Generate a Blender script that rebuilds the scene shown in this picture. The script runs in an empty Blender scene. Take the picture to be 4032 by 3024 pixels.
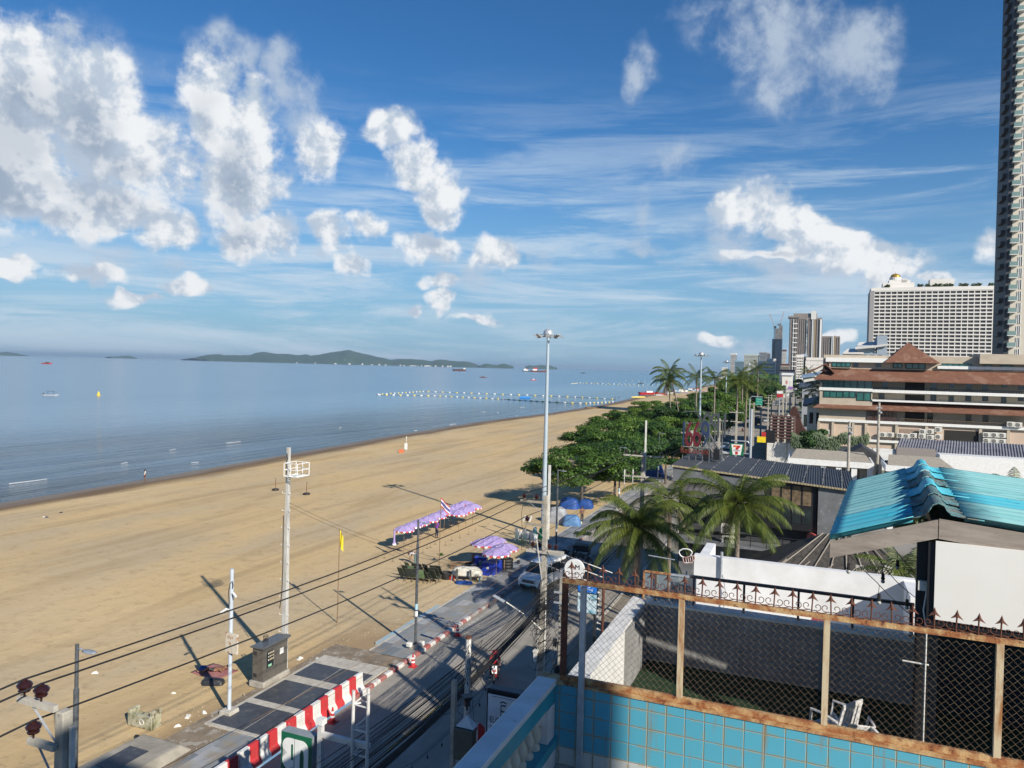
import bpy, bmesh, math, random
from mathutils import Vector, Matrix
from math import sin, cos, pi, radians, atan2, sqrt
R=random.Random(7)
scn=bpy.context.scene
COL=scn.collection
# ------------------------------------------------------------------ survey maths (photo pixel -> world metres)
F=2930.; H=17.; ROLL=radians(1.42); PITCH=radians(.65); CX=2016.; CY=1445+F*math.tan(PITCH)
A=radians(22.3); SA,CA=sin(A),cos(A)          # direction of the beach road
def ray(x,y):
    u=x-CX; v=-(y-CY); c,s=cos(ROLL),sin(ROLL); u2=u*c-v*s; v2=u*s+v*c
    cp,sp=cos(PITCH),sin(PITCH); return (u2,F*cp+v2*sp,-F*sp+v2*cp)
def at(x,y,z=0.):
    r=ray(x,y); k=(z-H)/r[2]; return Vector((r[0]*k,r[1]*k,z))
def st(p): return (p[0]*SA+p[1]*CA, p[0]*CA-p[1]*SA)
def xy(s,t,z=0.): return Vector((s*SA+t*CA, s*CA-t*SA, z))
def onT(x,y,t):                                 # -> (s,z) on the plane across=t
    r=ray(x,y); k=t/(r[0]*CA-r[1]*SA); return (k*(r[0]*SA+r[1]*CA), H+r[2]*k)
def onS(x,y,s):                                 # -> (t,z) on the plane along=s
    r=ray(x,y); k=s/(r[0]*SA+r[1]*CA); return (k*(r[0]*CA-r[1]*SA), H+r[2]*k)
def atY(x,y,Y):
    r=ray(x,y); k=Y/r[1]; return Vector((r[0]*k,Y,H+r[2]*k))
SHORE=[(-80,-86),(0,-88.5),(60,-91),(81,-91.7),(107,-93.8),(156,-98.3),(223,-101.7),(270,-99),(331,-99.5),(404,-103),(533,-116),(697,-123),(818,-126),(1400,-150),(2500,-330)]
def shore(s):
    if s<=SHORE[0][0]: return SHORE[0][1]
    for (a,b),(c,d) in zip(SHORE,SHORE[1:]):
        if s<=c: return b+(d-b)*(s-a)/(c-a)
    return SHORE[-1][1]
def zs(s,t):                                    # height of the sand
    if t>-24.5: return -.02
    tw=shore(s); k=(t+24.5)/(tw+24.5)
    return -.02-.98*(k**1.3) if k>0 else -.02
def sand(x,y):
    z=0.
    for _ in range(12):
        p=at(x,y,z); s,t=st(p); z=max(zs(s,t),-1.)
    return at(x,y,z)
# ------------------------------------------------------------------ materials
MATS={}
def mat(name,c,r=.8,c2=None,sc=4.,amt=1.,bump=0.,bsc=None,metal=0.,spec=.5,stretch=None,lo=.35,hi=.65,c3=None,sc3=30.,lo3=.55,hi3=.6,det=5,alpha=None,trans=0.,coat=0.):
    if name in MATS: return MATS[name]
    m=bpy.data.materials.new(name); m.use_nodes=True; nt=m.node_tree; N=nt.nodes; L=nt.links
    b=N['Principled BSDF']; b.inputs['Roughness'].default_value=r; b.inputs['Metallic'].default_value=metal
    b.inputs['Specular IOR Level'].default_value=spec; b.inputs['Coat Weight'].default_value=coat
    if trans: b.inputs['Transmission Weight'].default_value=trans
    if alpha is not None: b.inputs['Alpha'].default_value=alpha
    if c2 is None: c2=tuple(v*.82 for v in c)
    tc=N.new('ShaderNodeTexCoord'); mp=N.new('ShaderNodeMapping'); L.new(tc.outputs['Object'],mp.inputs['Vector'])
    if stretch: mp.inputs['Scale'].default_value=stretch
    def noise(scale,d=det):
        n=N.new('ShaderNodeTexNoise'); n.inputs['Scale'].default_value=scale; n.inputs['Detail'].default_value=d; n.inputs['Roughness'].default_value=.6
        L.new(mp.outputs['Vector'],n.inputs['Vector']); return n
    n=noise(sc); mr=N.new('ShaderNodeMapRange'); mr.inputs['From Min'].default_value=lo; mr.inputs['From Max'].default_value=hi
    mr.inputs['To Max'].default_value=amt; L.new(n.outputs['Fac'],mr.inputs['Value'])
    mx=N.new('ShaderNodeMix'); mx.data_type='RGBA'; L.new(mr.outputs['Result'],mx.inputs['Factor'])
    mx.inputs['A'].default_value=(*c,1); mx.inputs['B'].default_value=(*c2,1); out=mx.outputs['Result']
    if c3:
        n3=noise(sc3); m3=N.new('ShaderNodeMapRange'); m3.inputs['From Min'].default_value=lo3; m3.inputs['From Max'].default_value=hi3
        L.new(n3.outputs['Fac'],m3.inputs['Value']); x3=N.new('ShaderNodeMix'); x3.data_type='RGBA'
        L.new(m3.outputs['Result'],x3.inputs['Factor']); L.new(out,x3.inputs['A']); x3.inputs['B'].default_value=(*c3,1); out=x3.outputs['Result']
    L.new(out,b.inputs['Base Color'])
    if bump:
        nb=noise(bsc or sc*6); bp=N.new('ShaderNodeBump'); bp.inputs['Strength'].default_value=bump; bp.inputs['Distance'].default_value=.05
        L.new(nb.outputs['Fac'],bp.inputs['Height']); L.new(bp.outputs['Normal'],b.inputs['Normal'])
    MATS[name]=m; return m
def leafmat(name,c,c2,tr=.35,sc=.6):
    m=bpy.data.materials.new(name); m.use_nodes=True; nt=m.node_tree; N=nt.nodes; L=nt.links; N.clear()
    o=N.new('ShaderNodeOutputMaterial'); b=N.new('ShaderNodeBsdfPrincipled'); b.inputs['Roughness'].default_value=.5; b.inputs['Specular IOR Level'].default_value=.35
    t=N.new('ShaderNodeBsdfTranslucent'); ms=N.new('ShaderNodeMixShader'); ms.inputs[0].default_value=tr
    g=N.new('ShaderNodeNewGeometry'); tc=N.new('ShaderNodeTexCoord'); n=N.new('ShaderNodeTexNoise'); n.inputs['Scale'].default_value=sc; n.inputs['Detail'].default_value=3
    L.new(tc.outputs['Object'],n.inputs['Vector'])
    ad=N.new('ShaderNodeMath'); ad.operation='ADD'; L.new(g.outputs['Random Per Island'],ad.inputs[0]); L.new(n.outputs['Fac'],ad.inputs[1])
    mr=N.new('ShaderNodeMapRange'); mr.inputs['From Min'].default_value=.4; mr.inputs['From Max'].default_value=1.5; L.new(ad.outputs[0],mr.inputs['Value'])
    mx=N.new('ShaderNodeMix'); mx.data_type='RGBA'; mx.inputs['A'].default_value=(*c,1); mx.inputs['B'].default_value=(*c2,1)
    L.new(mr.outputs['Result'],mx.inputs['Factor']); L.new(mx.outputs['Result'],b.inputs['Base Color']); L.new(mx.outputs['Result'],t.inputs['Color'])
    L.new(b.outputs[0],ms.inputs[1]); L.new(t.outputs[0],ms.inputs[2]); L.new(ms.outputs[0],o.inputs[0]); MATS[name]=m; return m
# ------------------------------------------------------------------ mesh builder
class MB:
    def __init__(s): s.v=[]; s.f=[]; s.m=[]; s.mi=0; s.M=None
    def add(s,vs,fs):
        o=len(s.v)
        if s.M is not None: vs=[s.M@Vector(v) for v in vs]
        s.v+=[tuple(v) for v in vs]; s.f+=[tuple(i+o for i in f) for f in fs]; s.m+=[s.mi]*len(fs); return s
    def box(s,x0,x1,y0,y1,z0,z1):
        if x0>x1:x0,x1=x1,x0
        if y0>y1:y0,y1=y1,y0
        if z0>z1:z0,z1=z1,z0
        return s.add([(x0,y0,z0),(x1,y0,z0),(x1,y1,z0),(x0,y1,z0),(x0,y0,z1),(x1,y0,z1),(x1,y1,z1),(x0,y1,z1)],
              [(3,2,1,0),(4,5,6,7),(0,1,5,4),(1,2,6,5),(2,3,7,6),(3,0,4,7)])
    def cb(s,cx,cy,cz,w,d,h): return s.box(cx-w/2,cx+w/2,cy-d/2,cy+d/2,cz-h/2,cz+h/2)
    def bar(s,p,q,w,h=None,up=(0,0,1)):
        h=h or w; p=Vector(p); q=Vector(q); d=(q-p).normalized(); u=Vector(up)
        if abs(d.dot(u))>.95: u=Vector((0,1,0))
        x=d.cross(u).normalized(); y=x.cross(d).normalized(); a=x*w/2; b=y*h/2
        return s.add([p-a-b,p+a-b,p+a+b,p-a+b,q-a-b,q+a-b,q+a+b,q-a+b],[(3,2,1,0),(4,5,6,7),(0,1,5,4),(1,2,6,5),(2,3,7,6),(3,0,4,7)])
    def tube(s,pts,r,n=8,cap=True):
        pts=[Vector(p) for p in pts]; k=len(pts); rr=r if isinstance(r,(list,tuple)) else [r]*k; vs=[]; fs=[]
        d0=(pts[1]-pts[0]).normalized(); u=Vector((0,0,1)) if abs(d0.z)<.9 else Vector((1,0,0)); x=d0.cross(u).normalized()
        for i,p in enumerate(pts):
            d=(pts[min(i+1,k-1)]-pts[max(i-1,0)]).normalized(); x=(x-d*x.dot(d)).normalized(); y=d.cross(x)
            for j in range(n): a=2*pi*j/n; vs.append(p+(x*cos(a)+y*sin(a))*rr[i])
        for i in range(k-1):
            for j in range(n): j2=(j+1)%n; fs.append((i*n+j,i*n+j2,(i+1)*n+j2,(i+1)*n+j))
        if cap: fs.append(tuple(reversed(range(n)))); fs.append(tuple((k-1)*n+j for j in range(n)))
        return s.add(vs,fs)
    def lathe(s,prof,c=(0,0,0),n=16,ax=None):       # prof: (r,z) up the axis
        vs=[]; fs=[]; k=len(prof); c=Vector(c); Q=Vector((0,0,1)).rotation_difference(Vector(ax)) if ax else None
        for r,z in prof:
            for j in range(n):
                v=Vector((r*cos(2*pi*j/n),r*sin(2*pi*j/n),z)); v=Q@v if Q else v; vs.append(c+v)
        for i in range(k-1):
            for j in range(n): j2=(j+1)%n; fs.append((i*n+j,i*n+j2,(i+1)*n+j2,(i+1)*n+j))
        if prof[0][0]>1e-4: fs.append(tuple(reversed(range(n))))
        if prof[-1][0]>1e-4: fs.append(tuple((k-1)*n+j for j in range(n)))
        return s.add(vs,fs)
    def cyl(s,c,r,h,n=16,ax=None): return s.lathe([(r,0),(r,h)],c,n,ax)
    def ball(s,c,r,n=10,sz=1.): return s.lathe([(max(r*sin(pi*i/(n//2+2)),1e-4),-r*sz*cos(pi*i/(n//2+2))) for i in range(n//2+3)],c,n)
    def prism(s,poly,a0,a1,axis='x'):               # 2D polygon extruded along an axis
        k=len(poly)
        def P(a,b,c): return {'x':(c,a,b),'y':(a,c,b),'z':(a,b,c)}[axis]
        vs=[P(a,b,a0) for a,b in poly]+[P(a,b,a1) for a,b in poly]
        return s.add(vs,[tuple(range(k)),tuple(reversed(range(k,2*k)))]+[(i,i+k,(i+1)%k+k,(i+1)%k) for i in range(k)])
    def quad(s,*p): return s.add(p,[tuple(range(len(p)))])
    def torus(s,c,r,r2,ax=(0,0,1),n=20,k=8):
        Q=Vector((0,0,1)).rotation_difference(Vector(ax)); vs=[]; fs=[]; c=Vector(c)
        for i in range(n):
            a=2*pi*i/n
            for j in range(k): b=2*pi*j/k; q=r+r2*cos(b); vs.append(c+Q@Vector((q*cos(a),q*sin(a),r2*sin(b))))
        for i in range(n):
            for j in range(k): fs.append((i*k+j,((i+1)%n)*k+j,((i+1)%n)*k+(j+1)%k,i*k+(j+1)%k))
        return s.add(vs,fs)
    def build(s,name,mats,parent=None,smooth=False,bevel=0.,recalc=True):
        me=bpy.data.meshes.new(name); me.from_pydata(s.v,[],s.f)
        if not isinstance(mats,(list,tuple)): mats=[mats]
        for m in mats: me.materials.append(m)
        if len(mats)>1: me.polygons.foreach_set('material_index',s.m)
        if recalc:
            bm=bmesh.new(); bm.from_mesh(me); bmesh.ops.recalc_face_normals(bm,faces=bm.faces); bm.to_mesh(me); bm.free()
        if smooth: me.polygons.foreach_set('use_smooth',[True]*len(me.polygons)); 
        me.update(); o=bpy.data.objects.new(name,me); COL.objects.link(o)
        if smooth and smooth!='all':
            try: me.set_sharp_from_angle(angle=radians(40))
            except Exception: pass
        if bevel:
            md=o.modifiers.new('bevel','BEVEL'); md.width=bevel; md.segments=2; md.limit_method='ANGLE'
        if parent: o.parent=parent
        return o
def tag(o,label=None,cat=None,group=None,kind=None):
    if label: o['label']=label
    if cat: o['category']=cat
    if group: o['group']=group
    if kind: o['kind']=kind
    return o
def thing(name,label,cat,loc=(0,0,0),rz=0.,group=None):
    o=bpy.data.objects.new(name,None); o.empty_display_size=.2; COL.objects.link(o); o.location=loc; o.rotation_euler=(0,0,rz)
    return tag(o,label,cat,group)
def rthing(name,label,cat,s,t,z=0.,group=None,rz=0.):    # local x = across the road (right), y = along it (ahead)
    return thing(name,label,cat,xy(s,t,z),rz-A,group)
def dup(root,loc,rz=None,label=None,group=None,scale=None):
    def cp(o,par):
        c=o.copy(); COL.objects.link(c); c.parent=par
        for ch in list(o.children): cp(ch,c)
        return c
    c=cp(root,None); c.location=loc
    if rz is not None: c.rotation_euler=(0,0,rz)
    if scale: c.scale=(scale,)*3
    return tag(c,label,None,group)
def text(s,name,size,m,parent,loc,rot,ext=.004,align='CENTER',sx=1.):
    cu=bpy.data.curves.new(name,'FONT'); cu.body=s; cu.size=size; cu.extrude=ext; cu.align_x=align; cu.align_y='CENTER'
    o=bpy.data.objects.new(name,cu); COL.objects.link(o); bpy.context.view_layer.update()
    me=bpy.data.meshes.new_from_object(o.evaluated_get(bpy.context.evaluated_depsgraph_get())); bpy.data.objects.remove(o)
    me.materials.clear(); me.materials.append(m); o=bpy.data.objects.new(name,me); COL.objects.link(o); o.parent=parent; o.location=loc; o.rotation_euler=rot; o.scale=(sx,1,1); return o
# ------------------------------------------------------------------ palette
M_conc=mat('concrete',(.42,.39,.33),.9,(.28,.26,.22),3,bump=.3,c3=(.2,.18,.15),sc3=7,lo3=.6,hi3=.75)
M_conc2=mat('pale_concrete',(.5,.47,.4),.9,(.36,.33,.28),2.5,bump=.3)
M_galv=mat('galvanised_steel',(.5,.53,.56),.45,(.38,.41,.44),8,metal=.4)
M_dpole=mat('dark_grey_pole_paint',(.09,.1,.11),.5,(.06,.065,.07),6,bump=.1)
M_white=mat('white_paint',(.78,.78,.76),.5,(.68,.68,.65),3)
M_dirtywhite=mat('weathered_white_paint',(.7,.69,.64),.7,(.52,.5,.45),2.5,c3=(.3,.26,.2),sc3=9,lo3=.62,hi3=.72)
M_black=mat('black_rubber',(.015,.015,.017),.6,(.03,.03,.03),5)
M_cable=mat('black_cable',(.012,.012,.014),.7)
M_blackm=mat('black_painted_metal',(.02,.021,.024),.45,(.035,.035,.038),5)
M_rust=mat('rusty_painted_steel',(.5,.33,.15),.7,(.3,.11,.035),7,lo=.38,hi=.58,bump=.3,c3=(.12,.04,.02),sc3=14,lo3=.58,hi3=.7)
M_rustd=mat('rusty_iron',(.16,.05,.025),.85,(.07,.03,.02),14,bump=.4,c3=(.3,.14,.06),sc3=25,lo3=.6,hi3=.7)
M_ceram=mat('brown_glazed_ceramic',(.035,.011,.009),.15,(.025,.009,.008),5,coat=.5)
M_red=mat('red_paint',(.5,.02,.025),.55,(.4,.03,.03),5)
M_glassd=mat('dark_window_glass',(.015,.02,.022),.08,(.03,.04,.042),1.2,spec=.8)
M_tealg=mat('teal_window_glass',(.02,.09,.08),.1,(.04,.16,.14),.9,spec=.8)
M_chrome=mat('bright_metal',(.6,.6,.62),.2,metal=.9)
# ------------------------------------------------------------------ camera
cam=bpy.data.cameras.new('camera'); co=bpy.data.objects.new('camera',cam); COL.objects.link(co); scn.camera=co
c_,s_=cos(ROLL),sin(ROLL); cp,sp=cos(PITCH),sin(PITCH)
R0=Vector((1,0,0)); U0=Vector((0,sp,cp)); F0=Vector((0,cp,-sp)); rr=R0*c_+U0*s_; uu=U0*c_-R0*s_
co.matrix_world=Matrix(((rr.x,uu.x,-F0.x,0),(rr.y,uu.y,-F0.y,0),(rr.z,uu.z,-F0.z,H),(0,0,0,1)))
cam.sensor_width=36; cam.lens=36*F/4032; cam.shift_y=-(1512-CY)/4032; cam.clip_start=.1; cam.clip_end=80000
scn.render.resolution_x=1024; scn.render.resolution_y=768
scn.view_settings.view_transform='Standard'; scn.view_settings.look='None'; scn.view_settings.exposure=0.52
# ------------------------------------------------------------------ sun
EL=radians(29.5); AZ=atan2(.552,-.834)
sd=Vector((sin(AZ)*cos(EL),cos(AZ)*cos(EL),sin(EL)))
sl=bpy.data.lights.new('sun','SUN'); sl.energy=4.6; sl.angle=radians(.53); sl.color=(1,.93,.82); so=bpy.data.objects.new('sun',sl); COL.objects.link(so)
so.rotation_euler=(-sd).to_track_quat('-Z','Y').to_euler(); so.location=(0,0,60)
# ------------------------------------------------------------------ sky with clouds
w=bpy.data.worlds.new('World'); scn.world=w; w.use_nodes=True; nt=w.node_tree; N=nt.nodes; L=nt.links; bg=N['Background']; bg.inputs['Strength'].default_value=.068
def nd(t,**k):
    n=N.new(t)
    for a,b in k.items(): setattr(n,a,b)
    return n
def mth(op,a,b=None,c=None,clamp=False):
    n=nd('ShaderNodeMath',operation=op); n.use_clamp=clamp
    for i,v in enumerate((a,b,c)):
        if v is None: continue
        if isinstance(v,(int,float)): n.inputs[i].default_value=v
        else: L.new(v,n.inputs[i])
    return n.outputs[0]
def vm(op,a,b=None):
    n=nd('ShaderNodeVectorMath',operation=op)
    for i,v in enumerate((a,b)):
        if v is None: continue
        if isinstance(v,tuple): n.inputs[i].default_value=v
        else: L.new(v,n.inputs[i])
    return n
def mix(f,a,b,bt='MIX'):
    n=nd('ShaderNodeMix',data_type='RGBA',blend_type=bt)
    for k,v in (('Factor',f),('A',a),('B',b)):
        i=n.inputs[k] if k!='Factor' else n.inputs[0]
        if isinstance(v,(int,float)): i.default_value=v
        elif isinstance(v,tuple): i.default_value=(*v,1)
        else: L.new(v,i)
    return n.outputs['Result']
def mrng(v,a,b,c=0.,d=1.,smooth=True):
    n=nd('ShaderNodeMapRange'); n.interpolation_type='SMOOTHSTEP' if smooth else 'LINEAR'
    for k,x in zip(('From Min','From Max','To Min','To Max'),(a,b,c,d)): n.inputs[k].default_value=x
    L.new(v,n.inputs['Value']); return n.outputs['Result']
sky=nd('ShaderNodeTexSky',sky_type='NISHITA'); sky.sun_disc=False; sky.sun_elevation=EL; sky.sun_rotation=AZ; sky.altitude=0; sky.air_density=1.; sky.dust_density=.15; sky.ozone_density=3.
tc=nd('ShaderNodeTexCoord'); d=vm('NORMALIZE',tc.outputs['Generated']).outputs[0]; sp3=nd('ShaderNodeSeparateXYZ'); L.new(d,sp3.inputs[0])
az=mth('ARCTAN2',sp3.outputs[0],sp3.outputs[1]); el=mth('ARCSINE',sp3.outputs[2])
cb=nd('ShaderNodeCombineXYZ'); L.new(az,cb.inputs[0]); L.new(el,cb.inputs[1]); P=cb.outputs[0]
def noise(vec,sc,det=6,rough=.6,dist=0.):
    n=nd('ShaderNodeTexNoise'); n.inputs['Scale'].default_value=sc; n.inputs['Detail'].default_value=det; n.inputs['Roughness'].default_value=rough; n.inputs['Distortion'].default_value=dist; L.new(vec,n.inputs['Vector']); return n
# clouds: bearing / elevation of each puff (surveyed), radii, weight
CL=[(80,180,150,110,1),(10,300,110,140,1),(190,220,100,115,1),(290,330,95,85,1),(60,400,180,65,1),(190,450,120,50,1),(350,490,70,40,.9),
(450,210,60,85,.85),(530,290,65,85,.95),(530,400,85,75,1),(560,510,80,50,.95),(690,310,50,60,.7),(850,270,65,45,.9),(905,350,65,55,.85),(945,430,48,65,.8),(800,490,32,35,.7),(725,510,38,50,.7),(765,575,36,24,.7),
(915,545,68,36,.85),(1075,550,52,50,.9),(955,615,40,24,.8),(965,655,26,22,.75),(1030,690,45,12,.75),(895,662,26,11,.75),(40,578,38,22,.8),(195,585,65,24,.75),(300,638,42,15,.85),(415,618,48,27,.85),(1630,455,85,42,.95),(1710,490,70,30,.9),(1780,528,110,26,.9),(1700,555,120,14,.8),(1870,555,80,38,1),(1905,590,40,42,1),(2135,528,38,32,.95),(1548,722,40,12,.8),(1810,722,28,18,.75),(2010,610,36,14,.8)]
CT=[(490,120,70,60,.8),(600,140,50,50,.75),(640,220,55,80,.85),(600,380,70,60,.7),(1600,70,110,70,.8),(1720,110,130,100,1),(1840,130,90,90,.9),(1650,10,160,50,.7),(1390,140,36,60,.75),(1470,330,70,50,.45),(1380,450,36,60,.75),(1375,532,60,26,.85),(1025,610,36,44,.8),(1170,560,30,34,.75),(680,560,26,14,.7),(1580,560,140,18,.85),(1700,600,180,40,.55),(1690,740,140,30,.6),(1600,745,190,26,.6),(1600,420,70,40,.6),(150,300,230,190,.85),(480,330,110,160,.75),(1770,575,180,36,1),(1610,480,110,70,.85),(1740,500,140,40,.8),(300,560,200,30,.5),(800,560,300,20,.4)]
wn=noise(P,9.,3,.65); wv=vm('SUBTRACT',wn.outputs['Color'],(.5,.5,.5)).outputs[0]; ws=nd('ShaderNodeVectorMath',operation='SCALE'); L.new(wv,ws.inputs[0]); ws.inputs['Scale'].default_value=.085
PW=vm('ADD',P,ws.outputs[0]).outputs[0]
def blobs(vec,CL,kx=1.36):
    acc=None
    for cx,cy,rx,ry,wt in CL:
        r_=Vector(ray(cx*1.8228,cy*1.8228)).normalized(); a=atan2(r_.x,r_.y); e=math.asin(r_.z); k=1.8228/2930
        q=vm('SUBTRACT',vec,(a,e,0)); q=vm('MULTIPLY',q.outputs[0],(1/(rx*k*kx),1/(ry*k*kx),0)); l=vm('LENGTH',q.outputs[0]).outputs['Value']
        g=mth('MULTIPLY_ADD',l,-wt,wt)
        acc=g if acc is None else mth('MAXIMUM',acc,g)
    return acc
bl=blobs(PW,CL)
blp=mth('MAXIMUM',bl,0.)
n1=noise(P,17.,8,.62,.1).outputs['Fac']
off=vm('ADD',P,(.012,.018,0)).outputs[0]; n2=noise(off,17.,4,.6,.1).outputs['Fac']
dens0=mth('ADD',blp,mth('MULTIPLY_ADD',n1,1.45,-.76))
dens=mth('MULTIPLY',mrng(dens0,.0,.42),mrng(blp,.0,.24))
blu=mth('MAXIMUM',blobs(vm('ADD',PW,(.018,.042,0)).outputs[0],[c for c in CL if c[2]*c[3]>1900]),0.)
tb=mth('MAXIMUM',blobs(PW,CT,1.5),0.); thin=mth('MULTIPLY',mrng(mth('ADD',tb,mth('MULTIPLY_ADD',n1,1.2,-.72)),.0,.6),mth('MULTIPLY',mrng(tb,0.,.4),mrng(n1,.34,.66,.22,.85)))
lowf=mrng(el,-.02,.04)
lit=mrng(mth('SUBTRACT',n1,n2),-.1,.1)
under=mrng(blu,.12,.75); core=mrng(dens0,.2,.75)
ccol=mix(lit,(5.2,6.1,7.3),(9.2,9.4,9.6)); ccol=mix(mth('MULTIPLY',mth('MULTIPLY',under,core),mrng(lit,0.,1.,.85,.5)),ccol,(3.3,4.1,5.3))
sv=vm('MULTIPLY',P,(2.6,24.,1)).outputs[0]; cz=noise(sv,1.2,8,.66,.5).outputs['Fac']
sv2=vm('MULTIPLY',P,(1.6,7.,1)).outputs[0]; cz2=noise(sv2,1.3,4,.5).outputs['Fac']
cir=mth('MULTIPLY',mth('MULTIPLY',mrng(cz,.4,.64),mrng(cz2,.3,.52)),mth('MULTIPLY',mrng(el,.40,.14),.8))
hs=nd('ShaderNodeHueSaturation'); hs.inputs['Saturation'].default_value=1.22; hs.inputs['Value'].default_value=1.; L.new(sky.outputs[0],hs.inputs['Color'])
skyc=mix(1.,hs.outputs['Color'],(.66,.93,1.1),'MULTIPLY'); skyc=mix(mrng(el,.32,-.02,0.,.85),skyc,(2.6,4.5,6.6))
c=mix(cir,skyc,(6.2,7.4,8.6)); c=mix(mth('MULTIPLY',thin,lowf),c,(5.2,6.1,7.3)); c=mix(mth('MULTIPLY',dens,lowf),c,ccol); L.new(c,bg.inputs['Color'])
w.cycles.sampling_method='MANUAL'; w.cycles.sample_map_resolution=256
# ------------------------------------------------------------------ ground, sea, sand, road
def sheet(name,ss,ts,zf,m,smooth=True,th=0):
    b=MB(); vs=[]; fs=[]; n=len(ts)
    for s in ss:
        for t in ts:
            tt=t(s) if callable(t) else t; p=xy(s,tt); vs.append((p.x,p.y,zf(s,tt)))
    for i in range(len(ss)-1):
        for j in range(n-1): fs.append((i*n+j,i*n+j+1,(i+1)*n+j+1,(i+1)*n+j))
    b.add(vs,fs); o=b.build(name,m,smooth='all' if smooth else False,recalc=False); return tag(o,kind='structure')
def smat(name): 
    m=bpy.data.materials.new(name); m.use_nodes=True; return m
# sand
m=smat('beach_sand'); nt=m.node_tree; N=nt.nodes; L=nt.links; b=N['Principled BSDF']; b.inputs['Roughness'].default_value=.95; b.inputs['Specular IOR Level'].default_value=.15
g=nd('ShaderNodeNewGeometry'); pos=g.outputs['Position']; mp=nd('ShaderNodeMapping'); mp.inputs['Rotation'].default_value=(0,0,A); L.new(pos,mp.inputs['Vector']); pr=mp.outputs[0]
na=noise(vm('MULTIPLY',pr,(.09,.035,0)).outputs[0],1.,6,.6).outputs['Fac']; nb=noise(pr,.9,8,.65).outputs['Fac']; nc=noise(pr,2.6,7,.75).outputs['Fac']
ne=noise(vm('MULTIPLY',pr,(.35,.03,0)).outputs[0],1.,6,.6,.6).outputs['Fac']; nf=noise(vm('MULTIPLY',pr,(.05,.05,0)).outputs[0],1.,3,.5).outputs['Fac']
c=mix(mrng(na,.38,.62),(.57,.415,.215),(.49,.385,.24)); c=mix(mth('MULTIPLY',mrng(ne,.46,.68),.6),c,(.37,.265,.14)); c=mix(mth('MULTIPLY',mrng(nf,.5,.68),.45),c,(.62,.47,.27)); c=mix(mth('MULTIPLY',mrng(nb,.5,.75),.5),c,(.31,.22,.12)); c=mix(mth('MULTIPLY',mrng(nc,.55,.7),.5),c,(.23,.17,.1))
sx=nd('ShaderNodeSeparateXYZ'); L.new(pos,sx.inputs[0]); sr=nd('ShaderNodeSeparateXYZ'); L.new(pr,sr.inputs[0])
wz=mth('ADD',sx.outputs[2],mth('MULTIPLY_ADD',noise(vm('MULTIPLY',pr,(.35,.06,0)).outputs[0],1.,5,.6).outputs['Fac'],.12,-.06))
c=mix(mrng(wz,-.86,-.93),c,(.17,.115,.065))
# trampled dirt strip beside the promenade
dt=mth('ADD',sr.outputs[0],mth('MULTIPLY_ADD',noise(vm('MULTIPLY',pr,(.25,.12,0)).outputs[0],1.,6,.6).outputs['Fac'],7.,-3.5))
c=mix(mth('MULTIPLY',mrng(dt,-28.5,-25.5),mth('MULTIPLY',mrng(sr.outputs[1],47.,38.),.55)),c,(.22,.15,.09)); L.new(c,b.inputs['Base Color'])
rf=mrng(wz,-.9,-.97,.95,.35); L.new(rf,b.inputs['Roughness'])
bp=nd('ShaderNodeBump'); bp.inputs['Strength'].default_value=.35; bp.inputs['Distance'].default_value=.2; L.new(mth('ADD',nb,mth('MULTIPLY',nc,.35)),bp.inputs['Height']); L.new(bp.outputs[0],b.inputs['Normal'])
M_sand=m
ss=[-80,-40]+list(range(0,200,6))+list(range(200,420,15))+list(range(440,900,40))+[1000,1200,1500,1900,2500]
ks=[0,.03,.08,.15,.25,.35,.45,.55,.65,.75,.83,.9,.95,1.,1.06,1.15]
sheet('beach_sand',ss,[-23.2]+[(lambda s,k=k:-24.5+k*(shore(s)+24.5)) for k in ks],lambda s,t: zs(s,t) if t>shore(s) else -1.-(shore(s)-t)*.05,M_sand)
# sea
m=smat('sea_water'); nt=m.node_tree; N=nt.nodes; L=nt.links; b=N['Principled BSDF']; b.inputs['Specular IOR Level'].default_value=.5; b.inputs['IOR'].default_value=1.33
g=nd('ShaderNodeNewGeometry'); pos=g.outputs['Position']; mp=nd('ShaderNodeMapping'); mp.inputs['Rotation'].default_value=(0,0,A); L.new(pos,mp.inputs['Vector']); pr=mp.outputs[0]
sr=nd('ShaderNodeSeparateXYZ'); L.new(pr,sr.inputs[0]); dx=mth('MULTIPLY',mth('ADD',sr.outputs[0],98.),-1.)   # metres out from the shore
near=mrng(dx,95.,8.)
c=mix(near,(.1,.2,.3),(.03,.034,.036)); lane=noise(vm('MULTIPLY',pr,(.02,.004,0)).outputs[0],1.,5,.6).outputs['Fac']
c=mix(mth('MULTIPLY',mrng(lane,.45,.7),.5),c,(.12,.24,.36)); L.new(c,b.inputs['Base Color']); 
L.new(mrng(dx,0.,200.,.1,.22),b.inputs['Roughness'])
w1=noise(vm('MULTIPLY',pr,(.5,.045,0)).outputs[0],1.,6,.6,.5).outputs['Fac']; w2=noise(vm('MULTIPLY',pr,(.085,.009,0)).outputs[0],1.,4,.5,.5).outputs['Fac']; w3=noise(vm('MULTIPLY',pr,(2.2,.8,0)).outputs[0],1.,3,.6).outputs['Fac']
hh=mth('ADD',mth('MULTIPLY',w1,mrng(dx,160.,0.,.35,1.)),mth('MULTIPLY',w2,2.2)); hh=mth('ADD',hh,mth('MULTIPLY',w3,.12))
bp=nd('ShaderNodeBump'); bp.inputs['Strength'].default_value=.5; L.new(mrng(dx,220.,10.,.16,.95),bp.inputs['Strength']); bp.inputs['Distance'].default_value=.55; L.new(hh,bp.inputs['Height']); L.new(bp.outputs[0],b.inputs['Normal'])
M_sea=m
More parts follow.
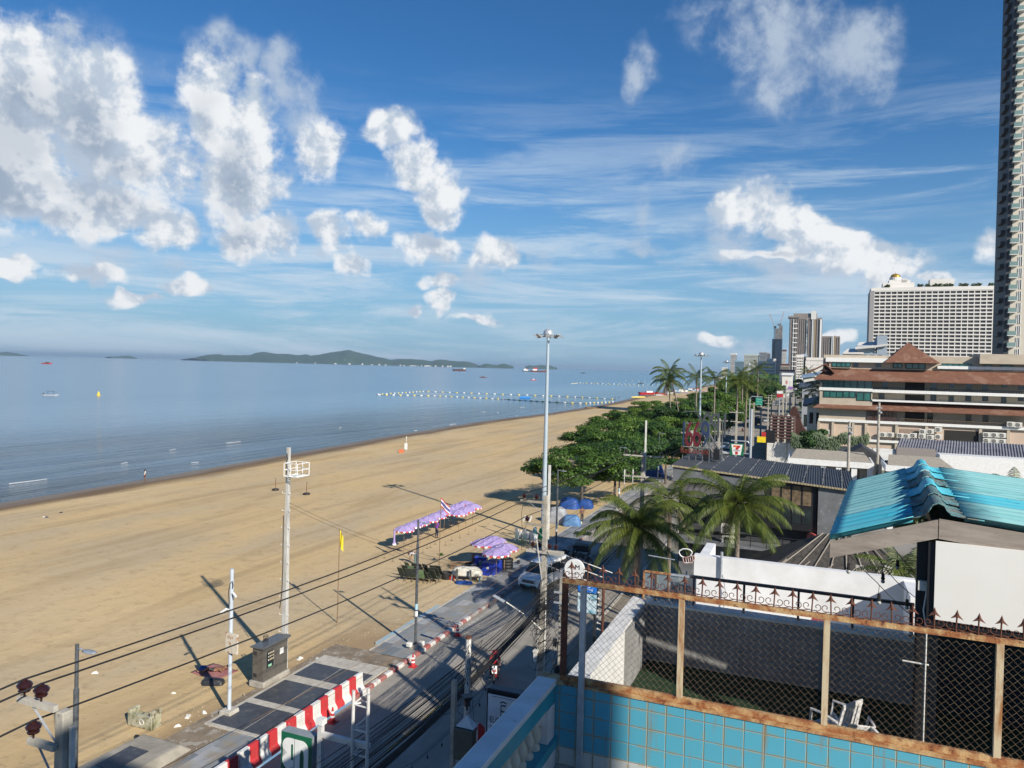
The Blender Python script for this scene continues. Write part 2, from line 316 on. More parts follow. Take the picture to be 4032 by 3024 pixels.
bb=MB(); sr_=[-4000,-80]+[a for a,_ in SHORE[1:]]+[6000,45000]
sheet('sea_water',sr_,[-60000,-3000,-400,lambda s:shore(s)+3.5],lambda s,t:-1.0,M_sea,False)
# breaking wavelets along the shore
m=mat('sea_foam',(.75,.76,.75),.7,(.55,.57,.58),3)
b=MB()
for i in range(12):
    s=R.uniform(40,430) if i%3 else R.uniform(60,180); dd=R.choice([1.5,7,12,17,23])+R.uniform(-1.5,1.5); ln=R.uniform(1.2,6); wd=R.uniform(.03,.08)*(1+s/250); k=6; ph=R.uniform(0,6); vs=[]
    for j in range(k+1):
        q=j/k; a=s+(q-.5)*ln; tt=shore(a)-dd-.25*sin(q*4+ph); e=wd*sin(pi*q)+.01
        vs+=[xy(a,tt-e,-.985),xy(a,tt,-.93),xy(a,tt+e*.6,-.985)]
    b.add(vs,[(3*j+c,3*j+c+1,3*j+c+4,3*j+c+3) for j in range(k) for c in (0,1)])
tag(b.build('sea_foam',m,smooth='all',recalc=False),'thin white foam on the small waves along the shore','foam',kind='stuff')
# land
m=smat('ground'); nt=m.node_tree; N=nt.nodes; L=nt.links; b=N['Principled BSDF']; b.inputs['Roughness'].default_value=.95
g=nd('ShaderNodeNewGeometry'); pr=g.outputs['Position']; n_=noise(pr,.25,7,.6).outputs['Fac']; c=mix(mrng(n_,.4,.6),(.27,.25,.22),(.2,.17,.13)); c=mix(mrng(noise(pr,.02,4).outputs['Fac'],.5,.6),c,(.1,.13,.06)); L.new(c,b.inputs['Base Color'])
M_ground=m
sheet('ground',[-300,0,300,900,1500,2500,9000,30000],[-13.2,0,200,3000,30000],lambda s,t:-.004+.108,M_ground,False)
# road
m=smat('road_asphalt'); nt=m.node_tree; N=nt.nodes; L=nt.links; b=N['Principled BSDF']; b.inputs['Roughness'].default_value=.85
g=nd('ShaderNodeNewGeometry'); pos=g.outputs['Position']; mp=nd('ShaderNodeMapping'); mp.inputs['Rotation'].default_value=(0,0,A); L.new(pos,mp.inputs['Vector']); pr=mp.outputs[0]
c=mix(mrng(noise(pr,.35,7,.65).outputs['Fac'],.35,.65),(.33,.3,.255),(.25,.23,.195)); c=mix(mrng(noise(vm('MULTIPLY',pr,(1.4,.07,0)).outputs[0],1.,5,.6).outputs['Fac'],.5,.7),c,(.18,.165,.145)); c=mix(mrng(noise(pr,.8,8,.7).outputs['Fac'],.6,.68),c,(.2,.185,.16)); L.new(c,b.inputs['Base Color'])
bp=nd('ShaderNodeBump'); bp.inputs['Strength'].default_value=.4; bp.inputs['Distance'].default_value=.03; L.new(noise(pr,9.,6,.7).outputs['Fac'],bp.inputs['Height']); L.new(bp.outputs[0],b.inputs['Normal'])
M_road=m
RS=[-60,0,40,80,150,250,400,700,1100]; 
sheet('road',RS,[-21.1,-17,-13.2],lambda s,t:0.,M_road,False)
M_pave=smat('promenade_paving'); m=M_pave; nt=m.node_tree; N=nt.nodes; L=nt.links; b=N['Principled BSDF']; b.inputs['Roughness'].default_value=.8
g=nd('ShaderNodeNewGeometry'); pos=g.outputs['Position']; mp=nd('ShaderNodeMapping'); mp.inputs['Rotation'].default_value=(0,0,A); L.new(pos,mp.inputs['Vector']); pr=mp.outputs[0]
def flo(v): return vm('FLOOR',v).outputs[0]
def wnz(v):
    n=nd('ShaderNodeTexWhiteNoise',noise_dimensions='2D'); L.new(v,n.inputs['Vector']); return n.outputs['Value']
s3=nd('ShaderNodeSeparateXYZ'); L.new(pr,s3.inputs[0])
row=mth('FLOOR',mth('MULTIPLY',s3.outputs[0],1.25)); ysh=mth('ADD',mth('MULTIPLY',s3.outputs[1],.8),mth('MULTIPLY',row,.37)); cbx=nd('ShaderNodeCombineXYZ'); L.new(row,cbx.inputs[0]); L.new(mth('FLOOR',ysh),cbx.inputs[1])
rnd=wnz(cbx.outputs[0]); c=mix(mrng(rnd,.25,.75),(.23,.245,.25),(.36,.37,.37)); c=mix(mth('MULTIPLY',mrng(rnd,.8,.81),.8),c,(.12,.14,.155))
cbs=nd('ShaderNodeCombineXYZ'); L.new(mth('FLOOR',mth('MULTIPLY',s3.outputs[0],3.33)),cbs.inputs[0]); L.new(mth('FLOOR',mth('MULTIPLY',s3.outputs[1],1.66)),cbs.inputs[1]); r2=wnz(cbs.outputs[0]); c=mix(mth('MULTIPLY',r2,.22),c,(.14,.15,.16))
c=mix(mth('MULTIPLY',mrng(noise(pr,.7,7,.65).outputs['Fac'],.5,.66),.75),c,(.27,.22,.155)); L.new(c,b.inputs['Base Color'])
sheet('promenade_pavement',[14,24,29.6],[-24.3,-22.6,-21.3],lambda s,t:.104,M_pave,False)
sheet('promenade_pavement',[37.2,60,100,150,250,400,700,1100],[-23.9,-22.6,-21.3],lambda s,t:.104,M_pave,False)
M_dirt=mat('compacted_dirt',(.25,.2,.14),.95,(.17,.13,.09),.8,bump=.4,bsc=5,c3=(.33,.3,.25),sc3=1.7,lo3=.55,hi3=.62)
sheet('dirt_path',[12,29.8,37.4],[-26.4,-24,-21.3],lambda s,t:.07,M_dirt,False)
# earth edging under the promenade and its pale border stones
bb=MB(); bb.M=Matrix.Rotation(-A,4,'Z'); bb.box(-24.02,-23.9,37.4,1100,-.4,.13); tag(bb.build('promenade_edging',M_conc2),kind='structure')
# red and white kerb blocks, one metre each
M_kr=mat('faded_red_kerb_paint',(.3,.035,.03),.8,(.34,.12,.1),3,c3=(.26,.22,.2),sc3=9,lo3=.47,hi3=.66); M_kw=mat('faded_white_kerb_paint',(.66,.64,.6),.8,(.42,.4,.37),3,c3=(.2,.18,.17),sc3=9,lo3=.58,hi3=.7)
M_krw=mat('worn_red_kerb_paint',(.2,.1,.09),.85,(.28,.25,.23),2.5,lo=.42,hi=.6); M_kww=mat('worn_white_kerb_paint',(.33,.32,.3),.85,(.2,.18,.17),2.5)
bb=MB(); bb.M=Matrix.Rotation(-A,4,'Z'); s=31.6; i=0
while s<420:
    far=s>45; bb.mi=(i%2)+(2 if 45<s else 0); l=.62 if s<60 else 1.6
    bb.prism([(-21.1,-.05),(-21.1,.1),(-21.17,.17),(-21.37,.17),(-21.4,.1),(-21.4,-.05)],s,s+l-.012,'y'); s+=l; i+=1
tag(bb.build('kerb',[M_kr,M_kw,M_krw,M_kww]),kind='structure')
bb=MB(); bb.M=Matrix.Rotation(-A,4,'Z'); bb.box(-13.25,-13.05,-40,19,-.1,.14); bb.box(-13.25,-13.05,46,1100,-.1,.14); tag(bb.build('kerb',M_conc2),kind='structure')
# pale blue worn border on the sand side, scattered stones in the dirt
bb=MB(); bb.M=Matrix.Rotation(-A,4,'Z'); bb.box(-24.35,-24.03,38.6,46.5,-.2,.12); tag(bb.build('promenade_edging',mat('worn_pale_blue_tile',(.26,.42,.5),.7,(.4,.4,.37),2.2,lo=.42,hi=.58)),kind='structure')
bb=MB(); rn=random.Random(17)
for i in range(420):
    s_=rn.uniform(26,47) if i%3 else rn.uniform(18,30); t_=rn.gauss(-25.6,.8) if i%2 else rn.uniform(-29,-24.3); r_=rn.uniform(.015,.05); p=xy(s_,t_); z_=.08 if (s_<37.3 and t_>-26.4) else zs(s_,t_); bb.M=Matrix.Translation((p.x,p.y,z_))@Matrix.Rotation(rn.uniform(0,6),4,'Z'); bb.add([(-r_,-r_*.7,0),(r_,-r_*.5,0),(r_*.8,r_*.8,0),(-r_*.6,r_*.6,0),(0,0,r_*1.1)],[(0,1,4),(1,2,4),(2,3,4),(3,0,4)])
tag(bb.build('gravel',mat('pale_rubble',(.42,.38,.3),.9,(.22,.18,.14),4)),'small stones and rubble scattered on the dirt beside the promenade','gravel',kind='stuff')
# painted lines
M_yl=mat('yellow_road_paint',(.55,.36,.04),.8,(.4,.28,.06),3,c3=(.14,.13,.11),sc3=8,lo3=.5,hi3=.6); M_wl=mat('white_road_paint',(.55,.54,.5),.8,(.3,.29,.27),3,c3=(.14,.13,.12),sc3=6,lo3=.52,hi3=.62)
bb=MB(); bb.M=Matrix.Rotation(-A,4,'Z')
for s in (18.6,23.4,28.2,31.4,35.2,39.8): bb.quad((-17.08,s,.004),(-16.94,s,.004),(-16.94,s+2.6,.004),(-17.08,s+2.6,.004))
s=57
while s<600: bb.quad((-17.08,s,.004),(-16.94,s,.004),(-16.94,s+(4 if s<110 else 9),.004),(-17.08,s+(4 if s<110 else 9),.004)); s+=9.5
tag(bb.build('road_marking',M_yl,recalc=False),kind='structure')
bb=MB(); bb.M=Matrix.Rotation(-A,4,'Z')
bb.quad((-20.75,42.,.004),(-20.62,42.,.004),(-20.62,52,.004),(-20.75,52,.004)); bb.quad((-18.6,62.5,.008),(-13.4,62.5,.008),(-13.4,62.75,.008),(-18.6,62.75,.008)); bb.quad((-17.0,110,.008),(-16.8,110,.008),(-16.8,190,.008),(-17.,190,.008))
tag(bb.build('road_marking',M_wl,recalc=False),kind='structure')
# islands on the horizon: (px ridge profile) traced, given real distance and depth
M_isl=mat('island_forest',(.025,.06,.045),.95,(.045,.085,.055),.004,c3=(.3,.27,.2),sc3=.01,lo3=.68,hi3=.72)
def island(prof,Y,dep,seed):
    rn=random.Random(seed); b=MB(); rows=9; n=len(prof); P2=[]
    fine=[]
    for (x0,y0),(x1,y1) in zip(prof,prof[1:]):
        k=max(2,int((x1-x0)/12)); 
        for j in range(k): q=j/k; fine.append((x0+(x1-x0)*q,y0+(y1-y0)*q+rn.uniform(-1.1,1.1)))
    fine.append(prof[-1]); vs=[]; n=len(fine)
    for i in range(rows):
        v=i/(rows-1)
        for (x,y) in fine:
            p=atY(x,y,Y); hgt=max(p.z+1,1); env=sin(pi*v)**.7 if 0<v<1 else 0
            vs.append((p.x*(1+(v-.5)*dep/Y),Y+(v-.5)*dep*min(1,.3+hgt/120),-1.5+(hgt+.5)*env*(1 if i==rows//2 else rn.uniform(.72,.98))))
    b.add(vs,[(i*n+j,i*n+j+1,(i+1)*n+j+1,(i+1)*n+j) for i in range(rows-1) for j in range(n-1)])
    tag(b.build('hills',M_isl,smooth='all'),kind='structure')
k=2100/2212
def q(*pts): return [(x*k,1250+y*k) for x,y in pts]
island(q((795,170),(820,163),(860,155),(890,152),(930,156),(1000,157),(1040,155),(1065,147),(1090,142),(1120,147),(1150,152),(1190,151),(1230,157),(1260,155),(1270,152),(1290,159),(1310,155),(1330,154),(1370,144),(1400,141),(1425,137),(1450,135),(1480,143),(1510,151),(1560,162),(1620,175),(1660,172),(1700,172),(1740,176),(1790,180),(1815,175),(1850,176),(1890,181),(1950,184),(1985,198)),9000,1500,1)
island(q((1985,199),(2010,193),(2030,193),(2060,197),(2090,191),(2130,202)),8600,500,2)
island([(1900+x*.4823,1200+y*.4823) for x,y in ((350,505),(380,494),(430,498),(480,493),(560,498),(605,512))],9500,600,3)
island(q((-60,150),(0,146),(30,142),(60,147),(90,153)),11000,700,4); island(q((450,162),(490,161),(525,157),(555,164)),12000,500,5)
# tiny pale resort buildings on the island shore would be a few pixels: one patchy band of houses
M_hs=mat('island_houses',(.6,.58,.54),.9,(.4,.38,.34),.05); rn=random.Random(3)
for i in range(26):
    x=rn.choice([rn.uniform(1180,1560),rn.uniform(1560,1790)])*1.0; p=atY(x,1443 if x>1500 else 1436,8450); b=MB(); ww=rn.uniform(8,26); hh=rn.uniform(6,14); b.prism([(-ww/2,0),(ww/2,0),(ww/2,hh),(0,hh+3),(-ww/2,hh)],-6,6,'y')
    o=b.build('island_house',M_hs); o.location=(p.x,8200+rn.uniform(-60,60),-1); tag(o,'tiny pale house among the row on the far island shore','house','pale houses along the far island shore')
def RB(s0=0,t0=0,z0=0): b=MB(); b.M=Matrix.Translation((-t0,-s0,-z0)); return b
# ------------------------------------------------------------------ materials of the terrace
def tilemat(name,cb_,cw,zsplit,size=.203,off=(0,0)):
    m=smat(name); global nt,N,L; nt=m.node_tree; N=nt.nodes; L=nt.links; b=N['Principled BSDF']; b.inputs['Roughness'].default_value=.28
    tc=nd('ShaderNodeTexCoord'); v=vm('ADD',tc.outputs['Object'],(off[0],0,off[1])).outputs[0]; v=vm('MULTIPLY',v,(1/size,1/size,1/size)).outputs[0]; s=nd('ShaderNodeSeparateXYZ'); L.new(v,s.inputs[0])
    e=[]
    for o in (s.outputs[0],s.outputs[2]): f=mth('FRACT',o); e.append(mth('MINIMUM',f,mth('SUBTRACT',1.,f)))
    ed=mth('MINIMUM',e[0],e[1]); nz=noise(tc.outputs['Object'],6.,5,.6).outputs['Fac']; nz2=noise(vm('MULTIPLY',tc.outputs['Object'],(9.,9.,.8)).outputs[0],1.,4,.6).outputs['Fac']
    cc=nd('ShaderNodeCombineXYZ'); L.new(mth('FLOOR',s.outputs[0]),cc.inputs[0]); L.new(mth('FLOOR',s.outputs[2]),cc.inputs[1]); wn_=nd('ShaderNodeTexWhiteNoise',noise_dimensions='2D'); L.new(cc.outputs[0],wn_.inputs['Vector'])
    up=mrng(s.outputs[2],zsplit-.01,zsplit+.01); base=mix(up,cw,cb_); base=mix(mth('MULTIPLY',wn_.outputs['Value'],.3),base,tuple(x*.75 for x in cb_) if False else (.07,.3,.42) if cb_[2]>.3 else cb_)
    halo=mrng(mth('ADD',ed,mth('MULTIPLY_ADD',nz,.5,-.25)),.19,.0); base=mix(mth('MULTIPLY',halo,mth('MULTIPLY',mrng(nz,.42,.6),.75)),base,(.3,.24,.1)); base=mix(mth('MULTIPLY',mrng(nz2,.58,.74),.55),base,(.26,.15,.05))
    base=mix(mrng(ed,.024,.014),base,(.32,.25,.14)); L.new(base,b.inputs['Base Color']); L.new(mrng(ed,.028,.018,.28,.9),b.inputs['Roughness'])
    bp=nd('ShaderNodeBump'); bp.inputs['Strength'].default_value=.5; bp.inputs['Distance'].default_value=.01; L.new(mrng(ed,.0,.04),bp.inputs['Height']); L.new(bp.outputs[0],b.inputs['Normal']); return m
M_tile=tilemat('blue_glazed_tiles',(.09,.36,.47),(.55,.53,.48),1.05,off=(.0,0))
M_tealtile=tilemat('teal_glazed_tiles',(.02,.3,.36),(.02,.3,.36),-9)
M_rail=mat('white_glazed_coping',(.6,.6,.62),.35,(.48,.47,.46),2.5,c3=(.3,.26,.2),sc3=8,lo3=.64,hi3=.72)
M_bal=mat('cream_baluster_paint',(.5,.46,.38),.65,(.38,.34,.27),4,bump=.15)
M_floor=mat('stained_terrace_floor',(.4,.37,.32),.8,(.2,.16,.1),3,lo=.45,hi=.6,c3=(.05,.035,.02),sc3=6,lo3=.58,hi3=.62)
FZ=12.45
hb=rthing('hotel_building','tall pale hotel with a blue tiled terrace, the one the photo is taken from','building',0,0,0)
b=RB(); b.box(-2.9,9.,-14,8.12,0,FZ-.14); b.box(7.5,11.8,-14,-1.2,FZ-.14,24); b.build('wall',mat('hotel_render',(.6,.58,.53),.85,(.5,.48,.43),1.),hb)  # unseen upper block behind the camera, shaped to shade the tiled parapet's left end
b=RB(); b.box(-2.9,9.,-1.2,8.12,FZ-.14,FZ); b.build('terrace_floor',M_floor,hb)
b=RB(); b.box(-2.9,9,8.12,8.3,FZ-.14,13.37); o=b.build('tiled_parapet',M_tile,hb); 
o.location=(0,0,FZ); 
for v in o.data.vertices: v.co.z-=FZ
b=RB(); b.box(-2.9,9,8.105,8.32,13.372,13.395); b.build('coping',M_rust,hb)
# balustrade on the street side
b=RB(); b.box(-2.9,-2.67,-1.1,8.1,13.36,13.43); b.build('handrail',M_rail,hb,bevel=.012)
b=RB(); b.box(-2.88,-2.69,-1.1,8.08,13.17,13.357); b.build('handrail_apron',mat('teal_glaze',(.03,.27,.34),.4,(.02,.22,.29),3,c3=(.16,.14,.09),sc3=5,lo3=.66,hi3=.74),hb)
b=RB(); b.box(-2.88,-2.66,-1.1,8.09,FZ-.14,FZ+.22); b.build('plinth',M_rail,hb)
b=RB(); b.box(-2.89,-2.64,-1.1,8.085,FZ+.223,FZ+.33); b.build('plinth_trim',mat('teal_glaze',(.03,.27,.34),.4,(.02,.22,.29),3,c3=(.16,.14,.09),sc3=5,lo3=.66,hi3=.74),hb)
b=RB(); b.box(-2.87,-2.68,7.84,8.075,FZ+.333,13.167); b.build('corner_pier',M_rail,hb)
prof=[(.055,0),(.055,.04),(.04,.05),(.03,.07),(.05,.1),(.062,.15),(.058,.2),(.04,.26),(.027,.31),(.024,.33),(.038,.345),(.038,.36),(.026,.375),(.036,.39),(.05,.4)]
s=7.7
while s>-.6:
    b=RB(); b.lathe([(r*1.2,z*.96) for r,z in prof],(-2.785,s,FZ+.333),14); b.build('baluster',M_bal,hb,smooth=True); s-=.205
# ------------------------------------------------------------------ chain-link fence with wrought spears, standing on the parapet
FT=14.57; FB=13.42; FS=8.2
fe=rthing('chain_link_fence','rusty chain-link fence with iron spearheads on top, standing on the blue tiled parapet','fence',FS,-2.65,FB)
def FBm(): return RB(FS,-2.65,FB)
b=FBm(); b.box(-2.66,7.2,FS-.025,FS+.025,FT-.05,FT); b.build('top_rail',M_rust,fe)
b=FBm(); b.box(-2.66,7.2,FS-.03,FS+.03,13.397,FB+.03); b.build('bottom_rail',M_rust,fe)
for x,y in ((2680,2560),(3250,2670),(3930,2780)):
    t=onS(x,y,FS)[0]; b=FBm(); b.box(t-.03,t+.03,FS-.028,FS+.028,FB+.03,FT-.05); b.build('post',mat('rusty_cream_post_paint',(.52,.43,.28),.7,(.3,.13,.04),4,lo=.45,hi=.65,stretch=(3,3,.6)),fe)
b=FBm(); b.box(-2.66,-2.6,FS-.03,FS+.03,FB+.03,FT-.05); b.build('corner_post',M_rustd,fe)
b=RB(FS,-2.65,FB); b.box(-2.40,-2.34,FS-.16,FS-.1,FZ,FT-.03); o=b.build('brace_post',M_galv,fe); o['label']='grey steel brace post set inside the corner'
b=FBm(); p_=.036; n=int(6.6/p_); dz=.037; m_=int((FT-.05-FB-.03)/dz)
for i in range(n):
    pts=[(-2.59+(i+((j+i)%2)*1.06)*p_,FS+(.003 if j%2 else -.003),FB+.03+j*dz) for j in range(m_+1)]; b.tube(pts,.0023,3,False)
b.build('wire_mesh',mat('rusty_wire',(.3,.24,.15),.6,(.16,.09,.05),20,metal=.4),fe,recalc=False)
t=-2.55; k=0
def spear():
    b=MB(); b.tube([(0,0,0),(0,0,.14)],.008,6)
    b.add([(-.056,-.008,.122),(0,-.018,.145),(.056,-.008,.122),(.018,0,.165),(0,0,.215),(-.018,0,.165),(0,.018,.145)],[(0,1,4,5),(1,2,3,4),(2,6,4,3),(6,0,5,4),(0,6,2,1)])
    return b
def scrolls():
    b=MB()
    for sg in (-1,1):
        pts=[(sg*(.004+.0*i),0,.02) for i in range(1)]
        for i in range(15):
            a=-1.9+i*.43; r=.040-.0019*i; pts.append((sg*(.052+r*cos(a)),0,.062+r*sin(a)))
        b.tube(pts,.0042,5)
        b.tube([(sg*.02,0,.028),(sg*.06,0,.012),(sg*.12,0,.004)],.0042,5)
    return b
sp0=None
while t<4.4:
    if sp0 is None:
        sp0=spear().build('spearhead',M_rustd,fe); sc0=scrolls().build('scroll',M_rustd,sp0)
        o=sp0
    else:
        o=sp0.copy(); COL.objects.link(o); c2=sc0.copy(); COL.objects.link(c2); c2.parent=o
    o.location=(t+2.65,R.uniform(-.004,.004),FT-FB); o.rotation_euler=(R.uniform(-.06,.06),R.uniform(-.05,.05),R.uniform(-.12,.12)); t+=.183
# ------------------------------------------------------------------ neighbouring terrace
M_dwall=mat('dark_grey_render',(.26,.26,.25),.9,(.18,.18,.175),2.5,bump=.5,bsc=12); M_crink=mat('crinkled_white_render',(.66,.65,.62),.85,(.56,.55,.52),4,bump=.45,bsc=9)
M_turf=mat('artificial_turf',(.005,.03,.008),.95,(.008,.048,.012),6,bump=1.,bsc=90)
nb=rthing('terrace_building','white building with a dark walled roof terrace of green artificial turf, directly behind the fence','building',14,0,0)
def NB(): return RB(14,0)
b=NB(); b.box(-3.2,8,8.45,14.34,0,10.8); b.box(-3.4,8,14.34,24,0,9.2); b.box(-3.6,8,24,34,0,8.5); b.box(-3.2,8,8.45,14.05,10.8,11.38); b.build('wall',M_dirtywhite,nb)
b=NB(); b.box(5.4,8,8.7,11.0,11.505,16.2); b.build('stair_tower',M_dirtywhite,nb)  # unseen block added right of the view to shade the dark parapet
b=NB(); b.box(-2.9,8,8.45,14.05,11.385,11.5); b.build('turf_floor',M_turf,nb)
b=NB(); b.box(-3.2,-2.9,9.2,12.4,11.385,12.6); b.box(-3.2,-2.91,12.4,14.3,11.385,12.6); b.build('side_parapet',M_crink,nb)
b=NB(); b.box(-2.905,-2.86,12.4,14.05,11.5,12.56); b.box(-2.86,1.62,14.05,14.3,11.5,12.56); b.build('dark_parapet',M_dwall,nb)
b=NB(); b.box(-2.9,1.7,14.03,14.34,12.563,12.61); b.build('parapet_coping',M_dirtywhite,nb)
b=NB(); b.box(-3.4,8,14.35,24,9.2,9.35); b.build('roof_slab',M_conc2,nb)
b=NB(); b.box(-3.45,2.75,24,24.25,9.35,11.2); b.box(-3.45,-3.15,24.25,27,9.2,10.95); b.box(2.45,2.75,22.3,24,9.35,11.15); b.build('white_parapet',mat('white_render',(.74,.74,.74),.8,(.62,.62,.61),1.2),nb)
b=NB()
for t in (-2.75,-2.03,-1.13,-.2,.68,1.57): b.box(t-.02,t+.02,14.17,14.21,12.61,13.13)
b.box(-2.1,1.62,14.16,14.22,13.13,13.18); 
rl=b.build('railing',mat('dark_steel_rail',(.05,.045,.05),.5,(.12,.05,.035),4,lo=.5,hi=.65),nb)
b=NB(); b.tube([(-2.6,23.93,11.4),(-2.6,23.93,10.6)],.04,8); b.tube([(-2.55,23.9,10.7),(-2.45,23.9,10.2),(-2.5,23.9,9.6)],.018,6); b.build('drain_pipe',M_galv,nb)
# transparent advert panel at the terrace corner
sg=rthing('glass_sign','clear panel sign with raised grey letters in a half rusty frame','sign',14.2,-2.5,12.61)
b=RB(14.2,-2.5,12.61); t0,z1=onS(2540,2245,14.2); t1,_=onS(2735,2290,14.2)
b.box(t0,t1,14.19,14.2,12.64,z1-.03); 
gm=smat('clear_panel'); nt=gm.node_tree; N=nt.nodes; L=nt.links; g_=N['Principled BSDF']; g_.inputs['Base Color'].default_value=(.35,.42,.45,1); g_.inputs['Alpha'].default_value=.3; g_.inputs['Roughness'].default_value=.15
b.build('panel',gm,sg)
b=RB(14.2,-2.5,12.61); b.box(t0-.03,t0,14.17,14.22,12.61,z1); b.box(t0-.03,t0+.5,14.17,14.22,z1-.03,z1); b.build('frame',M_rust,sg)
b=RB(14.2,-2.5,12.61); b.box(t1,t1+.03,14.17,14.22,12.61,z1); b.box(t0+.5,t1+.03,14.17,14.22,z1-.031,z1-.001); b.build('frame',M_galv,sg)
lm=mat('raised_grey_letter',(.16,.18,.2),.4)
text('The','lettering',.26,lm,sg,(t1-.25+2.5,-.03,z1-.22-12.61),(pi/2,0,0),.012); text('Alcohol','lettering',.2,lm,sg,((t0+t1)/2+.1+2.5,-.03,z1-.48-12.61),(pi/2,0,0),.012); text('Katie','lettering',.26,lm,sg,(t0+.32+2.5,-.03,.16),(pi/2,0,0),.012)
# beer mug tube sign
p=atY(2703,2190,15.2)
mg=thing('mug_sign','outline sign of a foaming beer mug in bent white tube beside the white parapet','sign',p,-A)
k=15.2/2930
def trc(pts,cx,cy): return [((x-cx)*.3617*k,0,-(y-cy)*.3617*k) for x,y in pts]
pf=[(1500,165),(1480,160),(1465,150),(1455,135),(1447,118),(1455,95),(1475,85),(1488,75),(1510,72),(1535,70),(1560,75),(1578,85),(1590,100),(1585,118),(1575,128),(1578,142)]
b=MB(); b.tube(trc(pf,1530,150),.013,6); b.build('foam_outline',M_white,mg,smooth=True)
pm=[(1488,165),(1500,210),(1512,228),(1598,210),(1600,190),(1590,140),(1560,148),(1530,165),(1488,165)]
b=MB(); b.tube(trc(pm,1530,150),.013,6); b.tube(trc([(1594,135),(1610,140),(1616,165),(1612,185),(1600,190)],1530,150),.013,6); b.tube(trc([(1520,170),(1530,215)],1530,150),.012,6); b.tube(trc([(1545,165),(1556,210)],1530,150),.012,6); b.tube(trc([(1568,160),(1578,205)],1530,150),.012,6); b.build('mug_outline',mat('mug_tube',(.65,.6,.58),.4,(.3,.12,.08),9),mg,smooth=True)
b=MB(); b.tube([(-.25,.06,-.12),(-.8,.1,-.1)],.012,6); b.tube([(0,.05,-.3),(0,.08,-1.8)],.02,6); b.build('bracket',M_galv,mg)
# ------------------------------------------------------------------ pavilion with turquoise roof
rot=radians(4.6)
M_cy=mat('turquoise_roof_paint',(.06,.46,.58),.6,(.1,.42,.5),2,c3=(.015,.25,.36),sc3=5,lo3=.62,hi3=.75); M_te=mat('faded_teal_roof_paint',(.19,.46,.46),.7,(.25,.5,.5),1.3,stretch=(.4,3,1),c3=(.05,.16,.18),sc3=7,lo3=.6,hi3=.75)
M_lic=mat('lichened_teal_tile',(.09,.3,.34),.85,(.16,.17,.15),5,lo=.42,hi=.56,stretch=(1.2,4,1),c3=(.03,.03,.03),sc3=9,lo3=.52,hi3=.6,bump=.5); M_fas=mat('weathered_fibre_board',(.36,.31,.26),.8,(.24,.2,.165),1.4,stretch=(1,1,7),c3=(.12,.1,.08),sc3=11,lo3=.62,hi3=.72)
pv=thing('pavilion','open shelter with a turquoise corrugated gable roof and a black post','pavilion',xy(10.8,1.47,11.5),-A-rot)
O=lambda: MB()      # local x right, y away along the ridge, z up from the terrace floor
ZR=3.76; YL=5.9
def corr(x0,z0,x1,z1,y0,y1,per=.34,amp=.05,n=8,seed=0):
    b=MB(); k=int((y1-y0)/per*n); m=6; vs=[]
    for i in range(k+1):
        y=y0+(y1-y0)*i/k; hh=amp*cos(2*pi*i/n)
        for j in range(m+1): q=j/m; vs.append((x0+(x1-x0)*q,y,z0+(z1-z0)*q+hh))
    b.add(vs,[(i*(m+1)+j,i*(m+1)+j+1,(i+1)*(m+1)+j+1,(i+1)*(m+1)+j) for i in range(k) for j in range(m)]); return b
def solid(o,th=.01): md=o.modifiers.new('t','SOLIDIFY'); md.thickness=th
cuts=[(0,1.36,M_cy),(1.36,2.38,M_te),(2.38,3.4,M_te),(3.4,4.42,M_cy if False else M_te),(4.42,5.78,M_te)]
for i,(a,c_2,m) in enumerate(cuts):
    o=corr(-1.27,ZR-.46,-.28,ZR-.1,a,c_2+.02).build('roof_sheet',m,pv,smooth='all'); solid(o); o.location=(0,0,-.004*i)
    m2=[M_te,M_cy,M_te,M_te,M_te][i]
    o=corr(.3,ZR-.03,3.0,ZR-.24,a,c_2+.02).build('roof_sheet',m2,pv,smooth='all'); solid(o); o.location=(0,0,-.004*i)
for i in range(6):          # overlapping lichened ridge caps
    a=i*.98; b=MB(); vs=[]; K=24; seg=6
    prof_=[(-.36,-.13),(-.24,-.1),(-.14,-.05),(-.1,.03),(-.07,.09),(0,.12),(.07,.09),(.1,.03),(.15,-.03),(.26,-.045),(.5,-.06)]
    for j in range(seg*8+1):
        y=a+1.04*j/(seg*8); wv=.012*cos(2*pi*j/16)
        for n_,(x,z) in enumerate(prof_): fl=abs(x)>.12; vs.append((x,y,ZR+z+(wv if fl else 0)+.03*(1-j/(seg*8))))
    w_=len(prof_); b.add(vs,[(j*w_+c,j*w_+c+1,(j+1)*w_+c+1,(j+1)*w_+c) for j in range(seg*8) for c in range(w_-1)])
    o=b.build('ridge_tile',[M_lic,M_lic,M_cy,M_lic,M_cy,M_cy][i],pv,smooth='all'); solid(o,.014)
b=O(); b.add([(-1.25,-.03,ZR-.72),(-1.25,-.03,ZR-.5),(0,-.03,ZR-.06),(0,-.03,ZR-.3),(-1.25,0,ZR-.72),(-1.25,0,ZR-.5),(0,0,ZR-.06),(0,0,ZR-.3)],[(0,1,2,3),(7,6,5,4),(0,4,5,1),(1,5,6,2),(3,2,6,7),(0,3,7,4)]); b.build('gable_board',M_fas,pv)
b=O(); b.add([(.01,-.034,ZR-.3),(.01,-.034,ZR-.05),(3.0,-.034,ZR-.29),(3.0,-.034,ZR-.57),(.01,0,ZR-.3),(.01,0,ZR-.05),(3.0,0,ZR-.29),(3.0,0,ZR-.57)],[(0,1,2,3),(7,6,5,4),(0,4,5,1),(1,5,6,2),(3,2,6,7),(0,3,7,4)]); b.build('gable_board',M_fas,pv)
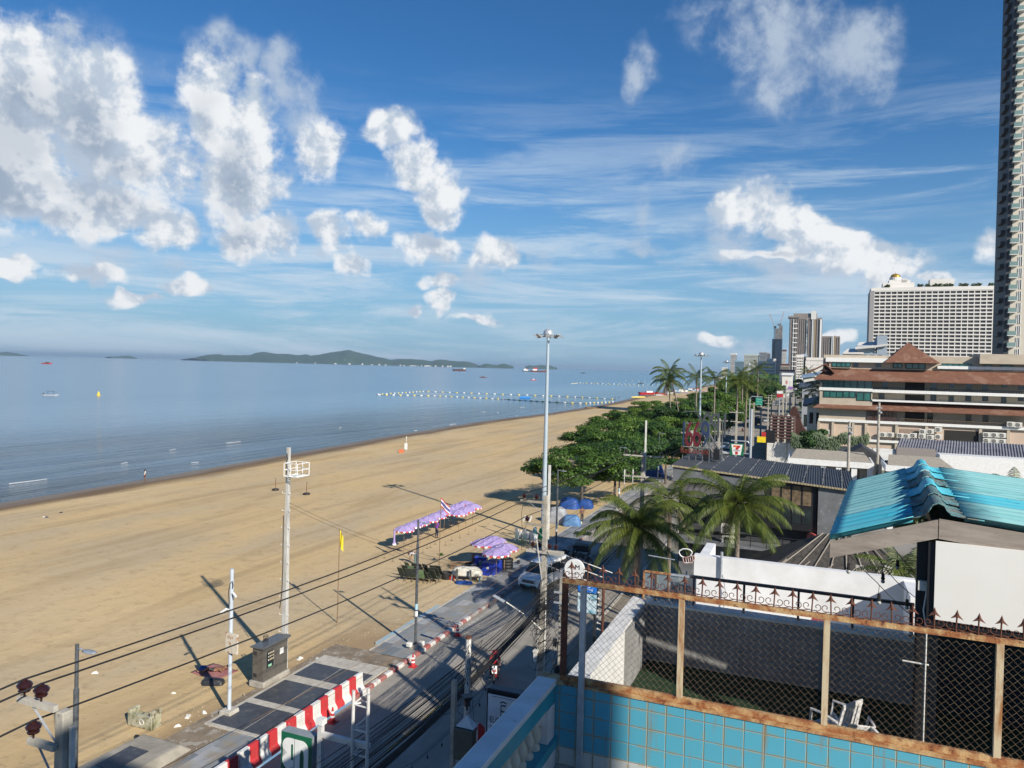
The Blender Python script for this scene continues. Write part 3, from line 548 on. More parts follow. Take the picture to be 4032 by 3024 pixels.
b=O(); b.box(-1.24,-1.2,0,5.8,ZR-.62,ZR-.5); b.box(-.06,.06,.01,5.8,ZR-.3,ZR-.14); b.build('purlin',M_fas,pv)
b=O(); b.box(-.22,-.06,.1,.26,0,ZR-.2); b.build('post',mat('black_post_paint',(.012,.013,.016),.5),pv)
b=O(); b.box(-.1,.12,1.3,1.42,0,ZR-.3); b.build('pillar',mat('grey_concrete_pillar',(.13,.12,.11),.9,(.1,.09,.085),3,bump=.4),pv)
b=O(); b.box(.1,3.0,3.2,3.35,0,ZR-.4); b.box(.1,.25,3.35,5.8,0,ZR-.4); b.build('back_wall',mat('dark_blue_green_wall',(.012,.025,.028),.8,(.02,.035,.04),2),pv)
b=O(); b.box(-.02,3.6,-.06,-.03,ZR-1.32,ZR-.33); b.build('white_panel',mat('white_sheet_panel',(.82,.8,.75),.6,(.78,.76,.7),1.2,c3=(.45,.35,.2),sc3=4,lo3=.72,hi3=.8),pv)
b=O(); b.box(-.1,3.7,-.028,.03,ZR-1.4,ZR-.36); b.build('panel_frame',mat('black_post_paint',(0,0,0)),pv)
b=O(); b.tube([(-.1,.05,ZR-1.0),(-.13,.03,ZR-1.25),(-.09,.03,ZR-1.5),(-.09,.03,ZR-3.2)],.012,6); b.tube([(-.35,.05,ZR-1.95),(-.05,.05,ZR-1.95)],.012,6); b.box(-.2,-.08,.02,.09,ZR-1.0,ZR-.88); b.build('conduit',M_dirtywhite,pv)
# festoon lights
def festoon(name,label,pts,step,drop,n0=None,group='festoon light strings'):
    pts=[Vector(p) for p in pts]; o=thing(name,label,'string lights',pts[0],0,group); b=MB(); P2=[]
    for a,c in zip(pts,pts[1:]):
        k=10; sag=(c-a).length*.035
        for j in range(k): q=j/k; P2.append(a+(c-a)*q-Vector((0,0,sag*4*q*(1-q)))-pts[0])
    P2.append(pts[-1]-pts[0]); b.tube(P2,.006,5); b.build('cable',M_cable,o)
    tot=sum((y-x).length for x,y in zip(P2,P2[1:])); d=step*.5
    while d<tot:
        acc=0
        for x,y in zip(P2,P2[1:]):
            l=(y-x).length
            if acc+l>=d: q=x+(y-x)*((d-acc)/l); break
            acc+=l
        b=MB(); b.tube([q,q-Vector((.01,0,drop))],.004,4); b.lathe([(.001,.0),(.022,-.01),(.024,-.07),(.03,-.075),(.03,-.09),(.018,-.1)],q-Vector((0,0,drop)),8); so_=b.build('lamp_holder',M_cable,o)
        b=MB(); b.ball(q-Vector((0,0,drop+.125)),.03,8); b.build('bulb',mat('frosted_bulb',(.4,.4,.38),.25,(.3,.3,.28),9),so_,smooth='all'); d+=step
    return o
z0=11.5+ZR
e0=xy(10.8,.22,14.75); e1=xy(12.,1.3,13.0)
festoon('string_light','black festoon string hanging from the left eave corner of the turquoise roof','a'and[atY(3290,2120,10.2),atY(3450,2290,9.9),atY(3610,2440,9.7)],.52,.11)
festoon('string_light','festoon string hanging from the middle of the brown gable board','a'and[atY(3440,2170,10.8),atY(3530,2290,10.6),atY(3660,2390,10.4)],.45,.11)
festoon('string_light','short festoon string just left of the black post','a'and[atY(3500,2130,11.4),atY(3580,2230,11.2),atY(3650,2310,11.)],.42,.1)
# white plastic chairs on the turf
M_pl=mat('white_plastic',(.62,.61,.6),.45,(.5,.49,.47),4)
def plastic_chair(arm=True):
    t=thing('plastic_chair','x','chair')
    b=MB(); b.box(-.22,.22,-.2,.22,.42,.445); b.build('seat',M_pl,t,bevel=.01)
    b=MB()
    for i in range(5): x=-.17+i*.085; b.bar((x,.21,.44),(x,.3,.82),.05,.012)
    b.bar((-.23,.21,.44),(-.2,.3,.86),.045,.02); b.bar((.23,.21,.44),(.2,.3,.86),.045,.02); b.bar((-.22,.3,.84),(.22,.3,.84),.02,.07); b.build('backrest',M_pl,t)
    for sx in (-1,1):
        for sy in (-1,1): b=MB(); b.bar((sx*.2,sy*.18,.43),(sx*.25,sy*.24,0),.045,.045); b.build('leg',M_pl,t)
        b=MB(); b.tube([(sx*.24,.24,.6),(sx*.27,.05,.66),(sx*.26,-.18,.65),(sx*.24,-.2,.43)],.02,6); b.build('armrest',M_pl,t)
    return t
c0=plastic_chair(); c0.location=xy(11.75,.35,11.5); c0.rotation_euler=(0,0,-A-2.2); tag(c0,'white plastic armchair on the turf seen through the fence, beside the tipped one','chair','white plastic chairs on the turf')
c1=dup(c0,xy(11.25,.78,11.75),0,'white slatted plastic chair tipped on its back on the turf behind the fence','white plastic chairs on the turf'); c1.rotation_euler=(-1.3,.1,-A+.4)
# satellite dishes
M_dish=mat('faded_red_dish',(.38,.05,.045),.6,(.3,.12,.1),3)
def dish(label,loc,rz,tilt,sc,arm=1):
    t=thing('satellite_dish',label,'dish',loc,rz,'red satellite dishes'); Q=Matrix.Rotation(tilt,4,'X')
    b=MB(); b.M=Matrix.Translation((0,0,.5))@Q; pr=[(.001+.5*i/6,.12*(i/6)**2) for i in range(7)]; b.lathe(pr,n=24); o=b.build('reflector',M_dish,t,smooth='all',recalc=False); solid(o,.012)
    b=MB(); b.M=Matrix.Translation((0,0,.5))@Q; b.tube([(0,-.48,.1),(0,-.35,.35),(0,-.05,.62)],.012,6); b.build('feed_arm',M_dish,t)
    b=MB(); b.M=Matrix.Translation((0,0,.5))@Q; b.lathe([(.03,0),(.035,.05),(.025,.12)],(0,-.05,.6),10); b.build('feed_horn',M_black,t)
    b=MB(); b.tube([(0,0,0),(0,.05,.5)],.025,8); b.cyl((0,0,0),.12,.02,10); b.build('stand',M_galv,t); t.scale=(sc,)*3
    return t
dish('red satellite dish tipped low in front of the white parapet',xy(20.5,.1,9.35),-A+1.2,1.35,1.5)
# ------------------------------------------------------------------ concrete power poles along the right edge of the road
def insulator(b,c,sc=1.,ax=None):
    b.lathe([(.02*sc,0),(.02*sc,.1*sc),(.1*sc,.1*sc),(.115*sc,.13*sc),(.08*sc,.17*sc),(.06*sc,.18*sc),(.13*sc,.19*sc),(.145*sc,.23*sc),(.11*sc,.28*sc),(.05*sc,.31*sc),(.05*sc,.34*sc),(.001,.35*sc)],c,14,ax); return b
PT=-13.; PZ=10.3
def power_pole(s,label,big=1,w=.27,arms=((-1,.05),(-1,-.95)),t=PT,H_=PZ):
    o=rthing('power_pole',label,'utility pole',s,t,0,'concrete power poles along the road')
    b=MB(); a=w/2
    b.add([(-a*1.25,-a*1.25,0),(a*1.25,-a*1.25,0),(a*1.25,a*1.25,0),(-a*1.25,a*1.25,0),(-a*.8,-a*.8,H_),(a*.8,-a*.8,H_),(a*.8,a*.8,H_),(-a*.8,a*.8,H_)],[(0,1,5,4),(1,2,6,5),(2,3,7,6),(3,0,4,7),(4,5,6,7),(3,2,1,0)])
    b.build('shaft',M_conc,o,bevel=.02); return o
def arm(o,z,x0,x1,ins,steel=True,brace=True,y=-.17):
    b=MB(); b.box(x0,x1,y-.05,y+.05,z-.06,z+.06); 
    a=b.build('cross_arm',mat('weathered_wood_arm',(.38,.33,.25),.85,(.25,.21,.16),4,stretch=(6,1,1)) if not steel else M_conc2,o)
    if brace:
        b=MB(); xx=x0 if abs(x0)>abs(x1) else x1; b.bar((xx*.62,y,z-.07),(0,y,z-.62),.04,.012); b.build('brace',M_galv,a)
    for x in ins:
        b=insulator(MB(),(x,y,z+.06)); b.build('insulator',M_ceram,a,smooth=True)
    return a
TOPS={}
pa=power_pole(9.8,'concrete power pole at the lower left with three brown insulators on two short arms')
arm(pa,10.4,-1.02,.0,[-.87,-.4]); arm(pa,9.66,-.72,.0,[-.6])
b=MB(); b.box(.14,.2,.0,.09,3,10.0); b.build('riser_channel',M_dirtywhite,pa)
pb=power_pole(36.8,'tall concrete power pole wrapped in tangled cables, standing in front of the white van')
arm(pb,9.95,-1.35,.0,[-1.15,-.45],steel=False); arm(pb,8.75,-1.1,.0,[-.95],steel=False)
a_=arm(pb,7.35,-.95,1.,[],brace=False,y=-.2); arm(pb,7.35,-.95,1.,[-.75,-.35,.2,.55],brace=False,y=.2)
b=MB(); b.tube([(-1.2,-.2,9.8),(-1.28,-.2,9.2),(-1.2,-.2,8.4)],.012,5); b.tube([(-.95,-.2,8.7),(-1.25,-.2,8.2),(-1.2,-.2,7.3),(-.75,-.2,7.55)],.012,5); b.tube([(-.6,-.2,7.5),(-.2,-.3,7.9),(.2,-.3,7.6),(.7,-.2,6.4)],.012,5); b.build('jumper_cable',M_cable,pb)
for x in (-.85,-.5): b=MB(); b.lathe([(.05,0),(.05,.3)],(x-.3,-.25,8.9),8,(0.4,0,1)); b.build('fuse_holder',M_dirtywhite,pb)
b=MB(); b.bar((-.0,-.1,5.4),(-.3,-.4,8.0),.04); b.build('brace',M_dirtywhite,pb)
b=MB(); b.tube([(-.05,-.15,3.3),(-.9,-.35,4.0),(-1.9,-.5,4.55)],.035,8); b.build('lamp_arm',M_dirtywhite,pb)
b=MB(); b.M=Matrix.Translation((-2.25,-.57,4.68))@Matrix.Rotation(.38,4,'Y'); b.box(-.4,.3,-.11,.11,-.03,.05); b.build('street_light_head',M_galv,pb,bevel=.02)
b=MB(); b.box(-.35,-.17,-.35,-.1,1.6,2.1); b.box(-.38,-.12,-.38,-.08,2.1,2.2); b.build('meter_box',M_dirtywhite,pb)
b=MB(); b.tube([(.2,-.15,0),(.18,-.15,5)],.035,8); b.tube([(-.22,-.1,0),(-.2,-.12,3.6)],.02,6); b.build('riser_pipe',M_dirtywhite,pb)
b=MB(); b.box(.08,.2,.05,.12,8.0,11.9); b.build('extension_post',M_dirtywhite,pb)
pc=power_pole(60.4,'concrete power pole with two wide cross arms in front of the dark tree crowns',w=.3)
arm(pc,10.0,-1.6,1.7,[-1.4,-.6,1.55]); arm(pc,8.3,-1.6,1.65,[-1.2,-.55,1.45])
for x in (-1.45,-.75,1.3): b=MB(); b.lathe([(.05,0),(.05,.5)],(x,-.25,8.35),8); b.tube([(x,-.3,8.3),(x+.03,-.3,7.2)],.03,6); b.build('surge_arrester',M_dirtywhite,pc)
b=MB(); b.box(.1,.22,.0,.14,8,12.9); b.build('extension_post',M_dirtywhite,pc)
far0=None
for i,(x,yt) in enumerate([(2860,1690),(3038,1500),(3045,1590)]): pass
far=[]
for i,s in enumerate([86,111,136,175,200,225,250,275,300,325,350,380,410,440]):
    t=-13+(.0 if i<9 else .0); lab='concrete power pole standing in the row far down the beach road'
    if far0 is None:
        far0=power_pole(s,lab,w=.34); arm(far0,10.,-1.2,1.2,[-1.,1.]); arm(far0,8.4,-1.,1.,[-.8,.8]); o=far0
    else: o=dup(far0,xy(s,t+R.uniform(-.3,.3)),-A,lab)
for i,s in enumerate([240,262,287,310,335,360,400]): dup(far0,xy(s+R.uniform(-3,3),-10.5+R.uniform(-1,2)),-A+R.uniform(-.2,.2),lab,scale=R.uniform(.85,1.05))
# overhead lines
def wire(name,label,ends,r=.012,sag=.02,group='overhead cables',n=14,m=None):
    ends=[Vector(e) for e in ends]; o=[]; P2=[]
    for a,c in zip(ends,ends[1:]):
        l=(c-a).length
        for j in range(n): q=j/n; P2.append(a+(c-a)*q-Vector((0,0,4*q*(1-q)*l*sag)))
    P2.append(ends[-1]); b=MB(); c0=P2[0].copy(); b.tube([p-c0 for p in P2],r,5); ob=b.build(name,m or M_cable); ob.location=c0; return tag(ob,label,'cable',group)
def pol(s,x,z,y=0,t=PT): p=xy(s+y,t+x,z); return p
kk=.58
for lab,xa,za,xb,zb in (('uppermost thick black power line crossing the beach view',-.87,10.8,-1.15,10.37),('second thick black power line just below the uppermost one',-.4,10.8,-.45,10.37),('lowest of the three thick black power lines over the beach',-.6,10.06,-.95,9.18)):
    wire('power_line',lab,[pol(-14,xa,za+.1,-.17),pol(9.8,xa,za,-.17),pol(36.8,xb,zb,-.17),pol(60.4,xb,zb,-.17)],.02,.012)
for x,z in ((-1.4,10.1),(1.5,10.1),(-.6,8.6),(1.45,8.6)):
    wire('power_line','thin power line running along the poles down the road',[pol(36.8,x*.6,z-.4),pol(60.4,x,z)]+[pol(s,x*.7,z) for s in (86,111,136,175,225,300)],.012,.015)
for i,(z,x) in enumerate(((8.35,.2),(7.9,.25))): wire('guy_wire','thin brown wire hanging below the thick power lines',[pol(-14,x,z),pol(9.8,x,z),pol(36.8,x,z-.8)],.006,.012,m=mat('rusty_thin_wire',(.22,.12,.05),.8))
rn=random.Random(11)
for i in range(36):            # bundle of telecom cables sagging along the near span
    x=rn.uniform(-.35,.5); z=rn.uniform(5.0,6.3) if i%4 else rn.uniform(4.6,5.1); wire('telecom_cable','one of many thin black telecom cables bundled low over the road',[pol(-6,x*2.2,z-.1+rn.uniform(-.3,.3)),pol(9.8,x*1.5,z+rn.uniform(-.1,.1)),pol(36.8,x*.6,z*.35+3.2-.25+rn.uniform(-.5,.4)),pol(60.4,x,z-.2)],rn.choice([.006,.008,.011,.016]),rn.uniform(.018,.036),'telecom cables bundled over the road')
for i in range(7):
    pts=[Vector((rn.uniform(-.06,.06)-.0,rn.uniform(-.06,.06),0))]; 
    wire('telecom_cable','thick black telecom cable at the underside of the bundle over the road',[pol(-6,.15+i*.05,4.3),pol(9.8,.12+i*.04,4.55),pol(36.8,-.1+i*.03,4.6)],.03,.03,'thick telecom cables under the bundle')
for z in (9.3,9.1): wire('telecom_cable','thin cable sagging from the whitewashed camera pole towards the tall pole by the van',[xy(32.98,-26.55,z),pol(36.8,-.2,z-3.2)],.008,.05,'cables from the camera pole to the tall pole')
# tangles of cable on the two poles
def tangle(s,t,z0,z1,rad,n,seed,label):
    rn=random.Random(seed); o=rthing('cable_tangle',label,'cables',s,t,z0); b=MB()
    for i in range(n):
        z=rn.uniform(0,z1-z0); a0=rn.uniform(0,6.3); r=rn.uniform(.4,1)*rad; sz=rn.uniform(.2,.9)*rad; k=12; tw=rn.uniform(-1,1); span=rn.uniform(2,6); pts=[]
        for j in range(k): a=a0+span*j/k; pts.append((r*cos(a)*(1-.3*j/k),r*.7*sin(a),z+sz*sin(a*1.3+tw)+tw*.3*j/k))
        b.tube(pts,rn.choice([.007,.01,.014]),4,False)
    b.build('loops',M_cable,o); 
    b=MB()
    for i in range(6): z=rn.uniform(.3,z1-z0); a=rn.uniform(0,6); b.cb(.25*cos(a),.2*sin(a),z,.14,.1,.3)
    b.build('junction_box',M_blackm,o); return o
tangle(36.8,PT,1.5,5.5,.75,80,1,'messy tangle of black cable loops hanging on the tall pole by the van')
p2=rthing('power_pole','thin weathered concrete pole behind the fence corner, wrapped in loose cables','utility pole',27.4,-8.9,0); b=MB(); b.box(-.1,.1,-.1,.1,0,8.9); b.build('shaft',M_conc,p2,bevel=.015)
for z in (8.3,7.9): b=MB(); b.box(-.3,.3,-.14,-.1,z,z+.07); b.build('bracket',M_galv,p2)
b=MB(); b.cb(.22,-.1,3.9,.25,.2,.4); b.build('meter_box',mat('yellowed_box',(.5,.48,.3),.7),p2)
tangle(27.4,-8.9,4.5,8,.45,30,5,'loose cables looped round the thin pole behind the fence corner')
p3=rthing('rusty_post','tall thin rusty red post right of the round white sign','post',26,-6.9,0); b=MB(); b.tube([(0,0,0),(0,0,9.4)],.05,8); b.build('shaft',M_rustd,p3)
b=MB()
for i in range(7): b.tube([(0,0,8.9-i*.22),(-.16,0,8.95-i*.22)],.012,5); b.ball((-.19,0,8.95-i*.22),.04,6)
b.build('line_clamp',M_dirtywhite,p3)
for i in range(3): wire('telecom_cable','thin black cable crossing in front of the palm trunks',[pol(36.8,.9,7.2-.1*i,.0),xy(26,-6.9,8.6-.4*i),xy(21,2,8.9-.3*i)],.012,.03,'thin cables from the cable-wrapped pole to the right')
# white twisted ends with strings of brown disc insulators
for i,(z,tt) in enumerate(((7.4,1.0),(7.1,.55),(6.7,.2))):
    a=pol(36.8,tt,z,-.2); c=a+Vector((1.35,-.25,-.42)); d=a+Vector((2.6,-.5,-.8)); e=Vector((12.5,30,6.6-.3*i))
    o=thing('disc_insulator_string','string of brown disc insulators with a pale twisted cable end on the tall pole','insulator',a,0,'disc insulator strings on the tall pole'); dv=(c-a).normalized()
    b=MB(); b.tube([(0,0,0),c-a],.012,5); b.build('rod',M_galv,o)
    for j in range(4): b=MB(); b.lathe([(.03,-.03),(.1,-.02),(.11,.02),(.04,.05)],(c-a)*(.35+.15*j),10,dv); b.build('disc',M_ceram,o,smooth=True)
    b=MB(); b.tube([c-a,d-a],.025,6); b.build('twisted_end',M_dirtywhite,o)
    wire('cable','long thin black cable from the insulator strings across the palm crown',[d,e],.012,.03,'cables from the insulator strings')
# ------------------------------------------------------------------ street lamps on the promenade
def lamp(s,label,dup0=None):
    o=rthing('street_lamp',label,'street lamp',s,-21.75,.1,'dark street lamps along the promenade')
    b=MB(); b.tube([(0,0,.12),(0,0,6.2)],.085,10); b.tube([(0,0,6.2),(0,0,7.65)],.06,10); b.build('pole',M_dpole,o)
    b=MB(); b.prism([(-.32,0),(.32,0),(.22,.22),(-.22,.22)],-.28,.28,'y'); b.build('footing',M_conc2,o)
    b=MB(); b.tube([(0,0,7.5),(.25,0,7.55)],.03,6); b.lathe([(.001,-.03),(.1,-.03),(.13,0),(.1,.03),(.001,.05)],(.55,0,7.5),12); 
    for v in range(len(b.v)-5*12,len(b.v)): x,y,z=b.v[v]; b.v[v]=(.55+(x-.55)*2.4,y*1.1,z)
    b.build('lamp_head',mat('grey_lamp_shell',(.25,.28,.33),.4),o,smooth='all'); return o
l1=lamp(38.9,'black street lamp standing on the promenade beside the red and white kerb')
b=MB(); b.cb(-.25,-.3,.3,.35,.25,.28); b.cb(.35,.1,.32,.3,.3,.3); tag(b.build('sandbag',M_dirtywhite,None,bevel=.06),'white sandbags piled round the foot of the black street lamp','sandbag').matrix_world=Matrix.Translation(xy(38.9,-21.75,.05))@Matrix.Rotation(-A,4,'Z')
b=MB(); b.lathe([(.095,0),(.095,.35)],(0,0,2.3),10); b.build('sticker',mat('pale_blue_sticker',(.35,.55,.65),.6),l1); b=MB(); b.lathe([(.095,0),(.095,.3)],(0,0,1.9),10); b.build('sticker',M_white,l1)
for s,lb in ((16.8,'dark street lamp behind the concrete pole at the lower left'),(64.7,'street lamp between the white-trimmed pole and the tree crowns'),(88,'street lamp half hidden by the trees by the jogger')): dup(l1,xy(s,-21.75,.1),-A,lb)
for s in range(112,420,24): dup(l1,xy(s,-21.75,.1),-A,'dark street lamp in the row far along the promenade')
# high masts
def mast(s,t,label,z0):
    o=rthing('high_mast_light',label,'light mast',s,t,z0,'tall floodlight masts along the beach')
    b=MB(); b.tube([(0,0,0),(0,0,10),(0,0,20.2)],[.27,.2,.13],14); b.build('mast',mat('blue_grey_mast_paint',(.38,.45,.5),.45,(.32,.39,.44),2,stretch=(1,1,.3)),o,smooth=True)
    b=MB(); b.lathe([(.13,20.1),(.5,20.35),(.52,20.5),(.45,20.75),(.3,20.9),(.001,20.98)],n=16); b.tube([(0,0,20.9),(0,0,22.3)],.02,5); b.build('cap',M_galv,o,smooth=True)
    b=MB(); b.torus((0,0,20.2),.95,.05,n=20,k=6); 
    for i in range(4): a=i*pi/2; b.tube([(0,0,20.2),(cos(a),sin(a),20.2)],.03,5)
    b.build('carriage_ring',M_galv,o)
    for i in range(8):
        a=i*pi/4+.3; b=MB(); b.M=Matrix.Translation((1.25*cos(a),1.25*sin(a),20.2))@Matrix.Rotation(a,4,'Z')@Matrix.Rotation(-.5 if i%3 else .3,4,'Y'); b.box(-.25,.3,-.2,.2,-.05,.07); b.box(-.25,.0,-.15,.15,.07,.2); b.build('floodlight',mat('floodlight_body',(.2,.21,.22),.4,(.35,.36,.37),9),o)
    return o
m1=mast(71.1,-25.3,'nearest and tallest floodlight mast, rising above the horizon by the first tree',-.02)
dup(m1,xy(152.5,-21.6),-A+.5,'second floodlight mast rising from the tree crowns')
dup(m1,xy(250,-27.3),-A+.9,'third floodlight mast, small and far above the palms')
dup(m1,xy(321,-26.1),-A+.2,'fourth and farthest floodlight mast in front of the pale city blocks')
# ------------------------------------------------------------------ camera poles, cabinet and pits beside the promenade
o=rthing('camera_pole','pale grey pole with two surveillance cameras and a rusty box on it','pole',27.8,-25.6,.02)
b=MB(); b.tube([(0,0,0),(0,0,7.0)],.095,12); b.build('pole',mat('pale_galvanised',(.5,.55,.6),.5,(.42,.47,.52),4,stretch=(1,1,.4)),o,smooth=True)
b=MB(); b.prism([(-.38,0),(.38,0),(.3,.28),(-.3,.28)],-.32,.32,'y'); b.build('footing',M_conc2,o,bevel=.03)
b=MB(); b.box(-.13,.6,-.22,-.12,3.05,4.0); b.build('junction_box',mat('rusted_cream_box',(.55,.5,.4),.7,(.3,.12,.05),4,lo=.52,hi=.64),o,bevel=.02)
for z,x in ((5.85,1),(5.05,-1)):
    b=MB(); b.tube([(0,-.05,z),(x*.22,-.1,z+.04)],.03,6); b.tube([(x*.2,-.1,z+.04),(x*.45,-.2,z-.06 if x>0 else z-.16)],.06,8); b.build('surveillance_camera',M_white,o)
b=MB(); b.tube([(.12,-.08,6.1),(.17,-.1,6.3),(.1,-.08,6.45),(-.02,-.1,6.3),(-.1,-.1,5.9),(-.03,-.12,5.4),(-.1,-.1,5.15)],.018,5); b.build('cable',M_cable,o)
o=rthing('camera_tower','tall tapered concrete pole with a white railed platform near its top','pole',32.98,-26.6,0)
b=MB(); b.add([(-.16,-.13,0),(.16,-.13,0),(.16,.13,0),(-.16,.13,0),(-.09,-.08,12.3),(.09,-.08,12.3),(.09,.08,12.3),(-.09,.08,12.3)],[(0,1,5,4),(1,2,6,5),(2,3,7,6),(3,0,4,7),(4,5,6,7),(3,2,1,0)]); b.build('shaft',mat('whitewashed_concrete',(.55,.54,.5),.85,(.36,.35,.32),2,stretch=(2,2,.5)),o,bevel=.02)
for x,sg in ((-.2,-1),(.2,1)):
    b=MB()
    for i in range(9): z=2.2+i*.95; e=.15-.005*z; b.tube([(sg*e,-.1,z),(sg*(e+.16),-.12,z),(sg*(e+.16),-.12,z+.09)],.014,5)
    b.build('climbing_steps',M_white,o)
b=MB()
for z in (10.8,11.15,11.5):
    for p,q_ in (((.12,-.5),(1.0,-.5)),((1.0,-.5),(1.0,.5)),((.12,.5),(1.0,.5)),((.12,-.5),(.12,.5))): b.tube([(p[0],p[1],z),(q_[0],q_[1],z)],.022,5)
for x in (.12,.56,1.0):
    for y in (-.5,.5): b.tube([(x,y,10.8),(x,y,11.5)],.022,5)
for i in range(6): b.bar((.12+.16*i,-.5,10.79),(.12+.16*i,.5,10.79),.03)
b.build('platform',M_white,o)
b=MB(); b.tube([(.0,-.13,12.0),(.06,-.15,11.7),(-.02,-.14,11.5),(.05,-.15,11.2),(0,-.14,10.9)],.02,5); b.tube([(-.12,-.18,8.6),(-.05,-.22,6),(-.1,-.2,4.3),(-.22,-.2,3.5)],.022,5); b.build('cable',M_cable,o)
o=rthing('electrical_cabinet','dark grey electrical cabinet with glass inspection window and overhanging lid on a concrete plinth','cabinet',31.75,-26.55,0)
Mc=mat('cabinet_grey_brown',(.12,.11,.095),.4,(.09,.085,.075),3)
b=MB(); b.box(-.45,.5,-1.05,1.05,0,.32); b.build('plinth',M_conc,o,bevel=.03)
b=MB(); b.box(-.33,.38,-.95,.95,.32,2.05); b.build('body',Mc,o,bevel=.01)
b=MB(); b.add([(-.42,-1.08,2.06),(.48,-1.08,2.06),(.48,1.08,2.06),(-.42,1.08,2.06),(-.42,-1.08,2.1),(.48,-1.08,2.18),(.48,1.08,2.18),(-.42,1.08,2.1)],[(3,2,1,0),(4,5,6,7),(0,1,5,4),(1,2,6,5),(2,3,7,6),(3,0,4,7)]); b.build('lid',mat('cabinet_lid',(.1,.11,.12),.4),o)
for y0,y1 in ((-.9,-.02),(.02,.9)): b=MB(); b.box(.382,.4,y0,y1,.38,1.98); d_=b.build('door',Mc,o,bevel=.004); b=MB(); b.tube([(.41,y1-.08 if y0<0 else y0+.1,1.0),(.41,y1-.08 if y0<0 else y0+.1,1.15)],.015,6); b.build('handle',M_chrome,d_)
b=MB(); b.box(.402,.41,-.72,-.2,.95,1.85); w_=b.build('inspection_window',M_glassd,o)
b=MB()
for i in range(3):
    for j in range(4): b.box(.412,.416,-.62+.12*j,-.55+.12*j,1.66-.17*i,1.74-.17*i)
b.mi=1; b.box(.412,.416,-.6,-.35,1.0,1.12); b.build('warning_stickers',[mat('sticker_amber',(.6,.42,.2),.5,(.6,.6,.55),9),mat('sticker_green',(.3,.6,.4),.5)],w_)
b=MB(); b.box(.402,.406,.3,.6,1.35,1.65); b.build('label_plate',M_white,o)
for z in (.6,1.75): b=MB(); b.box(-.28,-.05,-.956,-.951,z-.1,z+.1); b.build('vent',M_blackm,o)
b=MB()
for a in range(6): b.tube([(.12*cos(a*pi/3),-.35+.12*sin(a*pi/3),2.13),(.12*cos(a*pi/3),-.35+.12*sin(a*pi/3),2.5)],.012,5)
b.torus((0,-.35,2.5),.12,.015,n=12,k=5); b.ball((0,-.35,2.3),.08,8); b.build('beacon_lamp',M_blackm,o)
# concrete pad with dark access covers
pad=rthing('service_pit','concrete pad set with dark metal access covers beside the cabinet','pit',31.0,-23.8,0)
b=MB(); b.box(-2.05,2.2,-4.5,4.6,-.1,.135); b.build('pad',M_conc2,pad)
Md=mat('dark_checker_cover',(.045,.05,.06),.5,(.07,.075,.085),3,bump=.3,bsc=40,c3=(.16,.14,.11),sc3=3,lo3=.6,hi3=.75)
for y0,y1 in ((-4.3,-2.0),(-1.5,.9),(1.6,3.4)):
    for x0,x1 in ((-1.85,-.02),(.02,2.0)): b=MB(); b.box(x0,x1,y0,y1,.13,.142); b.build('access_cover',Md,pad)
# broken slab mound at the lower edge
o=rthing('service_pit','worn sloping concrete mound with one dark access cover, at the bottom edge','pit',22.5,-26.2,0)
b=MB(); b.add([(-1.5,-4,0),(1.6,-4,0),(1.6,2.2,0),(-1.3,2.2,0),(-1.1,-4,.42),(1.3,-4,.42),(1.3,1.7,.4),(-.9,1.7,.4)],[(3,2,1,0),(4,5,6,7),(0,1,5,4),(1,2,6,5),(2,3,7,6),(3,0,4,7)]); b.build('mound',mat('dirty_cast_concrete',(.36,.33,.27),.9,(.24,.22,.18),1.2,bump=.4),o,bevel=.08)
b=MB(); b.box(-.5,.55,-1.0,.7,.4,.43); b.build('access_cover',Md,o)
o=rthing('broken_planter','broken mossy concrete trough standing in the sand','trough',25.2,-28.4,-.02)
b=MB(); b.box(-.75,.75,-.06,.08,0,.6); b.box(-.75,-.6,-.05,.5,0,.72); b.box(.62,.75,-.05,.5,0,.85); b.box(-.72,.72,.4,.5,0,.45); b.build('shell',mat('mossy_concrete',(.5,.47,.36),.95,(.2,.2,.1),2.5,bump=.5,c3=(.12,.09,.06),sc3=5,lo3=.58,hi3=.66),o,bevel=.02)
b=MB(); b.torus((.15,-.08,.3),.13,.025,ax=(0,1,.1),n=14,k=6); b.build('ring',M_dirtywhite,o)
# ------------------------------------------------------------------ red and white concrete barriers
def barrier(s,t,l,label,rz=0,first=None):
    o=rthing('traffic_barrier',label,'barrier',s,t,0,'red and white road barriers',rz)
    n=int(round(l/.62)); w_=l/n
    pr=[(-.28,0),(.28,0),(.28,.12),(.12,.34),(.09,.95),(-.09,.95),(-.12,.34),(-.28,.12)]
    b=MB()
    for i in range(n): b.mi=(i+int(s))%2; b.prism(pr,-l/2+i*w_,-l/2+(i+1)*w_,'y')
    b.build('barrier_body',[mat('barrier_red',(.55,.03,.04),.6,(.42,.04,.04),2.5,c3=(.45,.4,.36),sc3=8,lo3=.66,hi3=.7),mat('barrier_white',(.7,.7,.68),.65,(.55,.54,.5),2.5,c3=(.3,.26,.22),sc3=8,lo3=.62,hi3=.7)],o,bevel=.02)
    return o
for s,l,lb in ((31.35,2.95,'farthest red and white barrier of the row, its top end beside the dark covers'),(28.35,2.95,'red and white barrier second from the far end of the row'),(25.35,2.9,'red and white barrier beside the green sign box'),(22.3,2.9,'red and white barrier at the bottom edge, left of the green sign'),(19.3,2.9,'nearest red and white barrier, cut off by the bottom edge')): barrier(s,-21.5+R.uniform(-.05,.05),l,lb,R.uniform(-.02,.02))
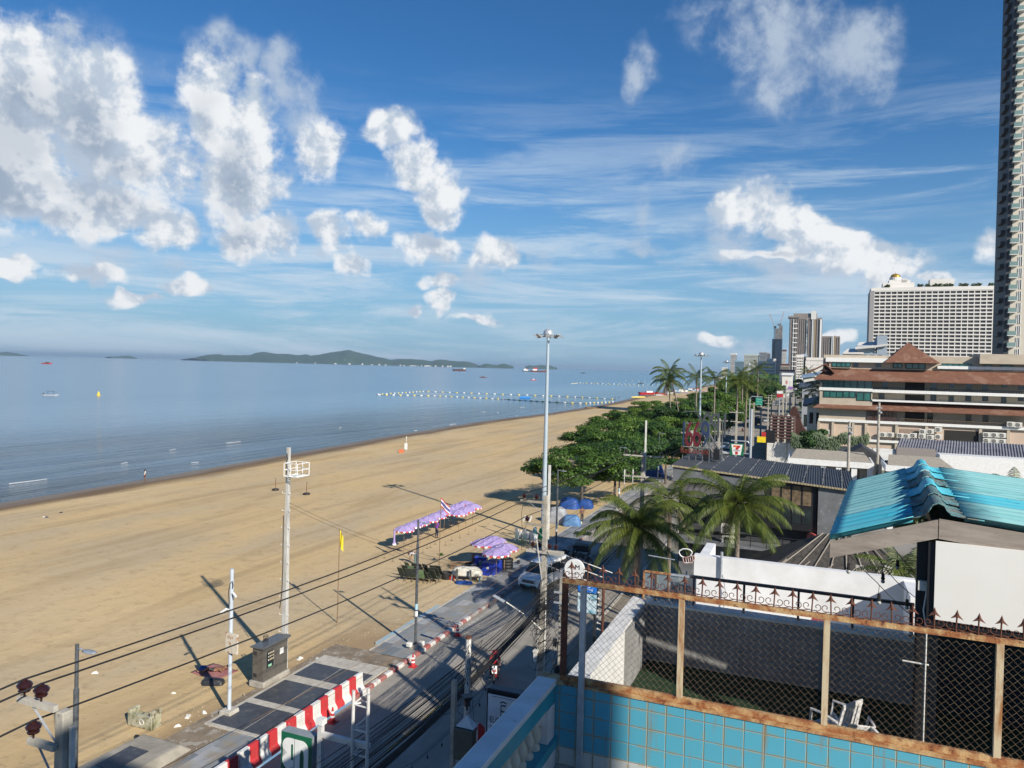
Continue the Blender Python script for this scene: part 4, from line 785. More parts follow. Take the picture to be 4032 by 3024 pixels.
def cone(s,t,label,z=0):
    o=rthing('traffic_cone',label,'traffic cone',s,t,z,'orange red traffic cones'); b=MB(); b.box(-.2,.2,-.2,.2,0,.04); b.lathe([(.15,.04),(.03,.72),(.001,.73)],n=14); b.build('cone',M_red,o)
    for z in (.25,.45): b=MB(); r=.152-.176*(z-.04)/1.0; b.lathe([(.15-.12*(z-.04)/.68+.004,z),(.15-.12*(z+.09-.04)/.68+.004,z+.09)],n=14); b.build('reflective_band',M_white,o)
cone(36.6,-20.6,'red traffic cone at the kerb near the foot of the black street lamp'); cone(42.0,-20.5,'red traffic cone farther up the kerb, by the broken paving'); cone(29.3,-20.75,'red traffic cone standing behind the barriers, close to the truss')
cone(150.5,-11,'orange cone in front of the far white wall')
# ------------------------------------------------------------------ sign truss, pharmacy sign and posts at the near side
o=rthing('sign_truss','white triangular steel truss post with open round tops','truss',19.4,-12.62,0)
Mw=mat('rust_stained_white_steel',(.6,.6,.58),.5,(.5,.48,.45),3,c3=(.35,.17,.07),sc3=6,lo3=.64,hi3=.72)
P3=[(-.28,-.12),(.28,-.16),(.03,.22)]
for x,y in P3: b=MB(); b.tube([(x,y,0),(x,y,6.95)],.055,10); b.build('tube',Mw,o,smooth=True)
for i in range(9):
    z=.45+i*.76; b=MB()
    for a in range(3): p=P3[a]; q_=P3[(a+1)%3]; b.tube([(*p,z),(*q_,z)],.028,6)
    if i%1==0: b.tube([(*P3[0],z),((P3[0][0]+P3[1][0])/2,-.14,z)],.02,5)
    b.tube([(*P3[0],z-.0),(*P3[2],z+.3)],.025,5); b.tube([(*P3[1],z),(*P3[2],z+.3)],.025,5)
    b.build('bracing',Mw,o)
b=MB(); b.box(-1.45,.25,-.07,.07,5.2,5.36); b.build('sign_arm',Mw,o); b=MB(); b.box(-1.62,-1.47,-.08,.08,0,5.62); b.build('side_post',Mw,o); b=MB(); b.cb(-1.54,0,5.7,.26,.24,.18); b.build('clamp',M_white,o)
o=rthing('pharmacy_sign','green box sign with large white Thai letter shapes, cut off at the bottom edge','sign',19.45,onS(1109,2880,19.4)[0]+.62,onS(1109,2874,19.4)[1]-1.85)
b=MB(); b.box(-.62,.6,-.06,.28,0,1.85); b.build('sign_box',mat('grey_green_box',(.25,.28,.3),.5),o)
b=MB(); b.box(-.6,.58,-.075,-.062,.02,1.83); b.build('green_face',mat('dark_green_face',(.008,.12,.06),.4),o)
b=MB(); out=[]
def arcp(cx,cz,r1,r2,a0,a1,n=10): return [(cx+r1*cos(a0+(a1-a0)*i/n),cz+r2*sin(a0+(a1-a0)*i/n)) for i in range(n+1)]
lob=[(-.09,.1)]+[(-.09,1.68)]+arcp(-.3,1.42,.24,.26,pi/2,pi*1.42)+arcp(-.3,.95,.24,.26,pi*.58,pi*1.35)+arcp(-.3,.42,.24,.28,pi*.6,pi*1.5)
b.prism(lob,-.092,-.077,'y')
b.prism([(-.06,.1),(-.06,1.68)]+[(.2,1.68)]+arcp(.2,1.38,.27,.3,pi/2,0)+[(.47,.1),(.3,.1),(.3,1.2)]+arcp(.22,1.2,.08,.2,0,pi,6)+[(.14,.1)],-.092,-.077,'y')
b.build('thai_lettering',M_white,o)
b=MB(); b.box(-.19,-.12,-.1,-.094,1.0,1.5); b.box(-.19,-.12,-.1,-.094,.4,.75); b.build('letter_counter',MATS['dark_green_face'],o)
o=rthing('white_post','rusty topped white steel post wound with cable shadows, left of the dark hotel sign','post',26.3,-12.35,0)
b=MB(); b.tube([(0,0,3.3),(0,0,6.3)],.11,12); b.mi=1; b.tube([(0,0,0),(0,0,3.3)],.13,12); b.mi=2; b.tube([(0,0,6.35),(0,0,6.42)],.12,12); b.build('shaft',[M_dirtywhite,M_galv,M_rustd],o,smooth=True)
o=rthing('hotel_sign','black framed white sign box reading ELONG W INTERNATIONAL, half hidden by the balustrade','sign',22.8,onS(1923,2730,22.8)[0]+.58,onS(1923,2730,22.8)[1]-4.42)
b=MB(); b.box(-.62,.62,-.05,.35,-1.0,4.62); b.build('sign_box',mat('black_gloss_box',(.012,.014,.02),.3),o,bevel=.03)
b=MB(); b.box(-.56,.56,-.062,-.052,2.9,4.45); b.build('white_face',mat('grey_white_face',(.7,.72,.76),.5),o)
Mk=mat('black_sign_letter',(.012,.012,.02),.4)
text('ELONG W','lettering',.27,Mk,o,(.0,-.066,3.6),(pi/2,0,0),.003,sx=.78); text('INTERNATIONAL','lettering',.125,Mk,o,(.03,-.066,3.36),(pi/2,0,0),.003); text('HOTEL','lettering',.125,Mk,o,(.03,-.066,3.18),(pi/2,0,0),.003)
b=MB()
for q1,q2 in (((-.11,4.22),(0,4.27)),((0,4.27),(.11,4.22)),((-.08,4.14),(-.08,3.74)),((-.08,4.14),(.1,4.14)),((-.08,3.94),(.08,3.94)),((-.08,3.74),(.1,3.74)),((-.11,3.68),(0,3.62)),((0,3.62),(.11,3.68))): b.bar((q1[0],-.066,q1[1]),(q2[0],-.066,q2[1]),.012,.04,up=(0,0,1) if abs(q1[0]-q2[0])>.05 else (0,1,0))
b.build('emblem',Mk,o)
b=MB(); b.box(-.56,.56,-.062,-.052,.3,2.8); b.build('lower_panel',mat('navy_lower_panel',(.015,.02,.04),.35),o)
b=MB(); b.cb(0,-.07,2.7,.95,.006,.03); b.cb(0,-.07,4.39,.8,.006,.025); b.build('small_print',mat('small_print',(.12,.13,.15),.5,(.4,.42,.45),40),o)
# box, stop sign and small roof by the thin post
o=rthing('utility_box','grey-brown steel meter box on a thin concrete post at the bottom centre','box',20.5,onS(1800,2850,20.5)[0]+.42,onS(1800,2850,20.5)[1]-4.42)
b=MB(); b.box(-.62,-.48,-.07,.07,-1,5.75); b.build('post',M_conc,o); b=MB(); b.box(-.42,.22,-.25,.05,3.45,4.4); b.build('box_body',mat('khaki_steel_box',(.1,.095,.075),.5,(.08,.075,.06),4),o,bevel=.02); b=MB(); b.box(-.48,-.42,-.02,.02,3.4,4.2); b.build('bracket',M_blackm,o)
b=MB(); b.add([(-.4,-.15,4.42),(.2,-.15,4.42),(-.1,-.0,4.75),(-.4,.15,4.42),(.2,.15,4.42),(-.1,.05,4.75)],[(0,1,2),(5,4,3),(0,3,4,1),(1,4,5,2),(2,5,3,0)]); b.build('small_roof',M_galv,o)
b=MB(); b.lathe([(.22,.0),(.1,-.16),(.12,-.3),(.001,-.31)],(-.1,0,5.35),4); b.tube([(-.1,0,4.9),(-.1,0,5.1)],.03,6); b.build('flood_lamp',M_blackm,o)
o=rthing('stop_sign','red octagonal stop sign facing the road behind the meter box','sign',20.7,onS(1876,2895,20.7)[0],onS(1876,2895,20.7)[1]-3.85)
b=MB(); b.tube([(0,.03,-1),(0,.03,4.2)],.035,8); b.build('post',M_galv,o)
b=MB(); b.lathe([(.36,0),(.36,.02)],(0,0,3.85),8,(.93,-.37,0)); b.build('plate',M_red,o); b=MB(); b.bar((.025,-.01,3.68),(.025,-.01,4.02),.012,.1); b.build('lettering',M_white,o)
pr=[xy(17.5,-11.6,5.4),xy(20,-11.2,4.75),xy(23.5,-10.6,5.3),xy(26,-10.9,6.4)]
festoon('string_light','festoon string with small white lamps looping over the bottom of the street',pr,.75,.13)
festoon('string_light','festoon string with white lamps draped between the rusty white post and the thin post',[xy(26.2,-12.3,6.3),xy(24.5,-11.5,5.6),xy(22.6,-11.1,5.7)],.8,.13)
rn=random.Random(5)
for i in range(9): wire('service_wire','thin tangled service wire above the grey meter box',[xy(22.6,-11.15,rn.uniform(4.6,5.7)),xy(rn.uniform(23,27),rn.uniform(-12.4,-10.4),rn.uniform(4.2,6.4)),xy(26.3,-12.3,rn.uniform(5.4,6.2))],.009,.05,'service wires around the thin post')
# round white cafe sign
p=onT(2262,2242,-9.4); o=rthing('round_sign','round white sign with black initials and a handwritten line, above the fence corner','sign',p[0],-9.4,p[1])
b=MB(); b.cyl((0,.1,0),.44,.12,36,(0,-1,0)); b.build('disc',mat('milky_white_acrylic',(.8,.8,.78),.35),o,smooth=True)
text('AM','initials',.3,Mk,o,(.04,-.03,.1),(pi/2,0,0),.003); b=MB()
pts=[(-.26+.04*i,-.03,-.17+.035*math.sin(i*1.9)+(.03 if i%4==0 else 0)) for i in range(14)]; b.tube(pts,.009,4); b.tube([(-.1,-.03,-.28),(.0,-.03,-.27),(.1,-.03,-.285)],.007,4); b.build('handwriting',Mk,o)
b=MB(); b.tube([(.3,.12,-.3),(.3,.12,-p[1])],.04,8); b.build('post',M_galv,o)
p=onT(2275,2300,-10.0); o=rthing('guesthouse_sign','blue topped white box sign reading Baan Yuri with pictures, seen through the fence','sign',p[0],-10,0)
z1=p[1]; b=MB(); b.box(-.0,.98,0,.14,z1-1.28,z1); b.build('sign_box',mat('sign_box_navy',(.02,.04,.07),.4),o); b=MB(); b.box(.02,.92,-.012,-.002,z1-.32,z1-.02); b.build('blue_face',mat('bright_blue_print',(.01,.16,.6),.4,(.5,.6,.7),9,lo=.56,hi=.6),o)
b=MB(); b.box(.02,.92,-.012,-.002,z1-1.26,z1-.38); b.build('white_face',mat('pale_blue_print',(.6,.72,.78),.4,(.15,.4,.5),2.2,lo=.5,hi=.7),o); text('Baan Yuri','lettering',.21,Mk,o,(.47,-.016,z1-.62),(pi/2,0,0),.002); text('guesthouse','lettering',.1,mat('white_lettering',(.8,.8,.8),.5),o,(.47,-.016,z1-.17),(pi/2,0,0),.002)
b=MB(); b.box(.1,.2,.02,.1,0,z1-1.28); b.box(.78,.88,.02,.1,0,z1-1.28); b.build('leg',M_blackm,o)
# ------------------------------------------------------------------ umbrellas
M_lil=mat('lilac_umbrella_cloth',(.27,.19,.42),.85,(.38,.31,.54),2.6,c3=(.47,.42,.6),sc3=5,lo3=.55,hi3=.7); M_wood=mat('weathered_bamboo',(.25,.17,.1),.85,(.16,.1,.06),6)
M_sand2=mat('cloth_red',(.6,.06,.06),.8); M_cw=mat('cloth_white',(.75,.74,.74),.8)
def umbrella(r=.97,h=2.25):
    o=thing('beach_umbrella','x','umbrella'); b=MB(); b.tube([(0,0,-.1),(0,0,h+.18)],.022,6); b.build('pole',M_wood,o)
    n=24; b=MB(); vs=[(0,0,h+.12)]; rings=[(.35,.05),(.7,-.06),(1.,-.2)]
    for rr_,dz_ in rings:
        for i in range(n): a=2*pi*i/n; k=1.0 if i%3==0 else .965; vs.append((r*rr_*cos(a)*k,r*rr_*sin(a)*k,h+dz_*r*1.25-(0 if i%3==0 else .045*rr_)))
    fs=[(0,1+i,1+(i+1)%n) for i in range(n)]
    for q_ in range(2): fs+=[(1+q_*n+i,1+q_*n+(i+1)%n,1+(q_+1)*n+(i+1)%n,1+(q_+1)*n+i) for i in range(n)]
    b.add(vs,fs); c_=b.build('canopy',M_lil,o,recalc=False)
    b=MB()
    for i in range(n):
        a0=2*pi*i/n; a1=2*pi*(i+1)/n; am=(a0+a1)/2; b.mi=i%2; z0=h-.265*r; b.add([(r*cos(a0),r*sin(a0),z0),(r*cos(a1),r*sin(a1),z0),(r*1.01*cos(a1-.04),r*1.01*sin(a1-.04),z0-.1),(r*1.02*cos(am),r*1.02*sin(am),z0-.16),(r*1.01*cos(a0+.04),r*1.01*sin(a0+.04),z0-.1)],[(0,1,2,3,4)])
    b.build('valance',[M_sand2,M_cw],c_,recalc=False)
    b=MB()
    for i in range(8): a=2*pi*i/8; b.tube([(0,0,h-.35),(r*.55*cos(a),r*.55*sin(a),h-.02)],.008,4)
    b.build('ribs',M_wood,o); b=MB(); b.ball((0,0,h+.2),.035,6); b.build('finial',M_cw,o); return o
U0_=umbrella(); G='lilac parasols in the row on the sand'
ups=[((212,640),'leftmost open lilac parasol of the beach row'),((290,605),'lilac parasol second from the left end of the beach row'),((365,570),'lilac parasol third from the left, behind the black street lamp top'),((440,535),'lilac parasol fourth from the left in the beach row'),((512,500),'lilac parasol above the person in the purple shirt'),((583,465),'lilac parasol just left of the Thai flag'),((647,435),'lilac parasol just right of the Thai flag'),((722,465),'nearest lilac parasol at the right part of the row'),((714,402),'lilac parasol at the back of the right part of the row'),((790,430),'lilac parasol second from the right end, in front'),((785,370),'rearmost lilac parasol near the right end of the row'),((852,400),'lilac parasol at the right end of the beach row')]
for i,((x,y),lb) in enumerate(ups):
    p=sand(1500+x*.4219,1900+y*.4219); 
    if i==0: U0_.location=p; tag(U0_,lb,None,G); U0_.rotation_euler=(0,0,.3)
    else: u=dup(U0_,p,R.uniform(0,6),lb,G); u.rotation_euler=(R.uniform(-.06,.06),R.uniform(-.06,.06),R.uniform(0,6))
G='lilac parasols clustered by the promenade'
for (x,y),lb in (((955,800),'left lilac parasol of the four clustered over the blue boxes'),((1040,770),'rearmost lilac parasol of the four clustered over the blue boxes'),((1148,850),'right lilac parasol of the four, above the inner tubes'),((1073,900),'front lilac parasol of the four clustered by the promenade')):
    u=dup(U0_,sand(1500+x*.4219,1900+y*.4219),R.uniform(0,6),lb,G,1.08); u.scale=(1.2,1.2,1.06)
o=thing('beach_umbrella','folded lilac parasol at the left end of the beach row','umbrella',sand(1551,2189),0,'lilac parasols in the row on the sand')
b=MB(); b.tube([(0,0,0),(0,0,2.4)],.022,6); b.build('pole',M_wood,o); b=MB(); b.lathe([(.02,2.3),(.09,2.15),(.075,1.6),(.1,1.25),(.17,1.12)],n=10); c_=b.build('canopy',M_lil,o); b=MB(); b.lathe([(.172,1.12),(.19,.98)],n=10); b.build('valance',M_cw,c_)
# rope pegs set out in the sand
M_peg=mat('dark_string',(.1,.08,.06),.9)
rn=random.Random(2)
for i,(x,y) in enumerate([(430,620),(505,580),(600,590),(660,545),(735,520),(815,490),(880,455),(390,660),(180,790),(110,740),(30,710),(460,610)]):
    p=sand(1500+x*.4219,1900+y*.4219); b=MB(); b.tube([(0,0,0),(0,0,.42)],.012,4); b.tube([(0,0,.15),(.16,.05,.03),(-.12,.1,.02),(0,0,.1)],.01,4); o=b.build('ground_peg',M_peg); o.location=p; tag(o,'small dark peg with string standing in the sand by the parasol row','peg','pegs in the sand by the parasols')
# flags
def flagpole(x,y,h,label,cols,top,w_,sag):
    p=sand(x,y); o=thing('flag',label,'flag',p,0); b=MB(); b.tube([(0,0,0),(.03,0,h)],[.04,.025],6); b.build('pole',M_wood if h<9 else M_dirtywhite,o)
    b=MB(); n=8; tot=sum(c for c,_ in cols); hh=top; vs=[]
    z=0
    rows=[0]
    for c,_ in cols: rows.append(rows[-1]+c/tot)
    for r_ in rows:
        for j in range(n+1): q=j/n; vs.append((.03+w_*q,.08*sin(q*7+r_),h-.06-hh*r_-sag*q))
    for i in range(len(cols)):
        b.mi=i; b.add([],[]); 
        o_=len(b.v)
        b.add(vs[i*(n+1):(i+2)*(n+1)],[(j,j+1,n+2+j,n+1+j) for j in range(n)])
    b.build('cloth',[m for _,m in cols],o,recalc=False); return o
fb=mat('flag_blue',(.1,.09,.3),.8); fr=mat('flag_red',(.5,.06,.08),.8)
flagpole(1728,2259,6.3,'Thai flag on a tall thin pole standing between the beach parasols',[(1,fr),(1,M_cw),(2,fb),(1,M_cw),(1,fr)],.75,.75,.75)
flagpole(1328,2452,6.2,'yellow flag hanging from a thin pole on the open sand',[(1,mat('flag_yellow',(.75,.62,.03),.8))],1.0,.24,.5)
# stands with tyre feet, beach sign
for (x,y),lb in (((1085,1931),'left thin stand with an old tyre as its foot, on the sand'),((1207,1948),'right thin stand with an old tyre as its foot, on the sand')):
    o=thing('net_stand',lb,'stand',sand(x,y),0,'tyre footed stands on the sand'); b=MB(); b.tube([(0,0,0),(0,0,1.7)],.035,6); b.build('post',M_rustd,o); b=MB(); b.torus((0,0,.12),.34,.13,n=18); b.build('tyre',M_black,o,smooth=True)
p=sand(1598,1776); o=thing('notice_board','small white notice board on a post beside an orange box near the water','sign',p,-.3); b=MB(); b.box(-.32,.32,-.03,.03,.35,1.6); b.build('board',M_white,o); b=MB(); b.tube([(.05,.05,0),(.05,.05,3.1)],.04,6); b.ball((.05,.05,2.7),.14,6); b.ball((.05,.05,2.2),.12,6); b.build('post',M_dirtywhite,o)
b=MB(); b.box(-.45,.45,-.35,.35,0,.5); b.prism([(-.45,.5),(.45,.5),(.3,.62),(-.3,.62)],-.35,.35,'y'); o=b.build('cool_box',mat('orange_plastic',(.75,.16,.06),.5),bevel=.03); o.location=sand(1580,1782); tag(o,'orange box on the sand beside the white notice board','box')
# litter
rn=random.Random(9); M_lit=mat('litter_white',(.7,.68,.62),.8)
for x,y,c_ in ((172,1700+336,1),(182,2038,0),(240,2019,0),(683,2730,1),(740,2823,1),(375,2651,1),(805,2806,1),(1280,2562,1),(1395,2560,1),(1250,2600,1),(1405,2615,1),(1180,2595,1),(700,2860,1),(540,2905,0)):
    b=MB(); b.M=Matrix.Rotation(rn.uniform(0,3),4,'Z'); a=rn.uniform(.12,.28); b.add([(-a,-a*.5,0),(a,-a*.4,0),(a*.8,a*.6,0),(-a*.7,a*.5,0),(-a*.5,-a*.2,a*.5),(a*.6,-a*.1,a*.35),(a*.2,a*.3,a*.6)],[(0,1,5,4),(1,2,5),(2,3,6),(3,0,4,6),(4,5,6),(5,2,6)]); o=b.build('litter',M_lit if c_ else M_blackm); o.location=sand(x,y); tag(o,'small scrap of litter lying on the sand','litter','scraps of litter on the sand')
# ------------------------------------------------------------------ heap of beach gear
S=lambda x,y: sand(1500+x*.4219,1900+y*.4219)
def folding_chair(m):
    o=thing('folding_chair','x','chair'); b=MB()
    for sx in (-.26,.26): b.tube([(sx,-.35,0),(sx,.1,.45),(sx,.5,1.1)],.016,5); b.tube([(sx,.35,0),(sx,-.3,.42)],.016,5)
    b.tube([(-.26,.5,1.1),(.26,.5,1.1)],.016,5); b.tube([(-.26,-.3,.42),(.26,-.3,.42)],.016,5); b.build('frame',M_peg,o)
    b=MB(); vs=[]
    pr=[(-.3,.43),(-.1,.3),(.08,.33),(.3,.7),(.5,1.08)]
    for y,z in pr: vs+=[(-.25,y,z),(.25,y,z)]
    b.add(vs,[(2*i,2*i+1,2*i+3,2*i+2) for i in range(4)]); o2=b.build('sling',m,o,recalc=False); solid(o2,.012); return o
M_dg=mat('dark_green_canvas',(.03,.05,.035),.8,(.02,.03,.022),4); M_gc=mat('green_canvas',(.12,.2,.1),.8,(.16,.25,.13),4)
fc=folding_chair(M_dg); fg=folding_chair(M_gc); k=0; base=S(390,900); ang=-.15
first=True
for i in range(6):
    for j in range(3):
        u=base+Matrix.Rotation(-A+.15,3,'Z')@Vector(((i-2.6)*.52+R.uniform(-.06,.06),(j-1)*.75+R.uniform(-.08,.08),0)); u.z=base.z
        gr=(i,j) in ((0,2),(3,0),(1,1)); src=fg if gr else fc
        lab='pale green folding beach chair among the dark ones' if gr else 'dark green folding beach chair packed in the group by the black street lamp'
        gname='pale green folding beach chairs' if gr else 'dark folding beach chairs packed together'
        c_=dup(src,u,R.uniform(2.4,3.0),lab,gname)
for src in (fc,fg):
    for c_ in list(src.children): bpy.data.objects.remove(c_)
    bpy.data.objects.remove(src)
def lump(name,label,cat,p,sx,sy,sz,m,seed,rz=0,group=None,flat=.0,k=14):
    rn=random.Random(seed); b=MB(); vs=[]; rows=7
    for i in range(rows+1):
        ph=pi/2*i/rows
        for j in range(k): a=2*pi*j/k; q=1+rn.uniform(-.1,.1); e=.55; cx=abs(cos(a))**e*(1 if cos(a)>0 else -1); cy=abs(sin(a))**e*(1 if sin(a)>0 else -1); vs.append((sx*cx*cos(ph)**.45*q,sy*cy*cos(ph)**.45*q,sz*sin(ph)*(1+rn.uniform(-.08,.08))))
    b.add(vs,[(i*k+j,i*k+(j+1)%k,(i+1)*k+(j+1)%k,(i+1)*k+j) for i in range(rows) for j in range(k)]); b.f.append(tuple(rows*k+j for j in range(k))); b.m.append(0)
    o=b.build(name,m,smooth='all'); o.location=p; o.rotation_euler=(0,0,rz); 
    md=o.modifiers.new('s','SUBSURF'); md.levels=1; md.render_levels=1
    tx=bpy.data.textures.new('folds','CLOUDS'); tx.noise_scale=.35; d_=o.modifiers.new('d','DISPLACE'); d_.texture=tx; d_.strength=.12
    return tag(o,label,cat,group)
M_wt=mat('white_tarpaulin',(.62,.6,.52),.6,(.45,.42,.35),2.5,bump=.7); M_bt=mat('blue_tarpaulin',(.01,.045,.2),.6,(.01,.07,.3),2,bump=.8); M_bt2=mat('striped_blue_tarpaulin',(.04,.12,.3),.4,(.15,.3,.5),9,stretch=(3,.5,.5),bump=.5); M_gt=mat('silver_grey_tarpaulin',(.24,.25,.27),.45,(.38,.39,.4),1.5,bump=.8); M_grt=mat('green_tarpaulin',(.02,.12,.04),.5)
t_=lump('tarpaulin_bundle','white tarpaulin roped over a low table behind wooden props','tarpaulin',S(800,905)+Vector((0,0,.42)),1.25,.55,.62,M_wt,3,-.12)
o=thing('wooden_table','low wooden table under the white tarpaulin','table',S(800,905),-.12); b=MB(); b.box(-1.2,1.2,-.5,.5,.36,.43); b.build('top',M_wood,o)
for x in (-1.1,1.1):
    for y in (-.42,.42): b=MB(); b.box(x-.05,x+.05,y-.05,y+.05,0,.36); b.build('leg',mat('pale_blue_wood',(.15,.35,.45),.7),o)
for x,y,lb in ((712,930,'left dark wooden prop leaning on the white tarpaulin'),(838,938,'right dark wooden prop leaning on the white tarpaulin')):
    b=MB(); b.bar((0,-.2,0),(-.06,.15,1.0),.16,.06); o=b.build('wooden_prop',mat('dark_prop_wood',(.05,.055,.05),.8)); o.location=S(x,y); tag(o,lb,'plank','wooden props against the white tarpaulin')
o=lump('float_bag','flat blue plastic bag lying in front of the white tarpaulin','bag',S(775,945),.7,.3,.22,M_bt,8,.0)
def bucket(p,r,h,m,label,name='bucket'):
    o=thing(name,label,'bucket',p); b=MB(); b.lathe([(r*.8,0),(r,h),(r*1.04,h),(r*1.04,h-.03),(r*.92,h-.03),(r*.75,.05),(.001,.05)],n=16); b.build('shell',m,o,smooth=True); b=MB(); b.tube([(r*cos(a)*1.02,.03,h-.02+r*.5*sin(a)) for a in [i*pi/8 for i in range(9)]],.008,4); b.build('handle',M_galv,o)
bucket(S(610,900),.42,.55,M_black,'black plastic tub left of the white tarpaulin','tub'); bucket(S(660,905),.26,.3,M_red,'red plastic basin beside the black tub','basin'); bucket(S(1283,770),.13,.4,M_black,'small black bin beside the promenade edge right of the inner tubes','bin')
M_bb=mat('blue_plastic',(.015,.04,.4),.4,(.02,.05,.32),3)
def blue_box(p,w,d_,h,rz,label):
    o=thing('storage_box',label,'box',p,rz,'blue plastic storage boxes'); b=MB(); b.box(-w/2,w/2,-d_/2,d_/2,0,h); b.build('body',M_bb,o,bevel=.04); b=MB(); b.box(-w/2-.03,w/2+.03,-d_/2-.03,d_/2+.03,h+.003,h+.09); b.build('lid',M_bb,o,bevel=.03); b=MB(); b.box(-.1,.1,-d_/2-.01,-d_/2-.003,h*.6,h*.8); b.build('label_sticker',M_white,o)
blue_box(S(1010,862),1.15,.75,.95,-A,'large blue storage box in front, beneath the parasol cluster'); blue_box(S(1065,838),1.0,.7,.95,-A,'large blue storage box right behind, next to the inner tubes'); blue_box(S(935,800),1.0,.7,.9,-A+.2,'blue storage box at the back of the gear heap')
o=lump('green_sack','dark green sack among the gear under the parasols','sack',S(965,815),.55,.4,.75,M_grt,4)
o=thing('crate_stack','stack of dark crates at the back of the gear heap in the parasol shade','crates',S(905,770),.3); 
for i in range(3): b=MB(); b.box(-.5,.5,-.35,.35,.33*i,.33*i+.3); b.build('crate',mat('dark_red_crate',(.09,.015,.02),.6,(.02,.02,.05),3),o,bevel=.02)
o=lump('folded_parasol_cloth','folded purple parasol cloth heaped between the white tarpaulin and the blue box','cloth',S(920,845),.62,.35,.55,mat('lilac_umbrella_cloth',(0,0,0)),6,.3); lump('folded_parasol_cloth','red and white spotted cloth bundle beside the folded purple cloth','cloth',S(872,812),.3,.28,.5,mat('red_white_cloth',(.6,.08,.08),.8,(.75,.73,.7),7,lo=.48,hi=.52),5)
o=thing('pole_bundle','bundle of brown wooden poles lying behind the white tarpaulin','poles',S(790,790),-A-1.05)
b=MB(); rn=random.Random(4)
for i in range(26): x=rn.uniform(-.45,.45); z=.05+rn.random()*.5*(1-abs(x)*1.5); b.tube([(x,-1.2+rn.uniform(-.2,.2),z),(x+rn.uniform(-.1,.1),1.2+rn.uniform(-.2,.2),z+rn.uniform(-.05,.15))],.028,5)
b.build('poles',M_wood,o)
for i in range(4):
    b=MB(); b.torus((0,0,.14+.25*i),.42,.14,n=24,k=8); o=b.build('inner_tube',M_black,smooth='all'); o.location=S(1172,820); tag(o,['bottom','second lowest','second highest','topmost'][i]+' black inner tube of the stack right of the blue boxes','inner tube','stacked black inner tubes')
# stacked white chairs and bundles
M_mint=mat('mint_plastic',(.45,.7,.6),.5)
for q,(x,y,n) in enumerate(((1283,560,8),(1357,565,7),(1425,575,5))):
    p=S(x,y)
    for k in range(n):
        mint=k<2-q; mm=M_mint if mint else mat('bright_white_plastic',(.75,.75,.74),.45)
        o=thing('plastic_chair',('mint green' if mint else 'white')+' plastic chair in the '+['left','middle','right'][q]+' stack of garden chairs','chair',p+Vector((0,-.02*k,.085*k)),2.6-.3,('mint' if mint else 'white')+' chairs in the '+['left','middle','right'][q]+' stack')
        b=MB(); b.box(-.25,.25,-.23,.22,.39,.45)
        for sx in (-1,1):
            for sy in (-1,1): b.bar((sx*.2,sy*.18,.43),(sx*.25,sy*.22,0),.05,.05)
            b.bar((sx*.25,-.2,.63),(sx*.25,.22,.65),.05,.03); b.bar((sx*.25,-.2,.63),(sx*.23,-.2,.43),.04,.04)
        b.build('seat_shell',mm,o); b=MB(); b.add([(-.25,.2,.43),(.25,.2,.43),(.22,.3,.88),(.12,.31,.93),(-.12,.31,.93),(-.22,.3,.88)],[(0,1,2,3,4,5)]); bb2=b.build('backrest',mm,o,recalc=False); solid(bb2,.02)
lump('folded_sunshade','mint green folded sunshade leaning by the chair stacks','sunshade',S(1435,520),.28,.25,1.1,M_mint,7); lump('folded_sunshade','green wrapped bundle standing behind the chair stacks','bundle',S(1490,525),.22,.2,1.05,mat('vivid_green_cloth',(.02,.35,.1),.7),8); lump('folded_sunshade','purple patterned cloth bundle behind the tall pole','bundle',S(1530,520),.28,.25,.8,mat('purple_pattern_cloth',(.16,.06,.4),.7,(.6,.55,.75),9),9)
# tarpaulins under the first trees
q=lambda x,y: sand(2000+x*.3014,1900+y*.3014)
lump('covered_goods','large silver grey tarpaulin cover behind the street lamp','tarpaulin',q(650,530),1.15,.8,1.75,M_gt,11,-.3)
lump('covered_goods','striped blue tarpaulin heap on the pavement edge','tarpaulin',q(830,570),1.05,.6,1.25,M_bt2,12,-.3)
lump('covered_goods','deep blue tarpaulin shelter under the first tree','tarpaulin',q(800,335),1.3,.8,1.3,M_bt,13,-.3); lump('covered_goods','second deep blue tarpaulin shelter, right under the first tree','tarpaulin',q(1010,335),1.0,.7,1.1,M_bt,14,-.3)
lump('covered_goods','deep blue tarpaulin far under the trees behind the wide armed pole','tarpaulin',sand(2560,1875),2.2,1.2,2.2,M_bt,15,-.3)
lump('yellow_bag','pale yellow bag at the end of the striped blue heap','bag',q(945,550),.18,.15,.35,mat('pale_yellow',(.65,.62,.4),.7),16)
# saplings
def sapling(p,h,label,seed,m=None):
    rn=random.Random(seed); o=thing('sapling',label,'plant',p); b=MB(); b.tube([(0,0,0),(.03,0,h*.7)],.02,5); b.build('stem',M_wood,o); b=MB()
    for i in range(16):
        a=rn.uniform(0,6.3); e=rn.uniform(-.3,.6); l=rn.uniform(.25,.45); c=Vector((.03,0,h*rn.uniform(.6,.85))); d=Vector((cos(a)*cos(e),sin(a)*cos(e),sin(e))); s_=d.cross(Vector((0,0,1))).normalized()*l*.28; b.add([c,c+d*l*.5+s_,c+d*l,c+d*l*.5-s_],[(0,1,2,3)])
    b.build('leaves',M_leaf,o,recalc=False)
M_leaf=leafmat('almond_leaf',(.028,.08,.016),(.11,.19,.03)); 
sapling(S(545,745),.9,'small green sapling by the foot of the Thai flag pole',1); sapling(S(1310,630),1.0,'small potted sapling in front of the white chair stacks',2); sapling(S(1150,850),2.0,'leafy young shrub behind the parasol cluster',3)
b=MB(); rn=random.Random(8)
